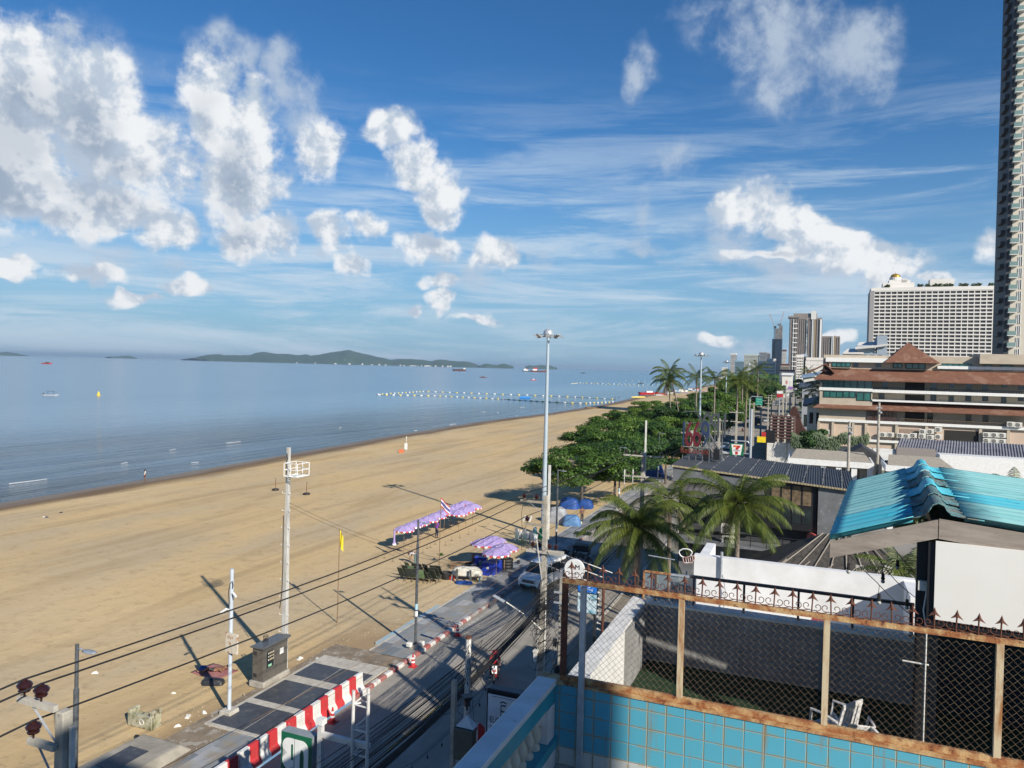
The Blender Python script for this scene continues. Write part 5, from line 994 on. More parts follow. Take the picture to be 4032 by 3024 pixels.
for i in range(120): a=rn.uniform(0,6.3); r_=rn.random()**.5; c=Vector((cos(a)*1.5*r_,sin(a)*.4*r_,.03)); d=Vector((rn.uniform(-1,1),rn.uniform(-1,1),rn.uniform(0,.8))).normalized()*.16; s_=Vector((-d.y,d.x,0))*.3; b.add([c,c+d*.5+s_,c+d,c+d*.5-s_],[(0,1,2,3)])
o=b.build('fallen_palm_leaves',M_leaf,recalc=False); o.location=S(860,1035); o.rotation_euler=(0,0,1.1); tag(o,'green leaves scattered at the sandy edge of the promenade','leaves',kind='stuff')
# ------------------------------------------------------------------ vehicles
M_tyre=M_black
def wheel(parent,x,y,r=.33,w_=.2):
    b=MB(); b.lathe([(r*.62,-w_/2),(r*.95,-w_/2),(r,-w_/2+.03),(r,w_/2-.03),(r*.95,w_/2),(r*.62,w_/2)],(x,y,r),20,(1,0,0)); t_=b.build('wheel',M_tyre,parent,smooth=True); b=MB(); b.lathe([(r*.6,-w_/2+.02),(.05,-w_/2-.0),(.05,w_/2),(r*.6,w_/2-.02)],(x,y,r),10,(1,0,0)); b.build('rim',M_chrome,t_)
def vehicle(label,cat,name,loc,rz,L_,W_,prof,glass,paint,group=None,wy=None,r=.33,front=True,detail=True):
    # prof: side outline (y forward = -), as [(y,z,halfwidth)...] bottom edge handled apart; glass: windows
    o=thing(name,label,cat,loc,rz,group)
    b=MB(); n=len(prof); vs=[]
    for sg in (-1,1): vs+=[(sg*hw,y,z) for y,z,hw in prof]
    b.add(vs,[tuple(range(n)),tuple(reversed(range(n,2*n)))]+[(i,(i+1)%n,(i+1)%n+n,i+n) for i in range(n)])
    b.build('body',paint,o,smooth=True,bevel=.045)
    for nm,poly in glass:
        b=MB(); b.add(poly,[tuple(range(len(poly)))]); g=b.build(nm,M_glassd,o,recalc=False); md=g.modifiers.new('t','SOLIDIFY'); md.thickness=.012; md.offset=0
    for sx in (-1,1):
        for y in wy: wheel(o,sx*(W_/2-.1),y,r)
    return o
# van: pearl white, faces the viewer
W2=.96
pv_=[(-2.6,.35,.86),(-2.63,.62,.9),(-2.58,.95,.92),(-2.3,1.12,.92),(-1.75,1.22,.93),(-.95,1.92,.78),(-.6,1.98,.76),(2.3,1.98,.78),(2.58,1.85,.8),(2.66,1.1,.93),(2.64,.4,.9)]
ws=[(-.84,-1.70,1.27),(.84,-1.70,1.27),(.73,-1.0,1.885),(-.73,-1.0,1.885)]
ws=[(x,y-.025,z+.02) for x,y,z in ws]
def side(sg,y0,y1,z0,z1,s0=.03): h0=.93+.004; h1=.80; f=lambda z:.935-(z-1.1)/(1.95-1.1)*.135; return [(sg*(f(z0)+.012),y0,z0),(sg*(f(z0)+.012),y1,z0),(sg*(f(z1)+.012),y1,z1),(sg*(f(z1)+.012),y0+.0,z1)]
M_vanp=mat('pearl_white_car_paint',(.72,.72,.71),.25,(.7,.7,.69),3,coat=.6)
gl=[('windscreen',ws)]
for sg in (-1,1):
    gl+= [('side_window',[(sg*.935,-1.45,1.22),(sg*.935,-.55,1.22),(sg*.82,-.55,1.83),(sg*.835,-.95,1.8)]),('side_window',side(sg,-.45,.95,1.2,1.8)),('side_window',side(sg,1.05,2.35,1.2,1.8))]
p0=at(2150,2342); d_=p0
van=vehicle('white passenger van parked facing the viewer beside the promenade','van','parked_van',xy(55.0,-19.35,0),-A-.16,5.3,1.95,pv_,gl,M_vanp,wy=(-1.75,1.6),r=.35)
b=MB(); b.M=Matrix.Translation((0,-2.615,0)); 
b.box(-.5,.5,-.02,.02,.72,.95); gr_=b.build('grille',M_blackm,van)
b=MB()
for z in (.74,.79,.84,.89,.94): b.bar((-.62,-2.645,z),(.62,-2.645,z),.012,.014)
b.bar((-.9,-2.63,.47),(.9,-2.63,.47),.02,.03); b.bar((-.85,-2.63,.4),(-.6,-2.65,.62),.02,.02); b.bar((.85,-2.63,.4),(.6,-2.65,.62),.02,.02); b.build('chrome_trim',M_chrome,gr_)
b=MB(); b.box(-.72,.72,-2.64,-2.62,.36,.58); b.build('lower_intake',M_blackm,van)
for sg in (-1,1): b=MB(); b.add([(sg*.55,-2.63,.95),(sg*.88,-2.5,.93),(sg*.9,-2.42,1.06),(sg*.58,-2.55,1.05)],[(0,1,2,3)]); g=b.build('headlight',mat('headlight_glass',(.5,.55,.6),.1,(.3,.33,.36),9),van,recalc=False); solid(g,.02)
b=MB(); b.box(-.2,.2,-2.665,-2.655,.5,.62); b.build('number_plate',mat('teal_plate',(.1,.4,.4),.5),van)
for sg in (-1,1): b=MB(); b.cb(sg*1.05,-1.3,1.2,.2,.12,.16); b.build('wing_mirror',M_vanp,van,bevel=.03)
b=MB()
for sg in (-1,1): b.bar((sg*.35,-1.3,1.6),(sg*.05,-1.72,1.3),.015)
b.build('wiper',M_black,van)
b=MB(); b.box(-.6,-.56,-.3,2.3,1.985,2.0); b.box(.56,.6,-.3,2.3,1.985,2.0); b.build('roof_seam',mat('grey_seam',(.45,.45,.45),.5),van)
# ordinary cars farther along
cp_=[(-2.1,.3,.82),(-2.15,.6,.86),(-2.0,.78,.87),(-1.1,.92,.88),(-.55,1.4,.68),(.6,1.44,.68),(1.35,1.02,.84),(2.05,.95,.85),(2.15,.6,.86),(2.1,.3,.82)]
def cargl():
    g=[('windscreen',[(-.76,-1.1,.95),(.76,-1.1,.95),(.62,-.58,1.38),(-.62,-.58,1.38)]),('rear_window',[(.72,1.33,1.05),(-.72,1.33,1.05),(-.62,.65,1.41),(.62,.65,1.41)])]
    g=[(n,[(x,y+(-.03 if n[0]=='w' else .03),z+.025) for x,y,z in p]) for n,p in g]
    for sg in (-1,1): g.append(('side_window',[(sg*.88,-.95,.95),(sg*.87,1.1,1.0),(sg*.71,.55,1.38),(sg*.71,-.5,1.35)]))
    return g
def car(px,py,label,paint,rz=0,scale=1.,plate=True):
    p=at(px,py); o=vehicle(label,'car','car',p,-A+rz,4.3,1.75,cp_,cargl(),paint,None,wy=(-1.35,1.3)); o.scale=(scale,)*3
    for sg in (-1,1): 
        b=MB(); b.cb(sg*.65,-2.12,.68,.3,.06,.14); b.build('headlight',MATS['headlight_glass'],o)
        b=MB(); b.cb(sg*.68,2.13,.75,.25,.05,.14); b.build('tail_light',M_red,o)
    return o
M_bluec=mat('pale_blue_car_paint',(.3,.4,.52),.3,coat=.5); M_darkc=mat('dark_grey_car_paint',(.03,.025,.035),.3,coat=.5); M_silv=mat('silver_car_paint',(.5,.51,.52),.3,coat=.4)
car(2855,1768,'pale blue car on the road just above the store sign',M_bluec)
car(2965,1672,'dark grey car parked on the left side of the far road',M_darkc,.05,1.15)
car(3017,1662,'silver car at the right edge of the far road beside the timber lattice',M_silv,0,.95)
car(2868,1790,'dusty silver car partly behind the restaurant roof sign',M_silv,-.1,.95)
for x,y,lb,m in ((3082,1566,'tiny white car far up the beach road',M_white),(3070,1580,'tiny dark car far up the beach road',M_darkc),(3060,1597,'small silver car far up the beach road',M_silv),(3092,1548,'tiny red car at the far end of the beach road',M_red),(2620,1810,'x',M_silv)):
    if lb!='x': car(x,y,lb,m,pi)
# box truck
p=at(2985,1672); o=thing('truck','dark box truck driving towards the viewer up the road','truck',p,-A)
b=MB(); b.box(-1.0,1.0,-1.2,3.5,.9,3.0); b.build('cargo_box',mat('grey_truck_box',(.12,.11,.11),.6,(.3,.29,.28),1),o,bevel=.04); b=MB(); b.prism([(-3.1,.5),(-3.1,1.4),(-2.7,2.3),(-1.3,2.35),(-1.3,.5)],-.95,.95,'x'); b.build('cab',M_darkc,o,bevel=.05); b=MB(); b.add([(-.85,-3.12,1.45),(.85,-3.12,1.45),(.8,-2.74,2.22),(-.8,-2.74,2.22)],[(0,1,2,3)]); b.build('windscreen',M_glassd,o)
for sx in (-1,1):
    for y in (-2.3,2.2): wheel(o,sx*.85,y,.42,.25)
# motorcycles
def moto(label,loc,rz,col,name='motorcycle',side=False,seat=M_black,grp=None):
    o=thing(name,label,'motorbike',loc,rz,grp)
    for y in (-.65,.65):
        b=MB(); b.torus((0,y,.31),.26,.055,ax=(1,0,0),n=20,k=6); w_=b.build('wheel',M_black,o,smooth='all'); b=MB()
        for i in range(8): a=i*pi/4; b.tube([(0,y,.31),(0,y+.25*cos(a),.31+.25*sin(a))],.007,4)
        b.lathe([(.05,-.05),(.05,.05)],(0,y,.31),8,(1,0,0)); b.build('rim',M_galv,w_)
    b=MB(); b.tube([(0,-.65,.31),(0,-.5,.75),(0,-.42,.98)],[.05,.045,.04],8); b.tube([(-.33,-.38,1.02),(-.12,-.43,1.0),(.12,-.43,1.0),(.33,-.38,1.02)],.018,6); b.build('fork_and_handlebar',M_blackm,o)
    b=MB(); b.prism([(-.55,.72),(-.38,1.0),(-.28,.95),(-.2,.55),(.15,.5),(.35,.72),(.85,.8),(.8,.62),(.45,.42),(.2,.28),(-.25,.28),(-.4,.5)],-.12,.12,'x'); b.build('fairing',col,o,bevel=.04)
    b=MB(); b.prism([(-.05,.72),(.1,.78),(.75,.84),(.8,.76),(.1,.68)],-.13,.13,'x'); b.build('seat',seat,o,bevel=.03)
    b=MB(); b.cb(0,.1,.34,.24,.4,.26); b.tube([(.14,.1,.25),(.16,.75,.33)],.045,8); b.build('engine',M_galv,o,bevel=.03)
    b=MB(); b.cb(0,-.52,.85,.16,.1,.12); b.build('headlight',MATS['headlight_glass'],o,bevel=.03); return o
mm=moto('red motorcycle with a white front standing in the road below the cable bundle',at(1947,2680),-A+.35,M_red)
b=MB(); b.prism([(-.56,.6),(-.42,.98),(-.36,.95),(-.4,.55)],-.14,.14,'x'); b.build('front_shield',M_white,mm,bevel=.02)
moto('black motorcycle on the road shoulder behind the white van',at(2245,2205),-A+1.2,M_blackm,grp='dark motorcycles behind the van')
moto('black motorcycle beside the food cart, right of the one behind the van',at(2305,2222),-A+1.0,M_blackm,grp='dark motorcycles behind the van')
o=thing('food_cart','motorcycle sidecar food cart with a flat yellow roof','food cart',at(2292,2185),-A+.1)
b=MB(); b.box(-.75,.75,-.5,.5,.4,.95); b.build('counter',M_blackm,o,bevel=.02)
b=MB()
for x in (-.7,.7):
    for y in (-.45,.45): b.tube([(x,y,.9),(x,y,1.95)],.02,5)
b.build('frame',M_galv,o); b=MB(); b.box(-.8,.8,-.6,.6,1.95,2.0); b.build('roof',mat('yellow_roof_sheet',(.6,.36,.03),.6,(.45,.25,.03),3),o)
for x in (-.6,.6): wheel(o,x,.35,.26,.1)
# parked scooters along the far pavement
for i,(x,y) in enumerate(((2872,1700),(3018,1585),(2925,1700),(2935,1650),(3035,1570))): moto('small scooter parked at the far pavement edge',at(x,y),-A+R.uniform(-.6,.6),[M_darkc,M_bluec,M_red,M_darkc,M_bluec][i],'scooter',grp='scooters parked along the far pavement')
# ------------------------------------------------------------------ people
M_skin=mat('tan_skin',(.24,.12,.07),.6,(.2,.1,.06),9); M_hair=mat('black_hair',(.01,.008,.007),.5)
def skin_mesh(name,verts,edges,rad,m,parent,root=0,lv=2):
    me=bpy.data.meshes.new(name); me.from_pydata([tuple(v) for v in verts],edges,[]); o=bpy.data.objects.new(name,me); COL.objects.link(o)
    sk=o.modifiers.new('skin','SKIN'); sk.use_smooth_shade=True
    for i,r_ in enumerate(rad): d=me.skin_vertices[0].data[i]; d.radius=(r_ if isinstance(r_,tuple) else (r_,r_)); d.use_root=(i==root)
    su=o.modifiers.new('sub','SUBSURF'); su.levels=lv; su.render_levels=lv
    bpy.context.view_layer.update(); m2=bpy.data.meshes.new_from_object(o.evaluated_get(bpy.context.evaluated_depsgraph_get())); bpy.data.objects.remove(o)
    m2.materials.clear(); m2.materials.append(m); o=bpy.data.objects.new(name,m2); COL.objects.link(o); o.parent=parent; return o
def person(label,loc,rz,J,shirt,trouser,hair=M_hair,sc=1.,long_=True,hat=None,shoes=None,name='person'):
    """J: joint positions; x left(+)/right, y back, z up; the figure faces -y."""
    o=thing(name,label,'person',loc,rz); o.scale=(sc,)*3; V=Vector; j={k:V(v) for k,v in J.items()}
    names=['pel','waist','chest','neck','head','top','shL','elL','wrL','shR','elR','wrR','hipL','knL','anL','toL','hipR','knR','anR','toR']
    rad=[(.14,.11),(.125,.095),(.16,.11),.05,(.085,.1),(.06,.07),.055,.042,.03,.055,.042,.03,.085,.058,.04,.03,.085,.058,.04,.03]
    vs=[j[n] for n in names]; ed=[(0,1),(1,2),(2,3),(3,4),(4,5),(2,6),(6,7),(7,8),(2,9),(9,10),(10,11),(0,12),(12,13),(13,14),(14,15),(0,16),(16,17),(17,18),(18,19)]
    for sd_,w_,e_ in (('L',8,7),('R',11,10)):        # palm, thumb and four fingers
        a=vs[w_]; d=(a-vs[e_]).normalized(); s_=d.cross(V((0,1,0))); s_=s_.normalized() if s_.length>.1 else V((1,0,0)); f_=d.cross(s_)
        k=len(vs); vs.append(a+d*.07); rad.append((.038,.018)); ed.append((w_,k))
        for i,l in enumerate((.075,.085,.08,.06)):
            b0=a+d*.09+s_*(.03-.02*i); q=len(vs); vs+=[b0,b0+d*l*.5+f_*.012,b0+d*l*.85+f_*.035]; rad+=[.009,.009,.008]; ed+=[(k,q),(q,q+1),(q+1,q+2)]
        q=len(vs); vs+=[a+d*.03+s_*.045,a+d*.07+s_*.065]; rad+=[.011,.009]; ed+=[(k,q),(q,q+1)]
    skin_mesh('body',vs,ed,rad,M_skin,o)
    up=(j['head']-j['neck']).normalized(); fw=V((0,-1,0)); fw=(fw-up*fw.dot(up)); fw=fw.normalized() if fw.length>.2 else V((0,0,-1)); sdv=up.cross(fw)
    hd=j['head']+up*.02
    b=MB(); b.ball(hd,.1,10,1.15); b.ball(hd+fw*.1-up*.01,.022,6)
    for sg in (-1,1): b.ball(hd+sdv*sg*.1,.022,6)
    b.build('head',M_skin,o,smooth='all')
    b=MB(); 
    for sg in (-1,1): b.ball(hd+fw*.092+sdv*sg*.035+up*.015,.012,6)
    b.bar(hd+fw*.1+sdv*-.03-up*.05,hd+fw*.1+sdv*.03-up*.05,.008,.008); b.build('face',M_hair,o)
    b=MB(); b.ball(hd+up*.03-fw*.02,.112,10,1.1); 
    hm=b.build('hat' if hat else 'hair',hat or hair,o,smooth='all')
    if hat: b=MB(); b.lathe([(.1,0),(.17,-.01)],hd+up*.04,14,tuple(up)); b.build('hat_brim',hat,hm)
    a=[j['pel']+(j['waist']-j['pel'])*.3,j['waist'],j['chest'],j['chest']+(j['neck']-j['chest'])*.55,j['shL'],j['shL']+(j['elL']-j['shL'])*(.95 if long_ else .55),j['shR'],j['shR']+(j['elR']-j['shR'])*(.95 if long_ else .55)]
    skin_mesh('shirt',a,[(0,1),(1,2),(2,3),(2,4),(4,5),(2,6),(6,7)],[(.155,.125),(.145,.115),(.18,.13),.075,.072,.06,.072,.06],shirt,o,1)
    e=1. if trouser[1] else .95; kn=(lambda s_: j['kn'+s_]+(j['an'+s_]-j['kn'+s_])*.9) if trouser[1] else (lambda s_: j['hip'+s_]+(j['kn'+s_]-j['hip'+s_])*.8)
    vv=[j['pel'],j['hipL'],(j['hipL']+kn('L'))/2 if not trouser[1] else j['knL'],kn('L'),j['hipR'],(j['hipR']+kn('R'))/2 if not trouser[1] else j['knR'],kn('R'),j['pel']+(j['waist']-j['pel'])*.5]
    skin_mesh('trousers',vv,[(0,1),(1,2),(2,3),(0,4),(4,5),(5,6),(0,7)],[(.15,.12),.1,.078,.06,.1,.078,.06,(.15,.12)],trouser[0],o)
    if shoes:
        for s_ in 'LR': b=MB(); b.bar(j['an'+s_]+V((0,.05,-.05)),j['to'+s_]+V((0,-.03,-.01)),.09,.07); b.build('shoe',shoes,o,bevel=.02)
    return o
ST=dict(pel=(0,0,.95),waist=(0,0,1.1),chest=(0,0,1.33),neck=(0,0,1.5),head=(0,-.01,1.6),top=(0,0,1.72),shL=(.19,0,1.42),elL=(.25,.02,1.15),wrL=(.24,-.08,.9),shR=(-.19,0,1.42),elR=(-.25,.02,1.15),wrR=(-.24,-.08,.9),hipL=(.1,0,.9),knL=(.11,-.02,.5),anL=(.11,.02,.09),toL=(.12,-.14,.04),hipR=(-.1,0,.9),knR=(-.11,-.02,.5),anR=(-.11,.02,.09),toR=(-.12,-.14,.04))
def pose(**k): d=dict(ST); d.update(k); return d
navy=mat('navy_trousers',(.02,.025,.06),.8); purp=mat('purple_shirt',(.14,.04,.32),.8,(.2,.08,.4),5); wshirt=mat('pale_shirt',(.6,.62,.65),.8); teal=mat('grey_teal_trousers',(.1,.17,.17),.8); dred=mat('maroon_shorts',(.14,.02,.04),.8)
person('person in a purple shirt and dark trousers standing under the parasol row',sand(1719,2118),2.6,pose(knL=(.11,-.06,.5),elR=(-.24,-.08,1.14),wrR=(-.16,-.22,1.0)),purp,(navy,True),long_=False,shoes=M_black)
person('person in a pale shirt, dark cap and grey-green trousers bending down to the sand',sand(1633,2222),radians(250),
  pose(pel=(0,.1,.9),waist=(0,.0,1.0),chest=(0,-.25,1.03),neck=(0,-.42,.98),head=(0,-.52,.92),top=(0,-.6,.86),shL=(.17,-.34,.98),elL=(.2,-.4,.72),wrL=(.14,-.42,.46),shR=(-.17,-.34,.98),elR=(-.2,-.42,.72),wrR=(-.1,-.45,.45),hipL=(.1,.1,.87),hipR=(-.1,.1,.87),knL=(.12,.06,.48),knR=(-.11,.0,.48),anL=(.12,.12,.09),anR=(-.12,.02,.09),toL=(.13,-.03,.04),toR=(-.13,-.14,.04)),wshirt,(teal,True),hat=M_black,shoes=M_white)
wp=sand(570,1886); wp.z=-1.32
person('person in a white shirt wading at the edge of the sea',wp,2.4,pose(wrL=(.2,-.2,1.0),elL=(.26,.0,1.15)),M_white,(dred,False),long_=False)
person('jogger in a pink top and dark shorts running along the promenade',at(2456,2034,.1),-A+pi+.2,pose(knR=(-.11,-.26,.55),anR=(-.1,.06,.3),toR=(-.1,.08,.2),knL=(.11,.02,.5),elL=(.27,.14,1.2),wrL=(.22,-.08,1.22),elR=(-.27,-.06,1.18),wrR=(-.2,-.26,1.25)),mat('coral_top',(.5,.14,.12),.8),(navy,False),long_=False,shoes=M_white)
person('person in a brown top and black trousers standing beside the striped blue heap',sand(2291,2056),-A+.8,pose(wrL=(.1,-.2,1.1),elL=(.25,-.05,1.15)),mat('brown_top',(.22,.12,.08),.8),(M_blackm,True),shoes=M_white)
LY=dict(pel=(0,0,.12),waist=(0,.15,.13),chest=(0,.38,.14),neck=(0,.55,.16),head=(.0,.65,.17),top=(.0,.76,.18),shL=(.18,.45,.14),elL=(.34,.34,.1),wrL=(.2,.2,.2),shR=(-.18,.45,.14),elR=(-.3,.62,.12),wrR=(-.12,.78,.12),hipL=(.1,-.05,.12),knL=(.16,-.38,.32),anL=(.14,-.62,.06),toL=(.14,-.74,.06),hipR=(-.1,-.05,.12),knR=(-.1,-.45,.1),anR=(-.08,-.85,.07),toR=(-.08,-.9,.16))
lp=sand(845,2646); m_=person('shirtless person in dark shorts lying on a red mat in the sand',lp+Vector((0,0,.02)),-1.2,LY,mat('bare_tan_skin',(.23,.11,.065),.6),(M_blackm,False),long_=False)
b=MB(); n=10; vs=[(-1.0+2*i/n,-.75+1.5*j/n,.02+.02*sin(i*1.7+j)) for i in range(n+1) for j in range(n+1)]; b.add(vs,[(i*(n+1)+j,i*(n+1)+j+1,(i+1)*(n+1)+j+1,(i+1)*(n+1)+j) for i in range(n) for j in range(n)]); o=b.build('beach_mat',mat('faded_red_mat',(.3,.1,.1),.9,(.36,.17,.15),3),smooth='all',recalc=False); o.location=lp; o.rotation_euler=(0,0,-.5); solid(o,.01); tag(o,'faded red mat spread on the sand under the lying person','mat')
lump('blue_bag','small blue bag at the corner of the red mat','bag',sand(800,2640),.25,.18,.25,M_bt,20)
lump('dark_boulder','flat dark heap half buried in the sand left of the grey pole','debris',sand(838,2692),.6,.3,.3,M_blackm,21)
for x,y,lb in ((2422,1572,'left of two tiny distant bathers standing at the water edge'),(2437,1571,'right of two tiny distant bathers standing at the water edge')): q_=at(x,y,-1); person(lb,q_,0,ST,navy,(M_blackm,False))
for x,y,lb in ((2335,2000,'x'),(2610,1975,'x')): pass
person('motorcycle rider in a red jacket sitting on the red motorcycle in the road',mm.location+Vector((0,0,0)),mm.rotation_euler.z,
  dict(pel=(0,.2,.86),waist=(0,.18,1.0),chest=(0,.08,1.25),neck=(0,.02,1.42),head=(0,-.02,1.52),top=(0,-.01,1.62),shL=(.19,.06,1.33),elL=(.28,-.12,1.14),wrL=(.3,-.36,1.06),shR=(-.19,.06,1.33),elR=(-.28,-.12,1.14),wrR=(-.3,-.36,1.06),hipL=(.12,.18,.83),knL=(.24,-.22,.72),anL=(.2,-.1,.3),toL=(.2,-.26,.26),hipR=(-.12,.18,.83),knR=(-.24,-.22,.72),anR=(-.2,-.1,.3),toR=(-.2,-.26,.26)),M_red,(M_blackm,True),hat=M_red,shoes=M_black)
# ------------------------------------------------------------------ broadleaf trees
M_leafd=leafmat('dark_leaf',(.018,.055,.016),(.07,.14,.03)); M_leafg=leafmat('bright_leaf',(.045,.11,.02),(.16,.25,.04)); M_leafo=leafmat('olive_leaf',(.045,.07,.025),(.13,.16,.05))
M_bark=mat('tree_bark',(.12,.1,.08),.9,(.07,.055,.045),4,bump=.5); M_palm=leafmat('palm_leaf',(.022,.058,.01),(.16,.19,.035),.35,1.2); M_palmdry=leafmat('dry_palm_leaf',(.12,.09,.06),(.3,.24,.16),.3); M_ptrunk=mat('palm_trunk',(.26,.22,.18),.9,(.15,.12,.1),3,bump=.6,stretch=(1,1,5))
def crown_mesh(name,rx,ry,rz,n,leaf,seed,m,flat=.5,clumps=26):
    rn=random.Random(seed); b=MB(); vs=[]; fs=[]; C=[]
    for i in range(clumps):
        a=rn.uniform(0,2*pi); u=rn.uniform(-.75,1); q=sqrt(max(0,1-u*u)); k=rn.uniform(.6,1.02); C.append((rx*q*cos(a)*k,ry*q*sin(a)*k,rz*u*k,rn.uniform(.22,.42)))
    for i in range(n):
        cx,cy,cz,cr=C[rn.randrange(clumps)]; a=rn.uniform(0,2*pi); u=rn.uniform(-.7,1); q=sqrt(1-u*u); r=cr*rn.uniform(.5,1.08); px,py,pz=cx+rx*r*q*cos(a),cy+ry*r*q*sin(a),cz+rz*r*u*.75
        nx,ny,nz=q*cos(a)+rn.uniform(-.7,.7),q*sin(a)+rn.uniform(-.7,.7),u+.7+rn.uniform(-.5,.7); nv=Vector((nx,ny,nz)).normalized(); t1=nv.orthogonal().normalized(); t1=Matrix.Rotation(rn.uniform(0,6.28),3,nv)@t1; t2=nv.cross(t1); l=leaf*rn.uniform(.6,1.3); P=Vector((px,py,pz)); o=len(vs)
        vs+=[P-t1*l*.5,P+t2*l*.32,P+t1*l*.55-nv*l*.1,P-t2*l*.32]; fs.append((o,o+1,o+2,o+3))
    b.add(vs,fs); o=b.build(name,m,recalc=False); o['_c']=0; del o['_c']; return o,C
def tree(p,h,rx,rz,n,leaf,seed,m,label,group='almond trees along the beach promenade',ry=None,lean=0,name='tree'):
    rn=random.Random(seed+99); ry=ry or rx; o=thing(name,label,'tree',p,rn.uniform(0,.3),group); zc=h-rz
    cr,C=crown_mesh('crown',rx,ry,rz,n,leaf,seed,m); cr.parent=o; cr.location=(lean,0,zc)
    b=MB(); b.tube([(0,0,-.1),(lean*.3,.05,zc*.4),(lean*.6,0,zc*.75),(lean*.9,0,zc+rz*.3)],[.2,.16,.13,.06],8)
    for i in range(7): x,y,z,_=C[i]; b.tube([(lean*.5,0,zc*.6),(lean*.8+x*.45,y*.45,zc*.85+z*.2),(lean+x*.85,y*.85,zc+z*.8)],[.09,.06,.025],5)
    b.build('trunk',M_bark,o); return o
near=[(2150,1995,5.9,2.6,1.2,'small-leaved leftmost branching tree reaching over the sand beside the nearest mast'),(2290,2000,6.6,4.3,2.3,'large dark almond tree sheltering the blue tarpaulins'),(2420,1975,6.8,4.0,2.4,'broad almond tree above the jogger, right of the tarpaulin tree'),(2400,1900,6.6,4.3,2.2,'almond tree just behind the tarpaulin tree'),(2500,1830,7.4,4.6,2.6,'almond tree in the middle of the dense promenade group'),(2395,1800,6.6,4.4,2.3,'almond tree on the sand side of the dense group'),(2590,1850,7.0,4.4,2.4,'almond tree behind the wide armed power pole'),(2480,1745,6.8,4.8,2.5,'sunlit almond tree at the back of the first group'),(2590,1745,7.2,5,2.6,'almond tree behind the restaurant roof letters'),(2560,1680,7.,5,2.4,'spreading almond tree below the beach palm pair'),(2680,1720,7.2,5.,2.6,'almond tree left of the parked far cars'),(2700,1660,7.,5.2,2.6,'almond tree at the foot of the second floodlight mast'),(2620,1905,6.4,4.2,2.3,'dark almond tree overhanging the promenade just right of the wide armed pole'),(2650,1800,7.4,4.8,2.8,'almond tree between the wide armed pole and the restaurant letters'),(2760,1640,8,5.2,3,'tall almond tree right of the second floodlight mast'),(2330,1850,6.4,4.2,2.2,'low almond tree on the sand side, left of the dense group')]
for i,(x,y,h,rx,rz,lb) in enumerate(near):
    p=sand(x,y); d=p.y; n=int(15000*(rx/4.3)**1.3) if i else 4500; k_=1.28 if i else 1; tree(p,h*(1.16 if i else 1),rx*k_,rz*1.1,n,.3 if d<110 else .36,i+1,[M_leaf,M_leaf,M_leafd,M_leaf,M_leafg,M_leaf,M_leafd,M_leafg,M_leaf,M_leafg,M_leafd,M_leaf,M_leafd,M_leafg,M_leaf,M_leaf][i],lb)
far=[]
pro=[tree(Vector((0,0,0)),8.5,4.6,3.4,6500,.55,70+i,m,'x') for i,m in enumerate((M_leaf,M_leafd,M_leafg,M_leafo))]
rn=random.Random(21)
FT_=[]
for s in range(158,470,9):
    for t in (-25.0,-28.5) if s<330 else (-25.5,-31,-37): FT_.append((s+rn.uniform(-3,3),t+rn.uniform(-1.6,1.6),rn.uniform(.9,1.15)*(1 if s<230 else 1.15 if s<330 else 1.4)))
for i,(s,t,sc) in enumerate(FT_): p=xy(s,t); p.z=-.1; dup(pro[rn.randrange(4)],p,rn.uniform(0,6),'green tree in the dense belt along the far beach','trees of the dense belt along the far beach',sc)
G='trees among the far buildings right of the road'
for px,py,z,sc in ((3180,1500,0,1.3),(3210,1520,0,1.),(3150,1530,0,1.),(3280,1560,0,.8),(3140,1490,0,1.5),(3100,1480,0,1.7),(3240,1470,0,1.6),(3190,1580,0,.8)):
    p=at(px,py+60,0); dup(pro[rn.randrange(4)],p,rn.uniform(0,6),'dark green tree among the low roofs right of the far road',G,sc)
for x,y,s_,sc,lb in ((3700,1920,60,.75,'round dark tree just beyond the turquoise roof ridge'),(3760,1945,56,.6,'lower part of the dark tree mass beyond the turquoise roof'),(3905,1940,58,.6,'sparse tree between the dark round tree and the grey palm')):
    t,z=onS(x,y,s_); dup(pro[1 if sc>.65 else 3],xy(s_,t,max(z-4.5*sc-2,0)),1.,lb,'trees beyond the turquoise roof',sc)
t,z=onS(3220,1690,140); dup(pro[1],xy(150,t,0),0,'dark tree in front of the hotel corner behind the creeper','trees by the hotel corner',.8)
for o in pro:
    for c_ in list(o.children): bpy.data.objects.remove(c_)
    bpy.data.objects.remove(o)
# headland wood at the far end of the bay
b=MB(); rn=random.Random(6); vs=[]
for i in range(5000):
    s=rn.uniform(1150,1700); t=-60+rn.uniform(-75,60); p=xy(s,t); z=rn.uniform(0,13)*(1-abs((t+60)/80)**2*.4); l=rn.uniform(3,6); n_=Vector((rn.uniform(-1,1),-1,rn.uniform(0,1.4))).normalized(); t1=n_.orthogonal().normalized()*l; t2=n_.cross(t1); q_=Vector((p.x,p.y,z)); b.add([q_-t1,q_+t2*.7,q_+t1,q_-t2*.7],[(0,1,2,3)])
tag(b.build('far_wood',M_leafd,recalc=False),'low dark wood on the headland at the end of the bay','wood',kind='stuff')
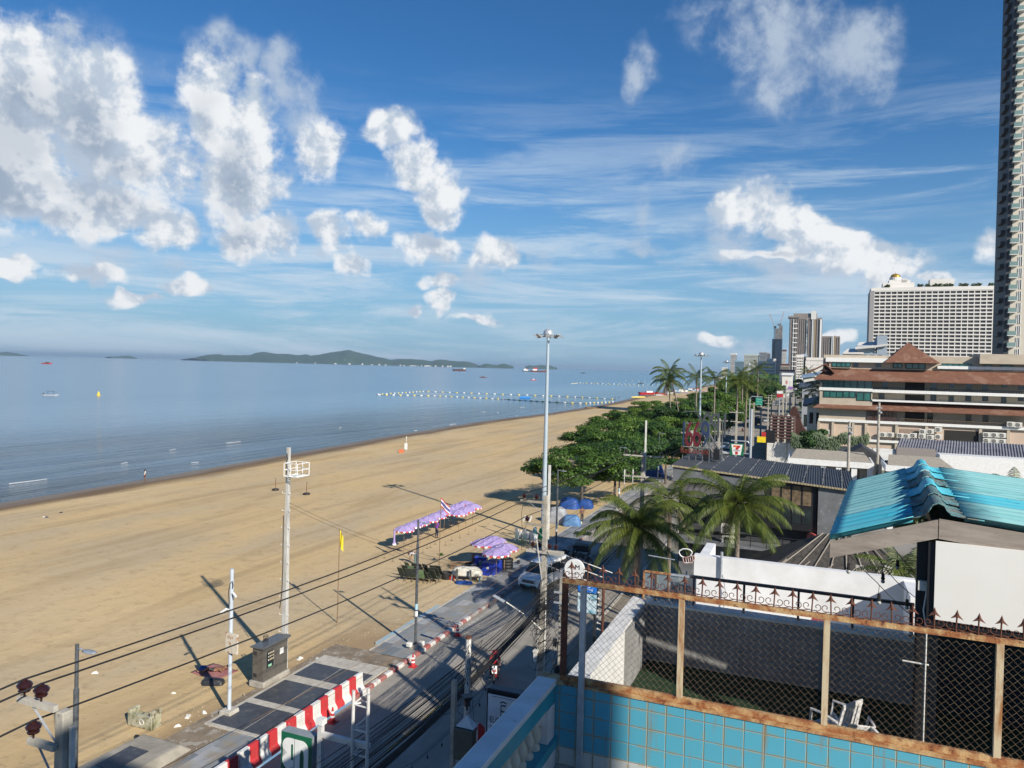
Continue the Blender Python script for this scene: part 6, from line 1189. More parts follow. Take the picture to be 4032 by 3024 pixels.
# ------------------------------------------------------------------ palms
def palm_parts(o,h,L_,nf,seed,nl,m,bend=(0,0),droop=1.,lw=.05,tr=.16,coco=True,skirt=0):
    rn=random.Random(seed); b=MB(); k=7; pts=[(bend[0]*(i/k)**1.5,bend[1]*(i/k)**1.5,h*i/k) for i in range(k+1)]; b.tube(pts,[tr*1.5]+[tr*(1-.35*i/k) for i in range(k)],9); b.build('trunk',M_ptrunk,o,smooth=True); top=Vector(pts[-1])
    def frond(b,a,e0,L_,dr,seg=12):
        d=Vector((cos(a)*cos(e0),sin(a)*cos(e0),sin(e0))); p=top.copy(); P=[p.copy()]; st_=L_/seg; 
        for i in range(seg): d=(d+Vector((0,0,-dr*(.35+i/seg)/seg*2.2))).normalized(); p=p+d*st_; P.append(p.copy())
        b.tube(P,[.03*(1-.8*i/seg) for i in range(seg+1)],4,False)
        for i in range(nl):
            q=.1+.9*i/nl; f=q*seg; j=min(int(f),seg-1); c=P[j].lerp(P[j+1],f-j); tg=(P[j+1]-P[j]).normalized(); side_=tg.cross(Vector((0,0,1))); side_=side_.normalized() if side_.length>.05 else Vector((1,0,0)); ll=L_*.27*sin(pi*(.12+.86*q))**.6*rn.uniform(.8,1.1)
            for sg in (-1,1):
                dd=(side_*sg*1.+tg*(.55+.5*q)+Vector((0,0,-.25-.5*droop*q+rn.uniform(-.15,.1)))).normalized(); mid=c+dd*ll*.5; end=mid+(dd+Vector((0,0,-.75*droop))).normalized()*ll*.5; w_=tg*lw*L_/4
                b.add([c-w_*.5,c+w_*.5,mid+w_*.6,end,mid-w_*.4],[(0,1,2,4),(4,2,3)])
    b=MB()
    for i in range(nf):
        q=i/nf; a=i*2.39996+rn.uniform(-.2,.2); e0=1.25-1.75*q+rn.uniform(-.12,.12); frond(b,a,e0,L_*rn.uniform(.85,1.08)*(.8+.2*q if q<.2 else 1),.7*droop*(1.1-.2*q)+rn.uniform(-.1,.15))
    b.build('fronds',m,o,recalc=False)
    if skirt:
        b=MB()
        for i in range(skirt): frond(b,rn.uniform(0,6.3),-.6+rn.uniform(-.3,.3),L_*.75,.9)
        b.build('dry_fronds',M_palmdry,o,recalc=False)
    if coco:
        for i in range(7): a=rn.uniform(0,6.3); b=MB(); b.ball(top+Vector((.22*cos(a),.22*sin(a),-.2-rn.random()*.3)),.12,8,1.2); b.build('coconut',mat('green_coconut',(.22,.3,.06),.5,(.35,.33,.1),5),o,smooth='all')
def palm(p,h,L_,nf,seed,label,nl=34,m=None,group='coconut palms',**k):
    o=thing('coconut_palm',label,'palm',p,0,group); palm_parts(o,h,L_,nf,seed,nl,m or M_palm,**k); return o
def ppos(x,y,Y): q_=atY(x,y,Y); return Vector((q_.x,q_.y,0)),q_.z
p,z=ppos(2514,2075,44.5); palm(p,z,4.0,32,31,'large coconut palm nearest the road, in front of the white parapet sign',64,droop=1.15,lw=.042,bend=(.0,0),skirt=3)
p,z=ppos(2907,1985,39); palm(p,z,3.5,30,32,'coconut palm with a cluster of green coconuts in front of the dark restaurant windows',64,droop=1.1,lw=.042,skirt=2)
p,z=ppos(2640,1965,47.5); palm(p,z,3.5,15,33,'shaggy coconut palm with grey dry fronds between the two green ones',54,droop=1.2,lw=.042,skirt=5,coco=False)
# pair on the beach
p=sand(2640,1600); q_=sand(2672,1610); p,_=ppos(2650,1620,158); q_,_=ppos(2690,1620,166)
h1=atY(2632,1500,p.y).z; palm(p,h1,4.6,17,34,'left palm of the leaning pair on the beach, lower and shaggy',30,bend=(-1.2,0),droop=1.3,coco=False,skirt=5,lw=.08,group='pair of palms on the open beach')
h2=atY(2622,1465,q_.y).z; palm(q_,h2,5.,18,35,'right and taller palm of the leaning pair on the beach',30,bend=(-3.2,0),droop=1.1,coco=False,lw=.08,skirt=3,group='pair of palms on the open beach')
fp=[]
def fpalm(x,y,s_,hh,label,seed=40,L_=4.2,group='coconut palms by the far pavement'):
    t,z=onS(x,y,s_); p=xy(s_,t,0); return p,z
p0=None
for i,(x,y,s_,lb) in enumerate(((2905,1500,150,'tall palm by the far pavement, left stem of the three together'),(2925,1490,160,'tall palm by the far pavement, middle stem of the three'),(2940,1520,152,'tall palm by the far pavement, right stem of the three'))):
    t,z=onS(x,y,s_); palm(xy(s_,-23.5 if i==1 else t,0),z,4.4,16,41+i,lb,22,group='three tall palms by the far pavement',coco=False,lw=.09,tr=.2)
base=palm(Vector((0,0,0)),10,4.6,15,50,'x',18,coco=False,lw=.11,tr=.2); rn=random.Random(33)
for i,(x,y,s_) in enumerate(((2815,1505,178),(2925,1475,228),(2985,1470,250),(3180,1462,330),(3235,1560,175),(3245,1540,190))):
    t,z=onS(x,y,s_); dup(base,xy(s_,t,z-10),rn.uniform(0,6),'palm with a rounded head in the green belt along the far road','palms of the green belt',rn.uniform(.95,1.15))
t,z=onS(3995,1870,52); dup(base,xy(52,t,z-7.5),1.,'greyish palm at the right edge beyond the turquoise roof','palms beyond the turquoise roof',.62)
t,z=onS(3560,2215,23); dup(base,xy(27,t+.4,z-5.5),2.,'small palm glimpsed below the gable of the turquoise roof','palms behind the white parapet',.42)
for c_ in list(base.children): bpy.data.objects.remove(c_)
bpy.data.objects.remove(base)
# creeper spilling over the far white wall
b=MB(); rn=random.Random(12)
for i in range(9000):
    x=rn.uniform(3115,3420); y=1712+rn.random()*(46 if x<3310 else 34)+18*sin(x*.06)*rn.random(); t,z=onS(x,y,148.+rn.uniform(-1.2,1.2)); p=xy(148+rn.uniform(-1.4,.6),t,z); l=rn.uniform(.2,.6); d_=Vector((rn.uniform(-.6,.6),-.3,-1)).normalized()*l; s_=Vector((l*.16,0,0)); b.add([p,p+d_*.5+s_,p+d_,p+d_*.5-s_],[(0,1,2,3)])
tag(b.build('creeper',M_leafd,recalc=False),'trailing green creeper hanging over the top of the far white wall','creeper',kind='stuff')
# ------------------------------------------------------------------ dark restaurant with rooftop letters
M_char=mat('charcoal_wall',(.03,.032,.036),.8,(.05,.05,.055),2); M_gry=mat('grey_plaster',(.15,.16,.17),.85,(.1,.105,.11),.8,c3=(.22,.22,.22),sc3=3,lo3=.6,hi3=.7); M_blk=mat('black_steel',(.012,.012,.014),.5)
rs=rthing('restaurant','dark grey two storey restaurant with a long black corrugated roof and tall windows','building',51,-9,0)
def BB(): return RB(51,-9,0)
zr=lambda t: 10.64-.0655*(t+8.85)
b=BB(); b.box(-8.6,2.3,52.2,60,0,9.75); b.build('wall',M_char,rs)
b=BB()          # corrugated roof
vs=[]; n=150; 
for i in range(n+1):
    t=-9.+11.4*i/n; h_=.035*cos(i*pi)
    vs+=[(t,50.9,zr(t)-.05+h_),(t,60.5,zr(t)+.02+h_)]
b.add(vs,[(2*i,2*i+2,2*i+3,2*i+1) for i in range(n)]); o=b.build('roof',mat('black_roof_sheet',(.03,.036,.045),.6,(.05,.055,.065),.7,c3=(.13,.13,.13),sc3=3,lo3=.66,hi3=.72),rs,recalc=False); solid(o,.03)
for i in range(9): t=-7.6+i*1.15; b=BB(); b.add([(t,50.95,zr(t)+.0),(t+.08,50.95,zr(t)),(t+.28,60.4,zr(t)+.06),(t+.2,60.4,zr(t)+.06)],[(0,1,2,3)]); o=b.build('roof_seam',mat('pale_seam_sealant',(.07,.075,.08),.8,(.3,.3,.3),2.5,lo=.5,hi=.58),rs,recalc=False); solid(o,.02)
b=BB(); 
for i in range(130): t=-8.95+11.3*i/130; b.box(t,t+.045,50.82,50.9,zr(t)-.14,zr(t)-.03)
b.build('eave_teeth',mat('cream_foam_closure',(.6,.5,.3),.8),rs)
b=BB(); b.add([(-8.9,50.95,9.6),(-5.9,50.95,9.45),(-5.9,50.95,zr(-5.9)-.1),(-8.9,50.95,zr(-8.9)-.1),(-8.9,52.3,9.6),(-5.9,52.3,9.45),(-5.9,52.3,zr(-5.9)-.1),(-8.9,52.3,zr(-8.9)-.1)],[(0,1,2,3),(4,7,6,5),(0,4,5,1),(3,2,6,7),(0,3,7,4),(1,5,6,2)]); b.box(-5.9,-3.2,51.0,51.3,9.5,10.15); b.build('fascia',M_gry,rs)
b=BB(); vs=[]; n=26
for i in range(n+1): t=-8.2+5.2*i/n; e=.04*(i%2); vs+=[(t,51.2,9.55-e-.03*(t+8)),(t+.1,49.9,8.75-e-.03*(t+8))]
b.add(vs,[(2*i,2*i+2,2*i+3,2*i+1) for i in range(n)]); o=b.build('awning',mat('plum_awning_sheet',(.07,.06,.075),.5,(.11,.1,.11),3,stretch=(5,1,1)),rs,recalc=False); solid(o,.02)
def pxr(x0,y0,x1,y1,s): a=onS(x0,y0,s); c=onS(x1,y0,s)[0]; return a[0],c,onS(x0,y1,s)[1],a[1]
t0,t1,z0,z1=pxr(3035,1905,3200,2055,51.2)
b=BB(); b.box(t0-1.2,t1+.3,51.3,51.9,z0-.4,zr(t0)-.25); b.build('window_surround',M_blk,rs)
refl=mat('window_reflecting_thatch',(.09,.065,.04),.12,(.2,.15,.1),5,spec=.9)  # brown thatch reflection painted into the upper panes' base colour
wdt=(t1-t0)/4
for i in range(4):
    for j,(a,c) in enumerate(((z0,z0+(z1-z0)*.42),(z0+(z1-z0)*.48,z1))):
        b=BB(); b.box(t0+wdt*i+.06,t0+wdt*(i+1)-.06,51.27,51.295,a+.04,c-.04); b.build('window',refl if j else M_glassd,rs)
b=BB(); b.box(t1+.35,2.3,51.1,52.1,5.5,zr(1.5)-.15); b.build('wall',M_gry,rs)
b=BB(); b.box(-8.6,t0-1.2,51.9,52.2,6.2,9.5); b.build('wall',M_char,rs)
for i in range(4): b=BB(); b.box(-7.9+i*1.55,-6.6+i*1.55,51.86,51.895,7.2,9.0); b.build('window',M_glassd,rs)
b=BB(); b.box(-8.7,2.3,50.2,52.2,5.6,5.75); b.build('balcony_floor',M_gry,rs)
b=BB()
for z in (6.15,6.55): b.tube([(-8.6,50.25,z),(2.2,50.25,z)],.025,5)
for i in range(12): t=-8.6+i*.98; b.tube([(t,50.25,5.75),(t,50.25,6.55)],.025,5)
b.build('balcony_railing',M_blk,rs)
b=BB(); b.box(-8.5,-1.0,51.9,52.2,0,5.6); b.build('wall',M_gry,rs)
for p1,p2 in (((-7.9,5.6),(-5.5,1.8)),((-3.2,1.8),(-5.,5.6))): b=BB(); b.bar((p1[0],51.7,p1[1]),(p2[0],51.7,p2[1]),.15); b.build('diagonal_brace',M_blk,rs)
b=BB(); b.add([(-.8,50.9,4.3),(2.3,50.9,6.7),(2.3,50.9,7.1),(-.8,50.9,4.7),(-.8,52.2,4.3),(2.3,52.2,6.7),(2.3,52.2,7.1),(-.8,52.2,4.7)],[(0,1,2,3),(4,7,6,5),(0,4,5,1),(3,2,6,7),(0,3,7,4),(1,5,6,2)]); b.build('stair_roof',mat('black_sheet',(.014,.018,.026),.6),rs)
for t in (-.4,.3,1.0,1.7): b=BB(); b.box(t,t+.06,51.6,51.7,2,5.+.77*(t+.8)); b.build('cladding_rib',M_blk,rs)
def ac(loc,rz,label,group='air conditioning units',nf=1,first=[None]):
    if first[0] is None:
        o=thing('air_conditioner',label,'air conditioner',loc,rz,group); b=MB(); b.box(-.42,.42,-.16,.16,0,.62*nf); b.build('casing',M_dirtywhite,o,bevel=.02)
        b=MB(); b.lathe([(.25,0),(.25,.01)],(-.08,-.165,.31),18,(0,-1,0)); f_=b.build('fan_opening',M_blk,o); b=MB(); b.torus((-.08,-.18,.31),.25,.015,ax=(0,1,0),n=16,k=4); b.torus((-.08,-.18,.31),.14,.01,ax=(0,1,0),n=16,k=4); b.bar((-.32,-.18,.31),(.16,-.18,.31),.02); b.bar((-.08,-.18,.07),(-.08,-.18,.55),.02,up=(1,0,0)); b.build('fan_grille',M_dirtywhite,f_); first[0]=o; return o
    return dup(first[0],loc,rz,label,group)
for x,y in ((2865,2100),(2868,2145)):
    t,z=onS(x,y,50.9); ac(xy(50.9,t,z),-A,'air conditioner on the dark restaurant wall behind the coconut palm, '+('upper' if y<2120 else 'lower')+' one')
# rooftop letters: lattice, digits and word
rl=rthing('rooftop_sign','tall rooftop sign with navy and red digits 1669 above the word Restaurant','sign',55,-8,10.6)
Mn=mat('navy_letter',(.015,.03,.08),.5,(.025,.04,.1),3); Mr=mat('dull_red_letter',(.13,.01,.02),.5,(.1,.012,.02),3); Ms=mat('dull_orange_letter',(.18,.03,.015),.5)
def RLp(x,y): t,z=onS(x,y,54.5); return t+8,z-10.6
k_=54.5/.93/2930*1.0
for ch,x,m,szx in (('1',2692,Mn,.75),('6',2713,Mr,1.),('6',2744,Mr,1.),('9',2777,Mn,1.)):
    lx,lz=RLp(x,1714+(.02 if ch=='1' else 0)); text(ch,'digit',2.6,m,rl,(lx,-.5,lz),(pi/2,0,.0),.09,sx=.5*szx)
lx,lz=RLp(2735,1776); text('Restaurant','lettering',.62,Ms,rl,(lx,-.5,lz),(pi/2,0,0),.03,sx=.74)
b=MB()
for x in (2690,2715,2742,2768,2795):
    lx,lz=RLp(x,1650); b.tube([(lx,-.35,-.1),(lx,-.35,lz-.4)],.035,5); b.tube([(lx,-.35,1.8),(lx+.9,3.2,-.3)],.035,5)
for z in (.9,1.7,2.7,3.5): a=RLp(2688,1700)[0]; c=RLp(2800,1700)[0]; b.tube([(a,-.33,z),(c,-.33,z)],.03,5)
b.build('support_frame',mat('grey_angle_iron',(.12,.13,.14),.6),rl)
Mgl=mat('dark_grey_letter_back',(.06,.07,.075),.6)
for i,(x,ch) in enumerate(((2735,'6'),(2765,'9'),(2800,'P'),(2838,'1'))): lx,lz=RLp(x,1700); text(ch,'reverse_digit',2.6,Mgl,rl,(lx,1.9,lz+.2),(pi/2,0,0),.08,sx=-.55)
b=MB(); 
for x in (2800,2830): lx,lz=RLp(x,1650); b.tube([(lx,1.9,-.1),(lx,1.9,lz-.2)],.05,5); b.tube([(lx-1.3,1.9,lz-.5),(lx+.2,1.9,-.2)],.04,5)
b.build('rear_frame',MATS['grey_angle_iron'],rl)
b=MB(); b.box(.5,1.0,.2,.7,.05,.75); b.box(1.2,1.6,.3,.8,.05,.8); b.build('control_box',M_blk,rl)
dish('red satellite dish on the black stair roof left of the turquoise roof',xy(50.8,onS(3200,2075,50.8)[0],6.1),-A+2.6,1.1,.9)
# thatched roof behind the white parapet, low tiled canopy and small walls on the street side
t,z=onS(3330,2110,38)
o=rthing('thatched_hut','hut with a dark thatched hip roof crossed by bamboo laths, behind the white parapet','hut',38,t,0)
b=MB(); R_=4.4; zt=z; b.add([(-R_,-3.2,zt-2.1),(R_,-3.2,zt-2.1),(R_,3.2,zt-2.1),(-R_,3.2,zt-2.1),(-1.0,0,zt),(1.,0,zt)],[(0,1,5,4),(1,2,5),(2,3,4,5),(3,0,4)]); b.build('thatch',mat('old_thatch',(.09,.08,.07),.95,(.04,.035,.03),6,bump=1.,bsc=30,stretch=(1,1,.4)),o)
b=MB()
for i in range(9): x=-3.9+i*.98; q=max(0,1-abs(x)/4.6); b.bar((x,-3.22,zt-2.08),(x*.25+.0,-.1,zt+.05),.035); b.bar((x,-3.24,zt-2.05),(x+1.4,-1.6,zt-1.05+.04),.03)
b.build('bamboo_laths',mat('pale_bamboo',(.35,.31,.25),.8),o); b=MB()
for x in (-3.5,3.5):
    for y in (-2.5,2.5): b.box(x-.1,x+.1,y-.1,y+.1,0,zt-2.1)
b.build('posts',M_wood,o)
o=rthing('brick_pier_pair','two short pale piers and a row of terracotta jars behind the white parapet','piers',30,2.1,8.5); b=MB(); b.box(-.6,-.25,0,.3,0,1.5); b.box(.3,.65,0,.3,0,1.6); b.build('piers',M_conc2,o); b=MB()
for i in range(7): b.ball((.9+.28*i,0,1.05+.02*(i%3)),.11,7)
b.build('finials',mat('terracotta',(.3,.12,.08),.8,(.55,.5,.35),9),o)
o=rthing('tiled_canopy','low canopy of red tiles over dark shop front, seen through the fence corner','canopy',22,-6,0)
b=MB(); b.add([(-2.2,-5,2.9),(1.0,-5,3.6),(1.0,6,3.6),(-2.2,6,2.9),(-2.2,-5,2.8),(1.0,-5,3.5),(1.0,6,3.5),(-2.2,6,2.8)],[(0,1,2,3),(7,6,5,4),(0,4,5,1),(1,5,6,2),(2,6,7,3),(3,7,4,0)]); b.build('tiled_roof',mat('red_clay_tiles',(.22,.05,.04),.8,(.14,.04,.04),5,bump=.5,stretch=(2,6,1)),o)
b=MB(); b.tube([(1.02,-5,3.65),(1.02,6,3.65)],.13,8); b.build('ridge_tiles',mat('bright_red_ridge',(.5,.06,.04),.7),o); b=MB()
for y in (-4.5,0,5.5): b.box(-2.1,-1.95,y,y+.15,0,2.85)
b.build('posts',M_conc,o)
for s_,t_,w_,d_,h_,lb,m in ((28.5,-5.4,3.4,1.2,4.6,'small white wall with grey stains beside the white terrace parapet',M_dirtywhite),(33.5,-6.2,3.6,3.2,3.4,'low white flat roofed kiosk just beyond the stained white wall',M_white),(37.5,-7.2,4.6,2.6,3.0,'low grey roofed shed by the palm trunks',M_gry)):
    o=rthing('kiosk',lb,'kiosk',s_,t_,0); b=MB(); b.box(-w_/2,w_/2,-d_/2,d_/2,0,h_); b.build('wall',m,o); b=MB(); b.box(-w_/2-.1,w_/2+.1,-d_/2-.1,d_/2+.1,h_+.003,h_+.12); b.build('roof_slab',M_conc2,o); b=MB(); b.box(-w_/2-.01,-w_/2-.003,-.4,.4,0,2.1); b.build('door',M_glassd,o); b=MB(); b.box(-w_/4,w_/4,-d_/2-.01,-d_/2-.003,1.,2.2); b.build('window',M_glassd,o)
# ------------------------------------------------------------------ store sign, red yellow sign, direction sign, timber lattice, walls
t,z=onS(2948,1845,100); o=rthing('store_sign','square green framed store sign with a 7 and the word ELEVEN','sign',100,t,0)
k=100/.97/2930
def K(x,y): tt,zz=onS(x,y,100); return tt-t,zz
(xa,za),(xb,zb)=K(2875,1745),K(2927,1795)
b=MB(); b.box(xa,xb,-.1,.2,zb,za); b.build('sign_box',mat('sign_green',(.01,.14,.06),.4),o)
w_=xb-xa; hh=za-zb; L3=lambda u,v: (xa+u*w_,zb+v*hh)
b=MB(); b.prism([L3(.1,.93),L3(.92,.93),L3(.8,.06),L3(.22,.06)],-.125,-.105,'y'); b.build('white_panel',M_white,o)
b=MB(); b.prism([L3(.25,.85),L3(.78,.85),L3(.76,.68),L3(.25,.7)],-.14,-.127,'y'); b.build('seven_top_stroke',mat('sign_orange',(.75,.14,.02),.5),o)
b=MB(); b.prism([L3(.78,.85),L3(.6,.85),L3(.42,.6),L3(.42,.5),L3(.6,.5)],-.145,-.128,'y'); b.prism([L3(.4,.34),L3(.6,.34),L3(.6,.1),L3(.4,.1)],-.14,-.127,'y'); b.build('seven_stem',M_red,o)
text('ELEVEn','lettering',hh*.19,mat('sign_dark_green',(.005,.06,.03),.4),o,(xa+w_*.52,-.135,zb+hh*.42),(pi/2,0,0),.004,sx=.95)
xp,zp=K(2943,1610); xq,zq=K(2950,1855)
b=MB(); b.tube([((xp+xq)/2+.3,.05,0),((xp+xq)/2+.3,.05,zp)],.16,10); b.tube([(xa+.1,.05,za+.35),(xb+.5,.05,za+.35),((xp+xq)/2+.3,.05,za-.1)],.08,8); b.tube([(xb,.05,zb+.3),((xp+xq)/2+.3,.05,zb+.3)],.06,6); b.build('pole',M_galv,o)
t,z=onS(3000,1715,112); o=rthing('shop_sign','red over yellow box sign on the right side of the far road','sign',112,t,0)
t0,z1=onS(2982,1700,112); t1,z0=onS(3015,1743,112); zm=(z0+z1)/2+.1
b=MB(); b.box(t0-t+.6,t1-t,-.1,.2,zm,z1); b.build('red_panel',M_red,o); b=MB(); b.box(t0-t,t1-t,-.12,.2,z0,zm-.01); b.build('yellow_panel',mat('sign_yellow',(.8,.6,.02),.5),o); b=MB(); b.tube([(t1-t+.1,.05,0),(t1-t+.1,.05,z1+.4)],.08,8); b.box(t1-t-.0,t1-t+1.2,-.05,.25,z0,z1+.3); b.build('post',M_blk,o)
t,z=onS(2985,1575,170); o=rthing('direction_sign','green road direction sign on an arm over the left side of the far road','sign',170,onS(2952,1600,170)[0],0); t5=onS(2952,1600,170)[0]
t0,z1=onS(2976,1566,170); t1,z0=onS(3002,1596,170); b=MB(); b.box(t0-t5,t1-t5,-.06,.0,z0,z1); b.build('green_plate',mat('road_sign_green',(.02,.3,.2),.5),o)
b=MB(); rn=random.Random(3)
for q in range(3):
    x=t0-t5+.25
    while x<t1-t5-.3: w_=rn.uniform(.08,.22); b.tube([(x,-.08,z1-.3-.55*q),(x+w_*.5,-.08,z1-.3-.55*q+rn.uniform(-.12,.12)),(x+w_,-.08,z1-.35-.55*q)],.025,4); x+=w_+.06
b.build('lettering',M_white,o)
b=MB(); b.tube([(0,0,0),(0,0,z1-.2),(.4,0,z1+.25),(t1-t5,0,z1+.2)],.1,8); b.build('post',M_galv,o)
o=rthing('timber_lattice','large weathered timber lattice frame behind a whitewashed back wall','lattice',152,onS(3085,1700,152)[0],0); tl=onS(3085,1700,152)[0]
t0,z1=onS(3033,1636,152); t1,z0=onS(3130,1725,152); b=MB(); b.box(t0-tl,t1-tl,.3,.5,0,z1-.2); b.build('back_wall',mat('stained_cream_wall',(.5,.43,.37),.85,(.25,.17,.13),.8),o)
b=MB()
for i in range(8): z=z0+(z1-z0)*i/7; b.box(t0-tl,t1-tl,-.42,-.3,z-.12,z+.12)
for i in range(10): x=t0-tl+(t1-t0)*i/9; b.box(x-.11,x+.11,-.1,.1,z0,z1)
b.build('laths',mat('dark_red_timber',(.09,.035,.03),.8,(.14,.08,.07),2),o); b=MB()
for i in range(4): x=t0-tl+(t1-t0)*(i+.2)/3.6; b.box(x-.16,x+.16,-.3,-.12,0,z1+.1)
b.build('posts',M_conc2,o)
o=rthing('boundary_wall','long white boundary wall with panel joints, creeper hanging over its middle','wall',149,-10,0)
t0,z1=onS(3020,1728,149); t1=onS(4100,1770,149)[0]; n=12; w_=(t1-t0)/n
for i in range(n): b=MB(); b.box(t0+10+w_*i+.04,t0+10+w_*(i+1)-.04,-.1,.1,0,4.0); b.build('wall_panel',M_gry if False else (MATS['weathered_white_paint'] if i==0 else MATS['white_render']),o)
b=MB()
for i in range(n+1): b.box(t0+10+w_*i-.1,t0+10+w_*i+.1,-.16,.14,0,4.1)
b.build('piers',M_conc2,o)
b=MB(); b.box(t0+10-.1,t0+10+.15,.15,150,0,3.6); b.build('side_wall',M_dirtywhite,o)
# white colonnaded low buildings between the road and the hotel
for (x0,x1,yt,s_,lb) in ((3110,3435,1800,96,'low flat roofed white colonnade with pebbled roof in front of the boundary wall'),(3495,3760,1828,92,'second low white colonnade with pebbled roof, partly behind the turquoise roof')):
    t0,z1=onS(x0,yt,s_); t1=onS(x1,yt,s_)[0]; o=rthing('colonnade',lb,'building',s_,t0,0)
    b=MB(); b.add([(0,0,z1-.1),(t1-t0,0,z1-.1),(t1-t0-.6,6.5,z1+.5),(.6,6.5,z1+.5)],[(0,1,2,3)]); q_=b.build('pebbled_roof',mat('pebbled_roof',(.42,.37,.29),.95,(.3,.26,.2),3,bump=.5),o,recalc=False); solid(q_,.05)
    b=MB(); b.box(-.2,t1-t0+.2,-.2,.0,z1-.75,z1-.08); b.box(-.2,0,0,6.5,z1-.75,z1-.08); b.box(t1-t0,t1-t0+.2,0,6.5,z1-.75,z1-.08); b.build('parapet',M_white,o)
    b=MB(); b.box(.2,t1-t0-.2,.6,6.4,0,z1-.2); b.build('wall',mat('beige_shop_wall',(.3,.27,.22),.8,(.15,.14,.13),1.),o)
    for i in range(6): x=.1+(t1-t0-.6)*i/5; b=MB(); b.box(x,x+.6,-.05,.5,0,z1-.75); b.build('column',M_white,o)
    for i in range(9): x=.9+(t1-t0-2)*i/9; b=MB(); b.box(x,x+.6,.55,.59,.6,z1-1.1); b.build('window',M_glassd,o)
for (x0,x1,y0,y1,s_,d_,m,nm,lb) in ((3335,3475,1772,1800,110,6,M_char,'shed','dark blue-grey pitched shed roof beyond the left colonnade'),(3530,3685,1762,1800,112,1,mat('taupe_board',(.27,.24,.22),.8),'screen','plain taupe screen wall in front of the grey corrugated roof'),(3700,4150,1790,1850,118,3,M_white,'wall','white wall below the grey corrugated roof at the right edge')):
    t0,z1=onS(x0,y0,s_); t1=onS(x1,y0,s_)[0]; o=rthing(nm,lb,'building' if nm!='screen' else 'screen',s_,t0,0); b=MB()
    if nm=='shed': b.prism([(0,0),(t1-t0,0),(t1-t0,z1-.8),((t1-t0)*.45,z1+.6),(-1.5,z1-1.4),(0,z1-1.4)],0,d_,'y')
    else: b.box(0,t1-t0,0,d_,0,z1)
    b.build('wall',m,o,bevel=.02)
t0,z1=onS(3500,1722,135); t1=onS(4150,1760,135)[0]; o=rthing('warehouse','long low building with a grey corrugated roof in front of the brown roofed hotel','building',125,t0,0)
b=MB(); vs=[]; n=120
for i in range(n+1): x=(t1-t0)*i/n; e=.12*(i%2); vs+=[(x,0,z1-1.6+e),(x+1.5,9,z1+e)]
b.add(vs,[(2*i,2*i+2,2*i+3,2*i+1) for i in range(n)]); q_=b.build('roof',mat('grey_corrugated',(.2,.2,.22),.7,(.12,.12,.14),.6),o,recalc=False); solid(q_,.05); b=MB(); b.box(.5,t1-t0,.5,9,0,z1-1.8); b.build('wall',M_dirtywhite,o)
for x,y0,y1,s_,lb in ((3345,1660,1870,90,'slim concrete pole in front of the hotel, left of the two'),(3462,1585,1830,100,'taller slim pole in front of the brown roofed hotel, right of the two')):
    t,z=onS(x,y0,s_); o=rthing('power_pole',lb,'utility pole',s_,t,0); b=MB(); b.tube([(0,0,0),(0,0,z)],[.2,.13],8); b.build('shaft',M_conc,o); b=MB(); b.box(-.35,.35,-.2,-.1,z-.7,z-.58); b.ball((.2,-.2,z-1.2),.15,6); b.build('bracket',M_galv,o)
# ------------------------------------------------------------------ brown roofed hotel
HS=170.8; M_crm=mat('cream_wall',(.48,.41,.32),.8,(.4,.34,.26),.35,stretch=(1,1,2)); M_pch=mat('peach_wall',(.55,.43,.33),.8,(.47,.36,.28),.3); M_broof=mat('brown_shingle_roof',(.19,.085,.05),.85,(.15,.065,.04),1.2,bump=.4,bsc=6,c3=(.22,.12,.08),sc3=.5)
def HK(xc,yc,s=HS): t,z=onS(3000+xc*.5124,1050+yc*.5124,s); return t,z
T0=HK(440,1100)[0]; T1=T0+41
ho=rthing('resort_hotel','wide cream resort hotel with two long brown shingle aprons and a pyramid roof','building',HS,T0,0)
def HB(): return RB(HS,T0,0)
LV=[7.5,11.2,14.0]          # band heights
b=HB(); b.box(T0+.6,T1,HS+2.2,HS+16,0,21.3); b.build('wall',M_crm,ho)
b=HB(); b.box(T0,T1,HS+.3,HS+2.2,0,7.35); b.build('podium_wall',M_pch,ho)
zz=[HK(600,1180)[1],HK(1000,975)[1]]
def band(t0,t1,z0,z1,y0=-.25,y1=2.2,nm='floor_band',m=M_white): b=HB(); b.box(t0,t1,HS+y0,HS+y1,z0,z1); return b.build(nm,m,ho)
tm=HK(850,960)[0]
zb1=HK(1200,1210)[1]; band(T0-.1,T1,zb1-.25,zb1+.3); zb0=HK(900,1340)[1]; band(T0-.1,T1,zb0-.25,zb0+.25)
zb2=HK(1200,965)[1]; band(tm,T1,zb2-.3,zb2+.3)
zl=HK(600,942)[1]; band(T0-.1,tm,zl-.3,zl+.3); zr3=HK(1400,1048)[1]; band(tm,T1,zr3-.15,zr3+.2)
def apron(z0,z1,out,t0,t1):
    b=HB(); b.add([(t0-1.2,HS-out,z0),(t1,HS-out,z0),(t1,HS+2.3,z1),(t0+1.3,HS+2.3,z1),(t0-1.2,HS-out,z0-.2),(t1,HS-out,z0-.2),(t0-1.2,HS+14,z0),(t0-1.2,HS+14,z0-.2),(t0+1.3,HS+12,z1)],[(0,1,2,3),(4,5,1,0),(4,0,6,7),(0,3,8,6)]); return b.build('roof_apron',M_broof,ho)
za,zb_=HK(900,873)[1],HK(900,785)[1]; apron(za,zb_,1.6,T0,T1)
zc,zd=HK(900,1095)[1],HK(900,1040)[1]; apron(zc,zd,1.6,T0,T1)
zt=HK(700,700)[1]; b=HB(); b.box(T0+1,HK(1000,700)[0],HS+1,HS+12,zt-.9,zt); b.box(HK(1360,740)[0],T1,HS+1.6,HS+12,zt-1.9,zt-1.3); b.build('roof_slab',M_white,ho)
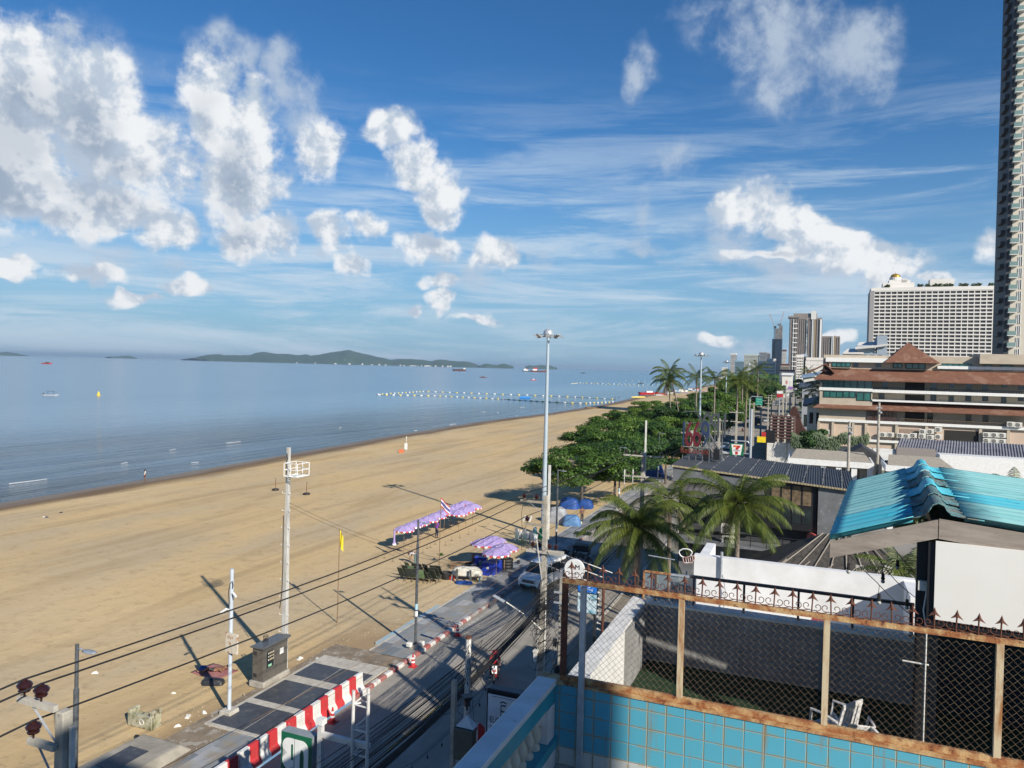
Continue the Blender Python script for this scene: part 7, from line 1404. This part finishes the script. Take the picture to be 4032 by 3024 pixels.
b=HB(); b.box(HK(520,700)[0],HK(690,700)[0],HS+1.4,HS+2.2,zb_,zt-.9); b.build('penthouse_wall',M_crm,ho); b=HB(); b.box(HK(1390,740)[0],HK(1650,740)[0],HS+1.9,HS+2.3,zb_,zt-1.9); b.build('penthouse_wall',M_crm,ho)
# pyramid roof and carved gable
x0,z0=HK(940,735); x1,_=HK(1370,740); xa_,za_=HK(1147,597)
b=HB(); b.add([(x0,HS-.5,z0),(x1,HS-.5,z0),(x1,HS+13,z0),(x0,HS+13,z0),(xa_,HS+5,za_+.6)],[(0,1,4),(1,2,4),(2,3,4),(3,0,4),(3,2,1,0)]); b.build('pyramid_roof',M_broof,ho)
x0,z0=HK(350,810); x1,_=HK(555,810); xa_,za_=HK(490,742)
b=HB(); b.add([(x0,HS-1,z0),(x1+.3,HS-1,z0),(xa_,HS-1,za_),(xa_,HS+8,za_),(x0,HS+8,z0),(x1,HS+8,z0)],[(0,2,3,4),(2,1,5,3)]); q_=b.build('gable_roof',M_broof,ho,recalc=False); solid(q_,.3)
b=HB(); b.add([(x0+2.2,HS-.6,z0+.2),(x1-.6,HS-.6,z0+.2),(xa_,HS-.6,za_-.8)],[(0,1,2)]); q_=b.build('gable_infill',mat('dark_gable_timber',(.03,.012,.01),.8),ho,recalc=False)
# windows and doors traced from the facade
def win(xa,ya,xb,yb,y=0.,m=M_tealg,nm='window',fr=True,mull=0):
    t0,z1=HK(xa,ya); t1=HK(xb,ya)[0]; z0=HK(xa,yb)[1]; b=HB(); b.box(t0,t1,HS+y-.05,HS+y,z0,z1); w_=b.build(nm,m,ho)
    if fr:
        b=HB()
        for i in range(mull+2): x=t0+(t1-t0)*i/(mull+1); b.box(x-.06,x+.06,HS+y-.12,HS+y-.051,z0,z1)
        b.box(t0,t1,HS+y-.12,HS+y-.052,z1-.1,z1); b.box(t0,t1,HS+y-.12,HS+y-.052,z0,z0+.1); b.build('window_frame',mat('dark_teal_frame',(.01,.04,.04),.5),w_)
for a in ((470,862,630,935,0,3),(632,862,735,937,0,1),(735,866,848,940,0,1),(476,955,625,1002,0,2),(627,957,720,1005,0,1),(732,965,838,1028,0,1),(476,1085,715,1170,.2,4),(728,1095,785,1138,.2,0),(542,726,685,768,1.35,3),(1018,740,1085,778,2.1,1),(1118,742,1265,782,2.1,2),(1393,742,1622,790,1.85,4)): win(a[0],a[1],a[2],a[3],a[4],mull=a[5])
b=HB(); b.box(T0,tm,HS+.001,HS+2.2,7.5,zc-.3+5.5); b.build('corner_bay_wall',M_crm,ho)
b=HB(); b.box(T0+22,T1,HS+.5,HS+2.2,zc+3.,zc+3.05); 
for xs,ya,yb in (((930,1310,1585,1712,1995),878,950),((903,1308,1580,1712,1990),975,1035),((1282,1582,1715),1120,1200),((1578,),1255,1350)):
    for x in xs: win(x,ya,x+46,yb,2.18,M_glassd,'door',False)
for xs,ya,yb in (((1452,1865),885,930),((1448,1858),995,1050),((705,883),724,770)):
    for x in xs: win(x,ya,x+42,yb,2.18,M_glassd,'window',False)
for ya,yb in ((880,955),(985,1040),(1110,1190)): win(1110,ya,1262,yb,2.15,mat('dark_recess',(.02,.018,.015),.8),'recess',False)  # flat panels, shade of the openings put into their dark colour
for ya,yb in ((924,965),(1165,1205)):          # balcony railings
    t0,z1=HK(860 if ya<1000 else 1060,ya); z0=HK(860,yb)[1]; b=HB(); b.box(t0,T1,HS-.1,HS-.05,z1-.08,z1); n=70
    for i in range(n): x=t0+(T1-t0)*i/n; b.box(x-.03,x+.03,HS-.1,HS-.05,z0,z1)
    b.build('railing',M_wood if ya>1000 else M_blk,ho)
t0,z1=HK(808,1105); t1,z0=HK(1030,1190); b=HB()
for i in range(9): z=z0+(z1-z0)*i/8; b.box(t0,t1,HS-.2,HS-.12,z-.05,z+.05)
for i in range(9): x=t0+(t1-t0)*i/8; b.box(x-.06,x+.06,HS-.12,HS-.04,z0,z1)
b.build('timber_screen',MATS['dark_red_timber'],ho)
for x in (435,545,700,800,1035,1265,1680,1895): t,_=HK(x,1250); b=HB(); b.box(t-.25,t+.25,HS-.1,HS+.3,0,zb1); b.build('pilaster',M_crm,ho)
win(685,1205,712,1290,.28,M_glassd,'door',False); win(1060,1245,1255,1310,.28,mat('peach_recess',(.3,.22,.17),.8),'recess',False); win(1405,1255,1670,1350,.28,MATS['dark_recess'],'recess',False); win(1700,1260,1880,1375,.28,MATS['dark_recess'],'recess',False)  # flat panels again, one a darkened copy of the peach wall for shade
# block at the right end of the roof and a terrace awning
b=HB(); t0,z1=HK(1680,670); b.box(t0,T1,HS+.4,HS+12,HK(1680,745)[1],z1); b.build('rooftop_block',M_crm,ho); win(1725,752,1785,795,1.9); win(1855,755,1945,797,1.9)
for q,(x,y) in enumerate([(492,1288),(930,1308),(988,1310),(1062,1315),(1110,1320),(1162,1315),(1230,1320),(1293,1330),(1355,1325),(1293,1285),(1355,1270),(1725,1310),(1785,1312),(1845,1315),(1725,1355),(1785,1358),(1845,1362),(1968,1235),(1910,1230),(1235,1285)]):
    t,z=HK(x,y,HS-.5); o=ac(xy(HS-.5,t,z),-A,'air conditioner outdoor unit in the rows along the ground floor of the cream hotel','outdoor units along the cream hotel',1); o.scale=(1.55,)*3
# white modern roof and grey house between lattice and hotel
for (x0,x1,y0,y1,s_,d_,m,lb,rf) in ((3180,3240,1568,1730,185,12,M_white,'small white house with a slanted dark roof left of the cream hotel',1),(3160,3225,1502,1600,230,14,mat('grey_house_wall',(.3,.32,.35),.8),'grey house with dark blue roof left of the cream hotel',1),(3165,3220,1470,1505,300,14,M_dirtywhite,'pale blue roofed white house farther along the road',0)):
    t0,z1=onS(x0,y0,s_); t1=onS(x1,y0,s_)[0]; o=rthing('house',lb,'house',s_,t0,0); b=MB(); b.box(0,t1-t0,0,d_,0,z1-1.2); b.build('wall',m,o); b=MB(); b.add([(-1,-1,z1-1.6),(t1-t0+1,-1,z1-.2),(t1-t0+1,d_,z1+.8),(-1,d_,z1-.6)],[(0,1,2,3)]); q_=b.build('roof',mat('slate_blue_roof',(.06,.08,.11),.6) if rf else mat('pale_blue_roof',(.25,.36,.48),.6),o,recalc=False); solid(q_,.3)
    for i in range(2):
        for j in range(2): b=MB(); b.box((t1-t0)*(.15+.45*j),(t1-t0)*(.4+.45*j),-.06,-.01,(z1-2)*(.15+.45*i),(z1-2)*(.42+.45*i)); b.build('window',M_glassd,o)
def rows(o,x0,x1,y,z0,z1,nr,nc,m,th=.3,slab=True,fin=True,ms=None,mf=None,gap=.35):
    """one storey slab per floor and one fin per bay in front of a dark glazed face"""
    fh=(z1-z0)/nr; bw=(x1-x0)/nc
    if slab:
        for i in range(nr+1): b=MB(); b.box(x0,x1,y-1.6,y,z0+fh*i-fh*gap/2,z0+fh*i+fh*gap/2); b.build('balcony_slab',ms or m,o)
    if fin:
        for j in range(nc+1): b=MB(); b.box(x0+bw*j-th/2,x0+bw*j+th/2,y-1.45,y-.002,z0,z1); b.build('divider_fin',mf or m,o)
# ------------------------------------------------------------------ large white slab hotel
M_wh=mat('sunlit_white_concrete',(.7,.67,.62),.8,(.62,.59,.55),.02); M_gl2=mat('shaded_balcony_glazing',(.07,.07,.075),.4,(.16,.15,.14),.15); S_=640  # even warm white for the concrete, dark mottled glass behind the balconies
t0,z1=onS(3430,1139,S_); t1=onS(3960,1133,S_)[0]; zb=onS(3430,1420,S_)[1]; z1=onS(3430,1139,S_)[1]
o=rthing('slab_hotel','huge white slab hotel with a regular balcony grid and a golden domed rooftop','building',S_,t0,0); w_=t1-t0
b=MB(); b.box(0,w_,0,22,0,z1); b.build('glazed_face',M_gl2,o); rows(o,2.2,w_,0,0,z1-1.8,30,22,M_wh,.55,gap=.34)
b=MB(); b.box(-.1,w_,-1.8,22,z1-1.6,z1+1.0); b.build('parapet',M_wh,o); b=MB(); b.box(-.8,2.2,-1.5,22,0,z1-1.6); b.build('end_wall',mat('grey_end_wall',(.3,.29,.29),.8),o)
def SK(x,y): t,z=onS(x,y,S_+5); return t-t0,z
a=SK(3475,1130); b=MB(); b.box(a[0],SK(3600,1130)[0],3,16,z1,SK(3475,1115)[1]); b.box(SK(3500,1130)[0],SK(3570,1130)[0],4,14,z1,SK(3500,1103)[1]); b.build('penthouse',M_wh,o); c=SK(3527,1100); b=MB(); b.cyl((c[0],8,c[1]-1),4.2,2.6,18); b.build('dome_drum',M_wh,o); b=MB(); b.lathe([(3.7,0),(3.6,1.),(2.8,2.2),(1.5,2.9),(.2,3.2),(.1,4.2),(.001,4.3)],(c[0],8,c[1]+1.6),20); b.build('golden_dome',mat('gold_dome',(.65,.38,.06),.3,metal=.6),o,smooth='all')
for x0,x1,y in ((3550,3572,1098),(3572,3585,1103),(3662,3756,1100)): b=MB(); b.box(SK(x0,y)[0],SK(x1,y)[0],4,16,z1,SK(x0,y)[1]); b.build('rooftop_block',M_wh,o)
for i,x in enumerate((3492,3622,3650,3680,3700,3725,3740,3783,3800,3833,3850,3900)): p=SK(x,1125); rt=crown_mesh('rooftop_tree',1.9,1.9,1.3,220,1.1,200+i,M_leafo)[0]; rt.parent=o; rt.location=(p[0],2,z1+2.4)
# ------------------------------------------------------------------ slim residential tower at the right edge
S_=235; t0,_=onS(3966,900,S_); t1,_=onS(4120,900,S_); o=rthing('residential_tower','very tall slim cream tower with a dark side and green glass balconies','building',S_,t0,0)
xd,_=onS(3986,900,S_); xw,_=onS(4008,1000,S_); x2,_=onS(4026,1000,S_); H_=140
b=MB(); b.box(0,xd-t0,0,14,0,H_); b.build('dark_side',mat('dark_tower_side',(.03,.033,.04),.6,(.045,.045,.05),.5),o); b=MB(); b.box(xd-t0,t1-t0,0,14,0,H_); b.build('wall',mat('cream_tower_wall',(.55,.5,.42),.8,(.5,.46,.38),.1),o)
fh=3.08; n=int(H_/fh); Mtg=mat('pale_green_glass',(.16,.24,.22),.15,(.2,.28,.26),1)
sl=gb=wn_=rb=None
for i in range(n):
    z=fh*i+1
    if sl is None:
        b=MB(); b.box(xd-t0-.6,xw-t0-.1,-1.3,-.002,z-.12,z+.12); sl=b.build('balcony_slab',M_white,o); b=MB(); b.box(xd-t0-.6,xw-t0-.1,-1.36,-1.3,z+.1,z+1.15); b.box(xd-t0-.66,xd-t0-.6,-1.3,0,z+.1,z+1.15); gb=b.build('balcony_glass',Mtg,o); b=MB(); b.box(xw-t0+.15,x2-t0,-.08,-.01,z+.1,z+2.5); wn_=b.build('window',M_glassd,o); b=MB()
        for x in (xw-t0+.15,(xw+x2)/2-t0,x2-t0-.08): b.box(x,x+.14,-.16,-.085,z+.1,z+2.5)
        b.build('window_frame',M_white,wn_); b=MB(); b.box(-.9,0.,3,8,z,z+1.1); rb=b.build('side_balcony',M_blk if False else MATS['dark_tower_side'],o)
    else:
        for q_ in (sl,gb,wn_,rb):
            c=q_.copy(); COL.objects.link(c); c.location.z=fh*i
            for ch in q_.children: d_=ch.copy(); COL.objects.link(d_); d_.parent=c
# ------------------------------------------------------------------ distant city blocks
M_gf=mat('far_window_grey',(.1,.12,.14),.4,(.16,.18,.2),.1)
def block(x0,x1,yt,s_,label,wall,face,nr,nc,fin=True,slab=True,dep=25,yb=None,th=None,gap=.35,name='high_rise',roof=None,grp=None):
    t0,z1=onS(x0,yt,s_); t1,_=onS(x1,yt,s_); o=rthing(name,label,'high rise',s_,t0,0,grp); w_=t1-t0; b=MB(); b.box(0,w_,0,dep,0,z1); b.build('glazed_face',face,o)
    if nr: rows(o,0,w_,0,0,z1,nr,nc,wall,th or w_/nc*.3,slab,fin,gap=gap)
    b=MB(); b.box(-.5,w_+.5,-2,dep+.5,z1+.01,z1+3); b.build('roof_parapet',roof or wall,o); return o,w_,z1
M_brn=mat('brown_tower_pier',(.2,.17,.15),.7,(.24,.2,.17),.1); M_dkb=mat('dark_bronze_face',(.05,.05,.055),.4,(.09,.09,.1),.1)
o,w_,z1=block(3112,3236,1258,1450,'tallest distant brown tower with white edge stripe and many vertical piers',M_brn,M_dkb,40,15,True,False,40,th=2.2)
for u0,u1,m in ((.0,.04,M_brn),(.1,.115,M_white),(.17,.19,M_brn),(.52,.56,mat('bright_balcony_stripe',(.6,.65,.65),.6,(.06,.08,.09),.2)),(.70,.725,M_white),(.745,.76,M_white),(.77,.81,mat('ochre_stripe',(.32,.22,.1),.7)),(.95,1.0,M_white)): b=MB(); b.box(w_*u0,w_*u1,-3,-1.5,0,z1+(6 if .68<u0<.8 else 0)); b.build('facade_stripe',m,o)
for i in range(13): b=MB(); b.box(w_*.09,w_*.24,-3.2,-2.9,z1*(i+.5)/13.5,z1*(i+.5)/13.5+1.6); b.build('balcony_slab',M_white,o)
b=MB(); b.box(-4,w_*.3,-4,40,z1+3.1,z1+6); b.box(w_*.1,w_*.85,0,38,z1+3.1,z1+11); b.build('roof_canopy',M_brn,o); b=MB(); b.box(w_*.66,w_*.82,-3.5,20,z1,z1+15); b.build('lift_core',M_dirtywhite,o)
o,w_,z1=block(3232,3306,1330,1450,'lower distant brown tower joined right of the tallest one',M_brn,M_dkb,24,9,True,False,35,th=2.); 
for u0,u1,m in ((.58,.62,M_white),(.66,.7,M_white),(.72,.78,MATS['ochre_stripe'])): b=MB(); b.box(w_*u0,w_*u1,-3,-1.5,0,z1+4); b.build('facade_stripe',m,o)
o,w_,z1=block(3052,3079,1336,1600,'dark blue unfinished tower with a grey concrete top and a crane',mat('dark_blue_tower',(.02,.035,.06),.4),mat('dark_blue_tower',(0,0,0)),0,0,dep=25,roof=M_gry)
b=MB(); b.box(0,w_*.5,0,20,z1+3,z1+22); b.box(w_*.5,w_,0,20,z1+3,z1+28); b.build('bare_concrete_floors',mat('raw_concrete_floors',(.22,.21,.2),.9,(.1,.1,.1),.2),o)
def crane(x,yb_,yt,jx,jy,s_,label):
    t,z0=onS(x,yb_,s_); _,z1=onS(x,yt,s_); tj,zj=onS(jx,jy,s_); o=rthing('tower_crane',label,'crane',s_,t,z0,'tower cranes'); b=MB(); w=1.2
    for a in (-w,w): b.bar((a,0,0),(a,0,z1-z0),.9)
    n=14
    for i in range(n): zz=(z1-z0)*i/n; b.bar((-w,0,zz),(w,0,zz+(z1-z0)/n),.5)
    b.build('mast',M_gry,o); b=MB(); b.bar((0,0,z1-z0),(tj-t,0,zj-z0),1.1); b.bar((0,0,z1-z0),(-(tj-t)*.35-4,0,z1-z0+1),1.6); b.build('jib',mat('crane_pale_red',(.4,.25,.24),.7),o); b=MB(); b.cb(0,0,z1-z0+1,5,5,4); b.build('cab',M_gry,o)
crane(3070,1300,1280,3087,1226,1605,'tower crane with steep jib on top of the dark blue tower'); crane(3047,1440,1290,3030,1236,1610,'tower crane standing left of the dark blue tower, jib tilted left')
block(3041,3052,1340,1620,'narrow white and grey tower touching the dark blue tower',M_wh,M_gf,22,3,dep=15)
block(3077,3095,1382,1700,'white tower with a dark red pointed top right of the dark blue tower',M_wh,M_gf,22,5,roof=mat('dark_red_roof',(.1,.03,.03),.8))
block(2877,2898,1396,2100,'leftmost slim white city tower above the palms',M_wh,M_gf,20,3,False); o,w_,z1=block(2894,2930,1424,2000,'low blue and cream block at the left of the skyline',mat('blue_cream_wall',(.25,.4,.5),.7),M_gf,9,9,True,False)
block(2931,2983,1400,1750,'pale greenish grid block in the middle of the skyline',mat('pale_green_concrete',(.5,.53,.47),.8),M_gf,18,12,gap=.4); block(2966,2990,1402,1760,'shaded grey wedge of the greenish grid block',M_gf,M_gf,0,0)  # wedge is a plain box in the grey window colour
block(2990,3020,1391,1850,'grey curved tower with horizontal bands behind the greenish block',mat('mid_grey_concrete',(.27,.29,.31),.7),M_gf,22,5,False,True,gap=.5); block(3019,3032,1394,1860,'small dark grey tower between the curved tower and the crane',MATS['mid_grey_concrete'],M_gf,20,3,True,False)
block(2987,3052,1428,1500,'long low white hotel with stepped balconies under the cranes',M_wh,M_gf,6,16,gap=.5); block(3020,3052,1418,1550,'upper white wing behind the long low white hotel',M_wh,M_gf,6,10,gap=.5)
block(3137,3163,1407,900,'white octagonal looking hotel wing in front of the brown towers',M_wh,M_gf,12,4,gap=.5,dep=18); block(3155,3175,1404,905,'blue grey stair tower of the white hotel wing',mat('blue_grey_wall',(.3,.36,.42),.7),M_gf,0,0)
block(3176,3262,1418,900,'white hotel with a honeycomb of balconies in front of the brown towers',M_wh,M_gf,9,14,gap=.45,th=2.2)
block(3075,3107,1439,1300,'low cream block with a dark red roof right of the dark tower',M_crm,M_gf,3,8,roof=MATS['dark_red_roof'],dep=20)
for x0,x1,y0,s_,m,lb in ((3070,3128,1455,700,M_red,'long low building with a red roof at the far end of the road'),(3080,3120,1468,560,M_white,'small house with bright white roofs above the far poles'),(2842,2862,1446,1900,M_white,'tiny white house on the headland'),(3300,3350,1440,420,M_wh,'pale modern house roof left of the pyramid roof'),(3215,3260,1490,420,M_dirtywhite,'white villa half hidden by trees left of the hotel gable')):
    t0,z1=onS(x0,y0,s_); t1,_=onS(x1,y0,s_); w_=t1-t0; o=rthing('low_building',lb,'building',s_,t0,0); b=MB(); b.box(0,w_,0,14,0,z1-1.5); b.build('wall',M_dirtywhite,o); b=MB(); b.prism([(-1,z1-1.6),(15,z1-1.6),(7,z1)],-.5,w_+.5,'x'); b.build('roof',m if m is not M_red else mat('faded_red_roof',(.3,.1,.08),.8),o)
    b=MB(); b.box(w_*.1,w_*.4,-.1,-.01,z1*.2,z1*.5); b.build('window',M_glassd,o)
for (x0,x1,yt,s_,lb) in ((3322,3500,1372,330,'pale modern house with stepped white and blue-grey roofs behind the brown pyramid roof'),):
    t0,z1=onS(x0,1378,s_); t1,_=onS(x1,yt,s_); w_=t1-t0; o=rthing('modern_house',lb,'house',s_,t0,0); b=MB(); b.box(0,w_,0,12,0,z1-1.2); b.build('wall',MATS['blue_grey_wall'],o)
    for u0,u1,dz in ((-.02,.45,0.),(.25,.72,2.8),(.6,.98,3.6)): b=MB(); b.add([(w_*u0,-1.5,z1-1.2+dz*.7),(w_*u1,-1.5,z1-1.2+dz),(w_*(u1-.04),9,z1+1.0+dz),(w_*(u0+.12),9,z1+.8+dz)],[(0,1,2,3)]); q_=b.build('roof',M_wh,o,recalc=False); solid(q_,.5)
    b=MB(); b.box(w_*.74,w_*.96,0,8,z1-1.2,z1+6); b.box(w_*.3,w_*.7,1,8,z1-1.2,z1+2); b.build('upper_storey',MATS['blue_grey_wall'],o)
    for i in range(5): b=MB(); b.box(w_*(.08+.17*i),w_*(.18+.17*i),-.1,-.01,z1-3.6,z1-1.8); b.build('window',M_glassd,o)
# curved brown spire roof beside the lattice
o=rthing('curved_roof','dark brown curved spire roof rising between the lattice and the cream hotel','roof',158,onS(3135,1700,158)[0],0); tt=onS(3135,1700,158)[0]
pt=[(3105,1632),(3117,1606),(3128,1601),(3138,1612),(3146,1632),(3152,1660),(3162,1685),(3185,1712),(3200,1735),(3120,1735),(3122,1640)]
b=MB(); b.prism([(onS(x,y,158)[0]-tt,onS(x,y,158)[1]) for x,y in pt],0,5,'y'); b.build('shingle_shell',mat('dark_brown_shingle',(.07,.025,.018),.85,(.03,.012,.01),1.),o)
# street banners and signs down the far road
for x,y,w_,h_,s_,m,lb in ((3070,1545,20,10,230,M_white,'white and red shop sign over the far right pavement'),(3071,1558,22,12,228,M_red,'red striped shop sign below the white one at the far pavement'),(3110,1498,12,7,330,M_white,'small white oval sign at the far end of the poles'),(3112,1528,16,10,300,mat('violet_sign',(.3,.15,.45),.6),'violet arched sign among the far poles'),(3097,1505,7,12,340,mat('pink_banner',(.55,.2,.2),.6),'pink banner among the far poles')):
    t,z=onS(x,y,s_); k=s_/2930; o=rthing('shop_sign',lb,'sign',s_,t,0); b=MB(); b.box(-w_*k/2,w_*k/2,-.1,.1,z-h_*k/2,z+h_*k/2); b.build('sign_board',m,o,bevel=.05); b=MB(); b.tube([(0,.2,0),(0,.2,z)],.08,6); b.build('post',M_galv,o)
# ------------------------------------------------------------------ things on the sea
def buoyline(name,label,pts,step,group=None,r=.3):
    o=thing(name,label,'buoys',at(*pts[0],-1)); L0=at(*pts[0],-1); P_=[at(x,y,-1)-L0 for x,y in pts]; b=MB(); b.tube([p+Vector((0,0,.05)) for p in P_],.05,4); b.build('rope',M_cable,o); k=0; protos={}
    for a,c in zip(P_,P_[1:]):
        n=max(1,int((c-a).length/step)); dv=(c-a).normalized()
        for i in range(n):
            if k>=98: break
            key=(k//1)%2; m=mat('yellow_float',(.75,.6,.12),.5) if key else mat('pale_float',(.75,.75,.7),.5)
            if key not in protos: b=MB(); b.lathe([(.001,-.7),(r*.7,-.6),(r,-.4),(r,.4),(r*.7,.6),(.001,.7)],n=8,ax=(1,0,0)); q_=b.build('float',m,o); protos[key]=q_
            else: q_=protos[key].copy(); COL.objects.link(q_); q_.parent=o
            q_.location=a+(c-a)*((i+.5)/n)+Vector((0,0,.12)); q_.rotation_euler=(0,0,atan2(dv.y,dv.x)); k+=1
buoyline('float_line','near line of yellow and white floats enclosing the swimming area',[(1481,1555),(1700,1559),(1950,1571),(2148,1583),(2300,1589),(2420,1583)],3.8,r=.38)
buoyline('float_line','far line of yellow and white floats of the swimming area',[(1481,1554),(1673,1542),(1900,1551),(2060,1556),(2250,1563),(2425,1573)],5.2,r=.42)
buoyline('float_line','distant double row of pale floats left of the beach palms, near row',[(2248,1512),(2275,1509),(2540,1521)],6,r=.5); buoyline('float_line','distant double row of pale floats left of the beach palms, far row',[(2275,1508),(2450,1512),(2560,1517),(2700,1523)],7,r=.5); buoyline('float_line','farthest faint line of pale floats towards the bay end',[(2452,1499),(2760,1508)],10,r=.6)
p=at(2067,1568,-1); o=thing('floating_platform','bright blue floating platform inside the float lines','platform',p,0); b=MB(); b.box(-3.2,3.2,-2,2,0,.9); b.build('deck',mat('sky_blue_plastic',(.02,.22,.6),.5),o,bevel=.1); b=MB(); b.box(-3.0,3.0,-1.8,1.8,.91,1.0); b.build('deck_mat',mat('pale_blue_mat',(.1,.4,.7),.6),o)
def boat(px,py,L_,label,hull,name='boat',cab=None,group=None,parts=(),rz=0.):
    p=at(px,py,-1); o=thing(name,label,'ship' if name=='ship' else 'boat',p,rz,group); b=MB(); l=L_/2; w=L_*.14; h=L_*.09; vs=[]
    for x,ww,z in ((-l,.7,1.15),(-l*.9,.95,1.05),(-l*.3,1,.95),(l*.4,1,1.),(l*.8,.6,1.2),(l,.03,1.5)): vs+=[(x,-w*ww,h*z),(x*.94,-w*ww*.7,-.4),(x*.94,w*ww*.7,-.4),(x,w*ww,h*z)]
    b.add(vs,[(4*i+j,4*i+4+j,4*i+5+j,4*i+1+j) for i in range(5) for j in range(3)]+[(4*i+3,4*i+7,4*i+4,4*i) for i in range(5)]+[(0,1,2,3),(20,23,22,21)]); b.build('hull',hull,o)
    for nm,m,(x0,x1,z0,z1,ww) in parts: b=MB(); b.box(l*x0,l*x1,-w*ww,w*ww,h*z0,h*z1); b.build(nm,m,o)
    return o,l,w,h
M_rh=mat('rust_red_hull',(.22,.05,.03),.7,(.12,.05,.04),.1); M_dk=mat('dark_deck',(.05,.05,.05),.8)
o,l,w,h=boat(1808,1461,46,'rust red cargo barge with a raised bow crane, anchored alone',M_rh,'ship',rz=pi,parts=(('bulwark',M_dk,(-.9,.6,1.,1.5,.9)),('deckhouse',M_dirtywhite,(-.9,-.62,1.5,2.6,.7)),('hatch',M_gry,(-.5,.2,1.5,1.9,.7)))); b=MB(); b.bar((l*.75,0,h*1.3),(l*1.15,0,h*2.9),.9); b.build('crane_boom',M_dk,o)
o,l,w,h=boat(2074,1463,40,'white tug with dark hull, left vessel of the anchored pair',M_dk,'ship',rz=pi,parts=(('deckhouse',M_white,(-.3,.7,1.,2.3,.7)),('wheelhouse',M_white,(.1,.5,2.3,3.4,.5)),('funnel',M_red,(-.2,0,2.3,3.2,.2))))
o,l,w,h=boat(2120,1465,66,'long red and brown work barge with white cabin, right vessel of the anchored pair',M_rh,'ship',parts=(('deckhouse',M_white,(-.7,-.2,1.,2.0,.7)),('superstructure',M_red,(-.6,-.1,2.0,2.9,.5)))); b=MB(); b.bar((l*.5,0,h),(l*.95,0,h*3.1),.7); b.bar((l*.7,0,h),(l*.9,0,h*3.0),.7); b.build('crane_boom',M_gry,o)
boat(2100,1497,9,'small red boat below the anchored pair',M_red,rz=.3,parts=(('cabin',M_dirtywhite,(-.3,.3,1,2.2,.6)),))
boat(185,1433,22,'tiny far red boat near the left horizon',M_red,parts=(('cabin',M_dk,(-.3,.3,1,2,.6)),)); boat(1902,1487,12,'tiny brown boat right of the cargo barge',M_rh,parts=(('cabin',M_dk,(-.3,.2,1,2,.6)),)); boat(2295,1470,24,'tiny dark boat on the pale water right of the tall mast',M_dk,parts=(('cabin',M_dk,(-.2,.3,1,2,.6)),)); boat(2522,1511,8,'tiny dark boat left of the beach palms',M_dk,parts=(('cabin',M_dk,(-.2,.3,1,2,.6)),))
o,l,w,h=boat(200,1558,6.5,'small grey longtail boat with an awning near the left edge',M_galv,rz=.4,parts=(('engine',M_dk,(-.95,-.8,1,2.2,.3)),)); b=MB()
for x in (-1,1): b.tube([(x*1.2,-.6,h),(x*1.2,-.6,1.9)],.04,4); b.tube([(x*1.2,.6,h),(x*1.2,.6,1.9)],.04,4)
b.box(-1.6,1.6,-.8,.8,1.9,1.96); b.build('awning',M_dk,o)
p=at(388,1558,-1); o=thing('marker_buoy','yellow cone marker buoy floating right of the small longtail boat','buoy',p); b=MB(); b.lathe([(.001,-.3),(.8,-.2),(.85,.35),(.55,.5),(.5,1.2),(.15,1.9),(.001,2.2)],n=14); b.build('float_body',mat('marker_yellow',(.8,.55,.05),.5),o)
boat(2335,1608,7,'thin wooden boat pulled up on the sand by the float line',M_wood,rz=.1,parts=(('thwart',M_dk,(-.1,.1,.8,1.,.9)),))
for i,(x,y,L_,m,lb) in enumerate(((2555,1553,16,M_red,'red and white boat beached below the palm pair, left one'),(2680,1543,14,M_white,'white speedboat beached right of the palm pair'),(2715,1540,14,mat('green_hull',(.05,.25,.2),.6),'green boat beached far along the sand'),(2740,1541,12,M_bluec,'pale blue boat beached at the tree edge'))): q_=at(x,y,-.8); o_,_,_,_=boat(x,y,L_,lb,m,rz=.2+.1*i,parts=(('cabin',M_white,(-.3,.3,1,1.8,.6)),))
o=thing('floating_toy','yellow inflatable lying on the wet sand by the float ends','inflatable',at(2513,1566,-.8),.3); b=MB(); b.tube([(-5,0,.3),(-2,0,.35),(2,0,.35),(5,0,.5)],[.3,.5,.5,.3],8); b.tube([(-4,1,.3),(4,1,.3)],.35,8); b.build('tubes',MATS['yellow_float'],o)
rn=random.Random(5)
for i in range(34):
    s_=rn.uniform(500,700); p=xy(s_,shore(s_)+rn.uniform(18,60)); b=None; dup(U0_,p,rn.uniform(0,6),'tiny lilac parasol in the crowd on the far beach','tiny parasols on the far beach',1.1)
for i in range(12): s_=rn.uniform(520,760); p=xy(s_,shore(s_)+rn.uniform(6,18),-.8); o=thing('beached_boat','tiny boat in the row on the far beach','boat',p,rn.uniform(0,3),'boats on the far beach'); b=MB(); b.prism([(-3.5,.9),(-2.6,0),(2.6,0),(3.5,1.2)],-.9,.9,'y'); b.build('hull',rn.choice([M_white,M_red,M_bluec]),o)
# ------------------------------------------------------------------ sea air
b=MB(); b.box(-66000,66000,-8000,52000,-3.2,165); m=bpy.data.materials.new('haze'); m.use_nodes=True; nt=m.node_tree; nt.nodes.clear(); o_=nt.nodes.new('ShaderNodeOutputMaterial'); v_=nt.nodes.new('ShaderNodeVolumePrincipled'); v_.inputs['Density'].default_value=5e-5; v_.inputs['Color'].default_value=(.6,.8,1,1); v_.inputs['Anisotropy'].default_value=.2; nt.links.new(v_.outputs[0],o_.inputs['Volume'])
tag(b.build('haze',m),'thin sea haze over the bay','haze',kind='stuff')
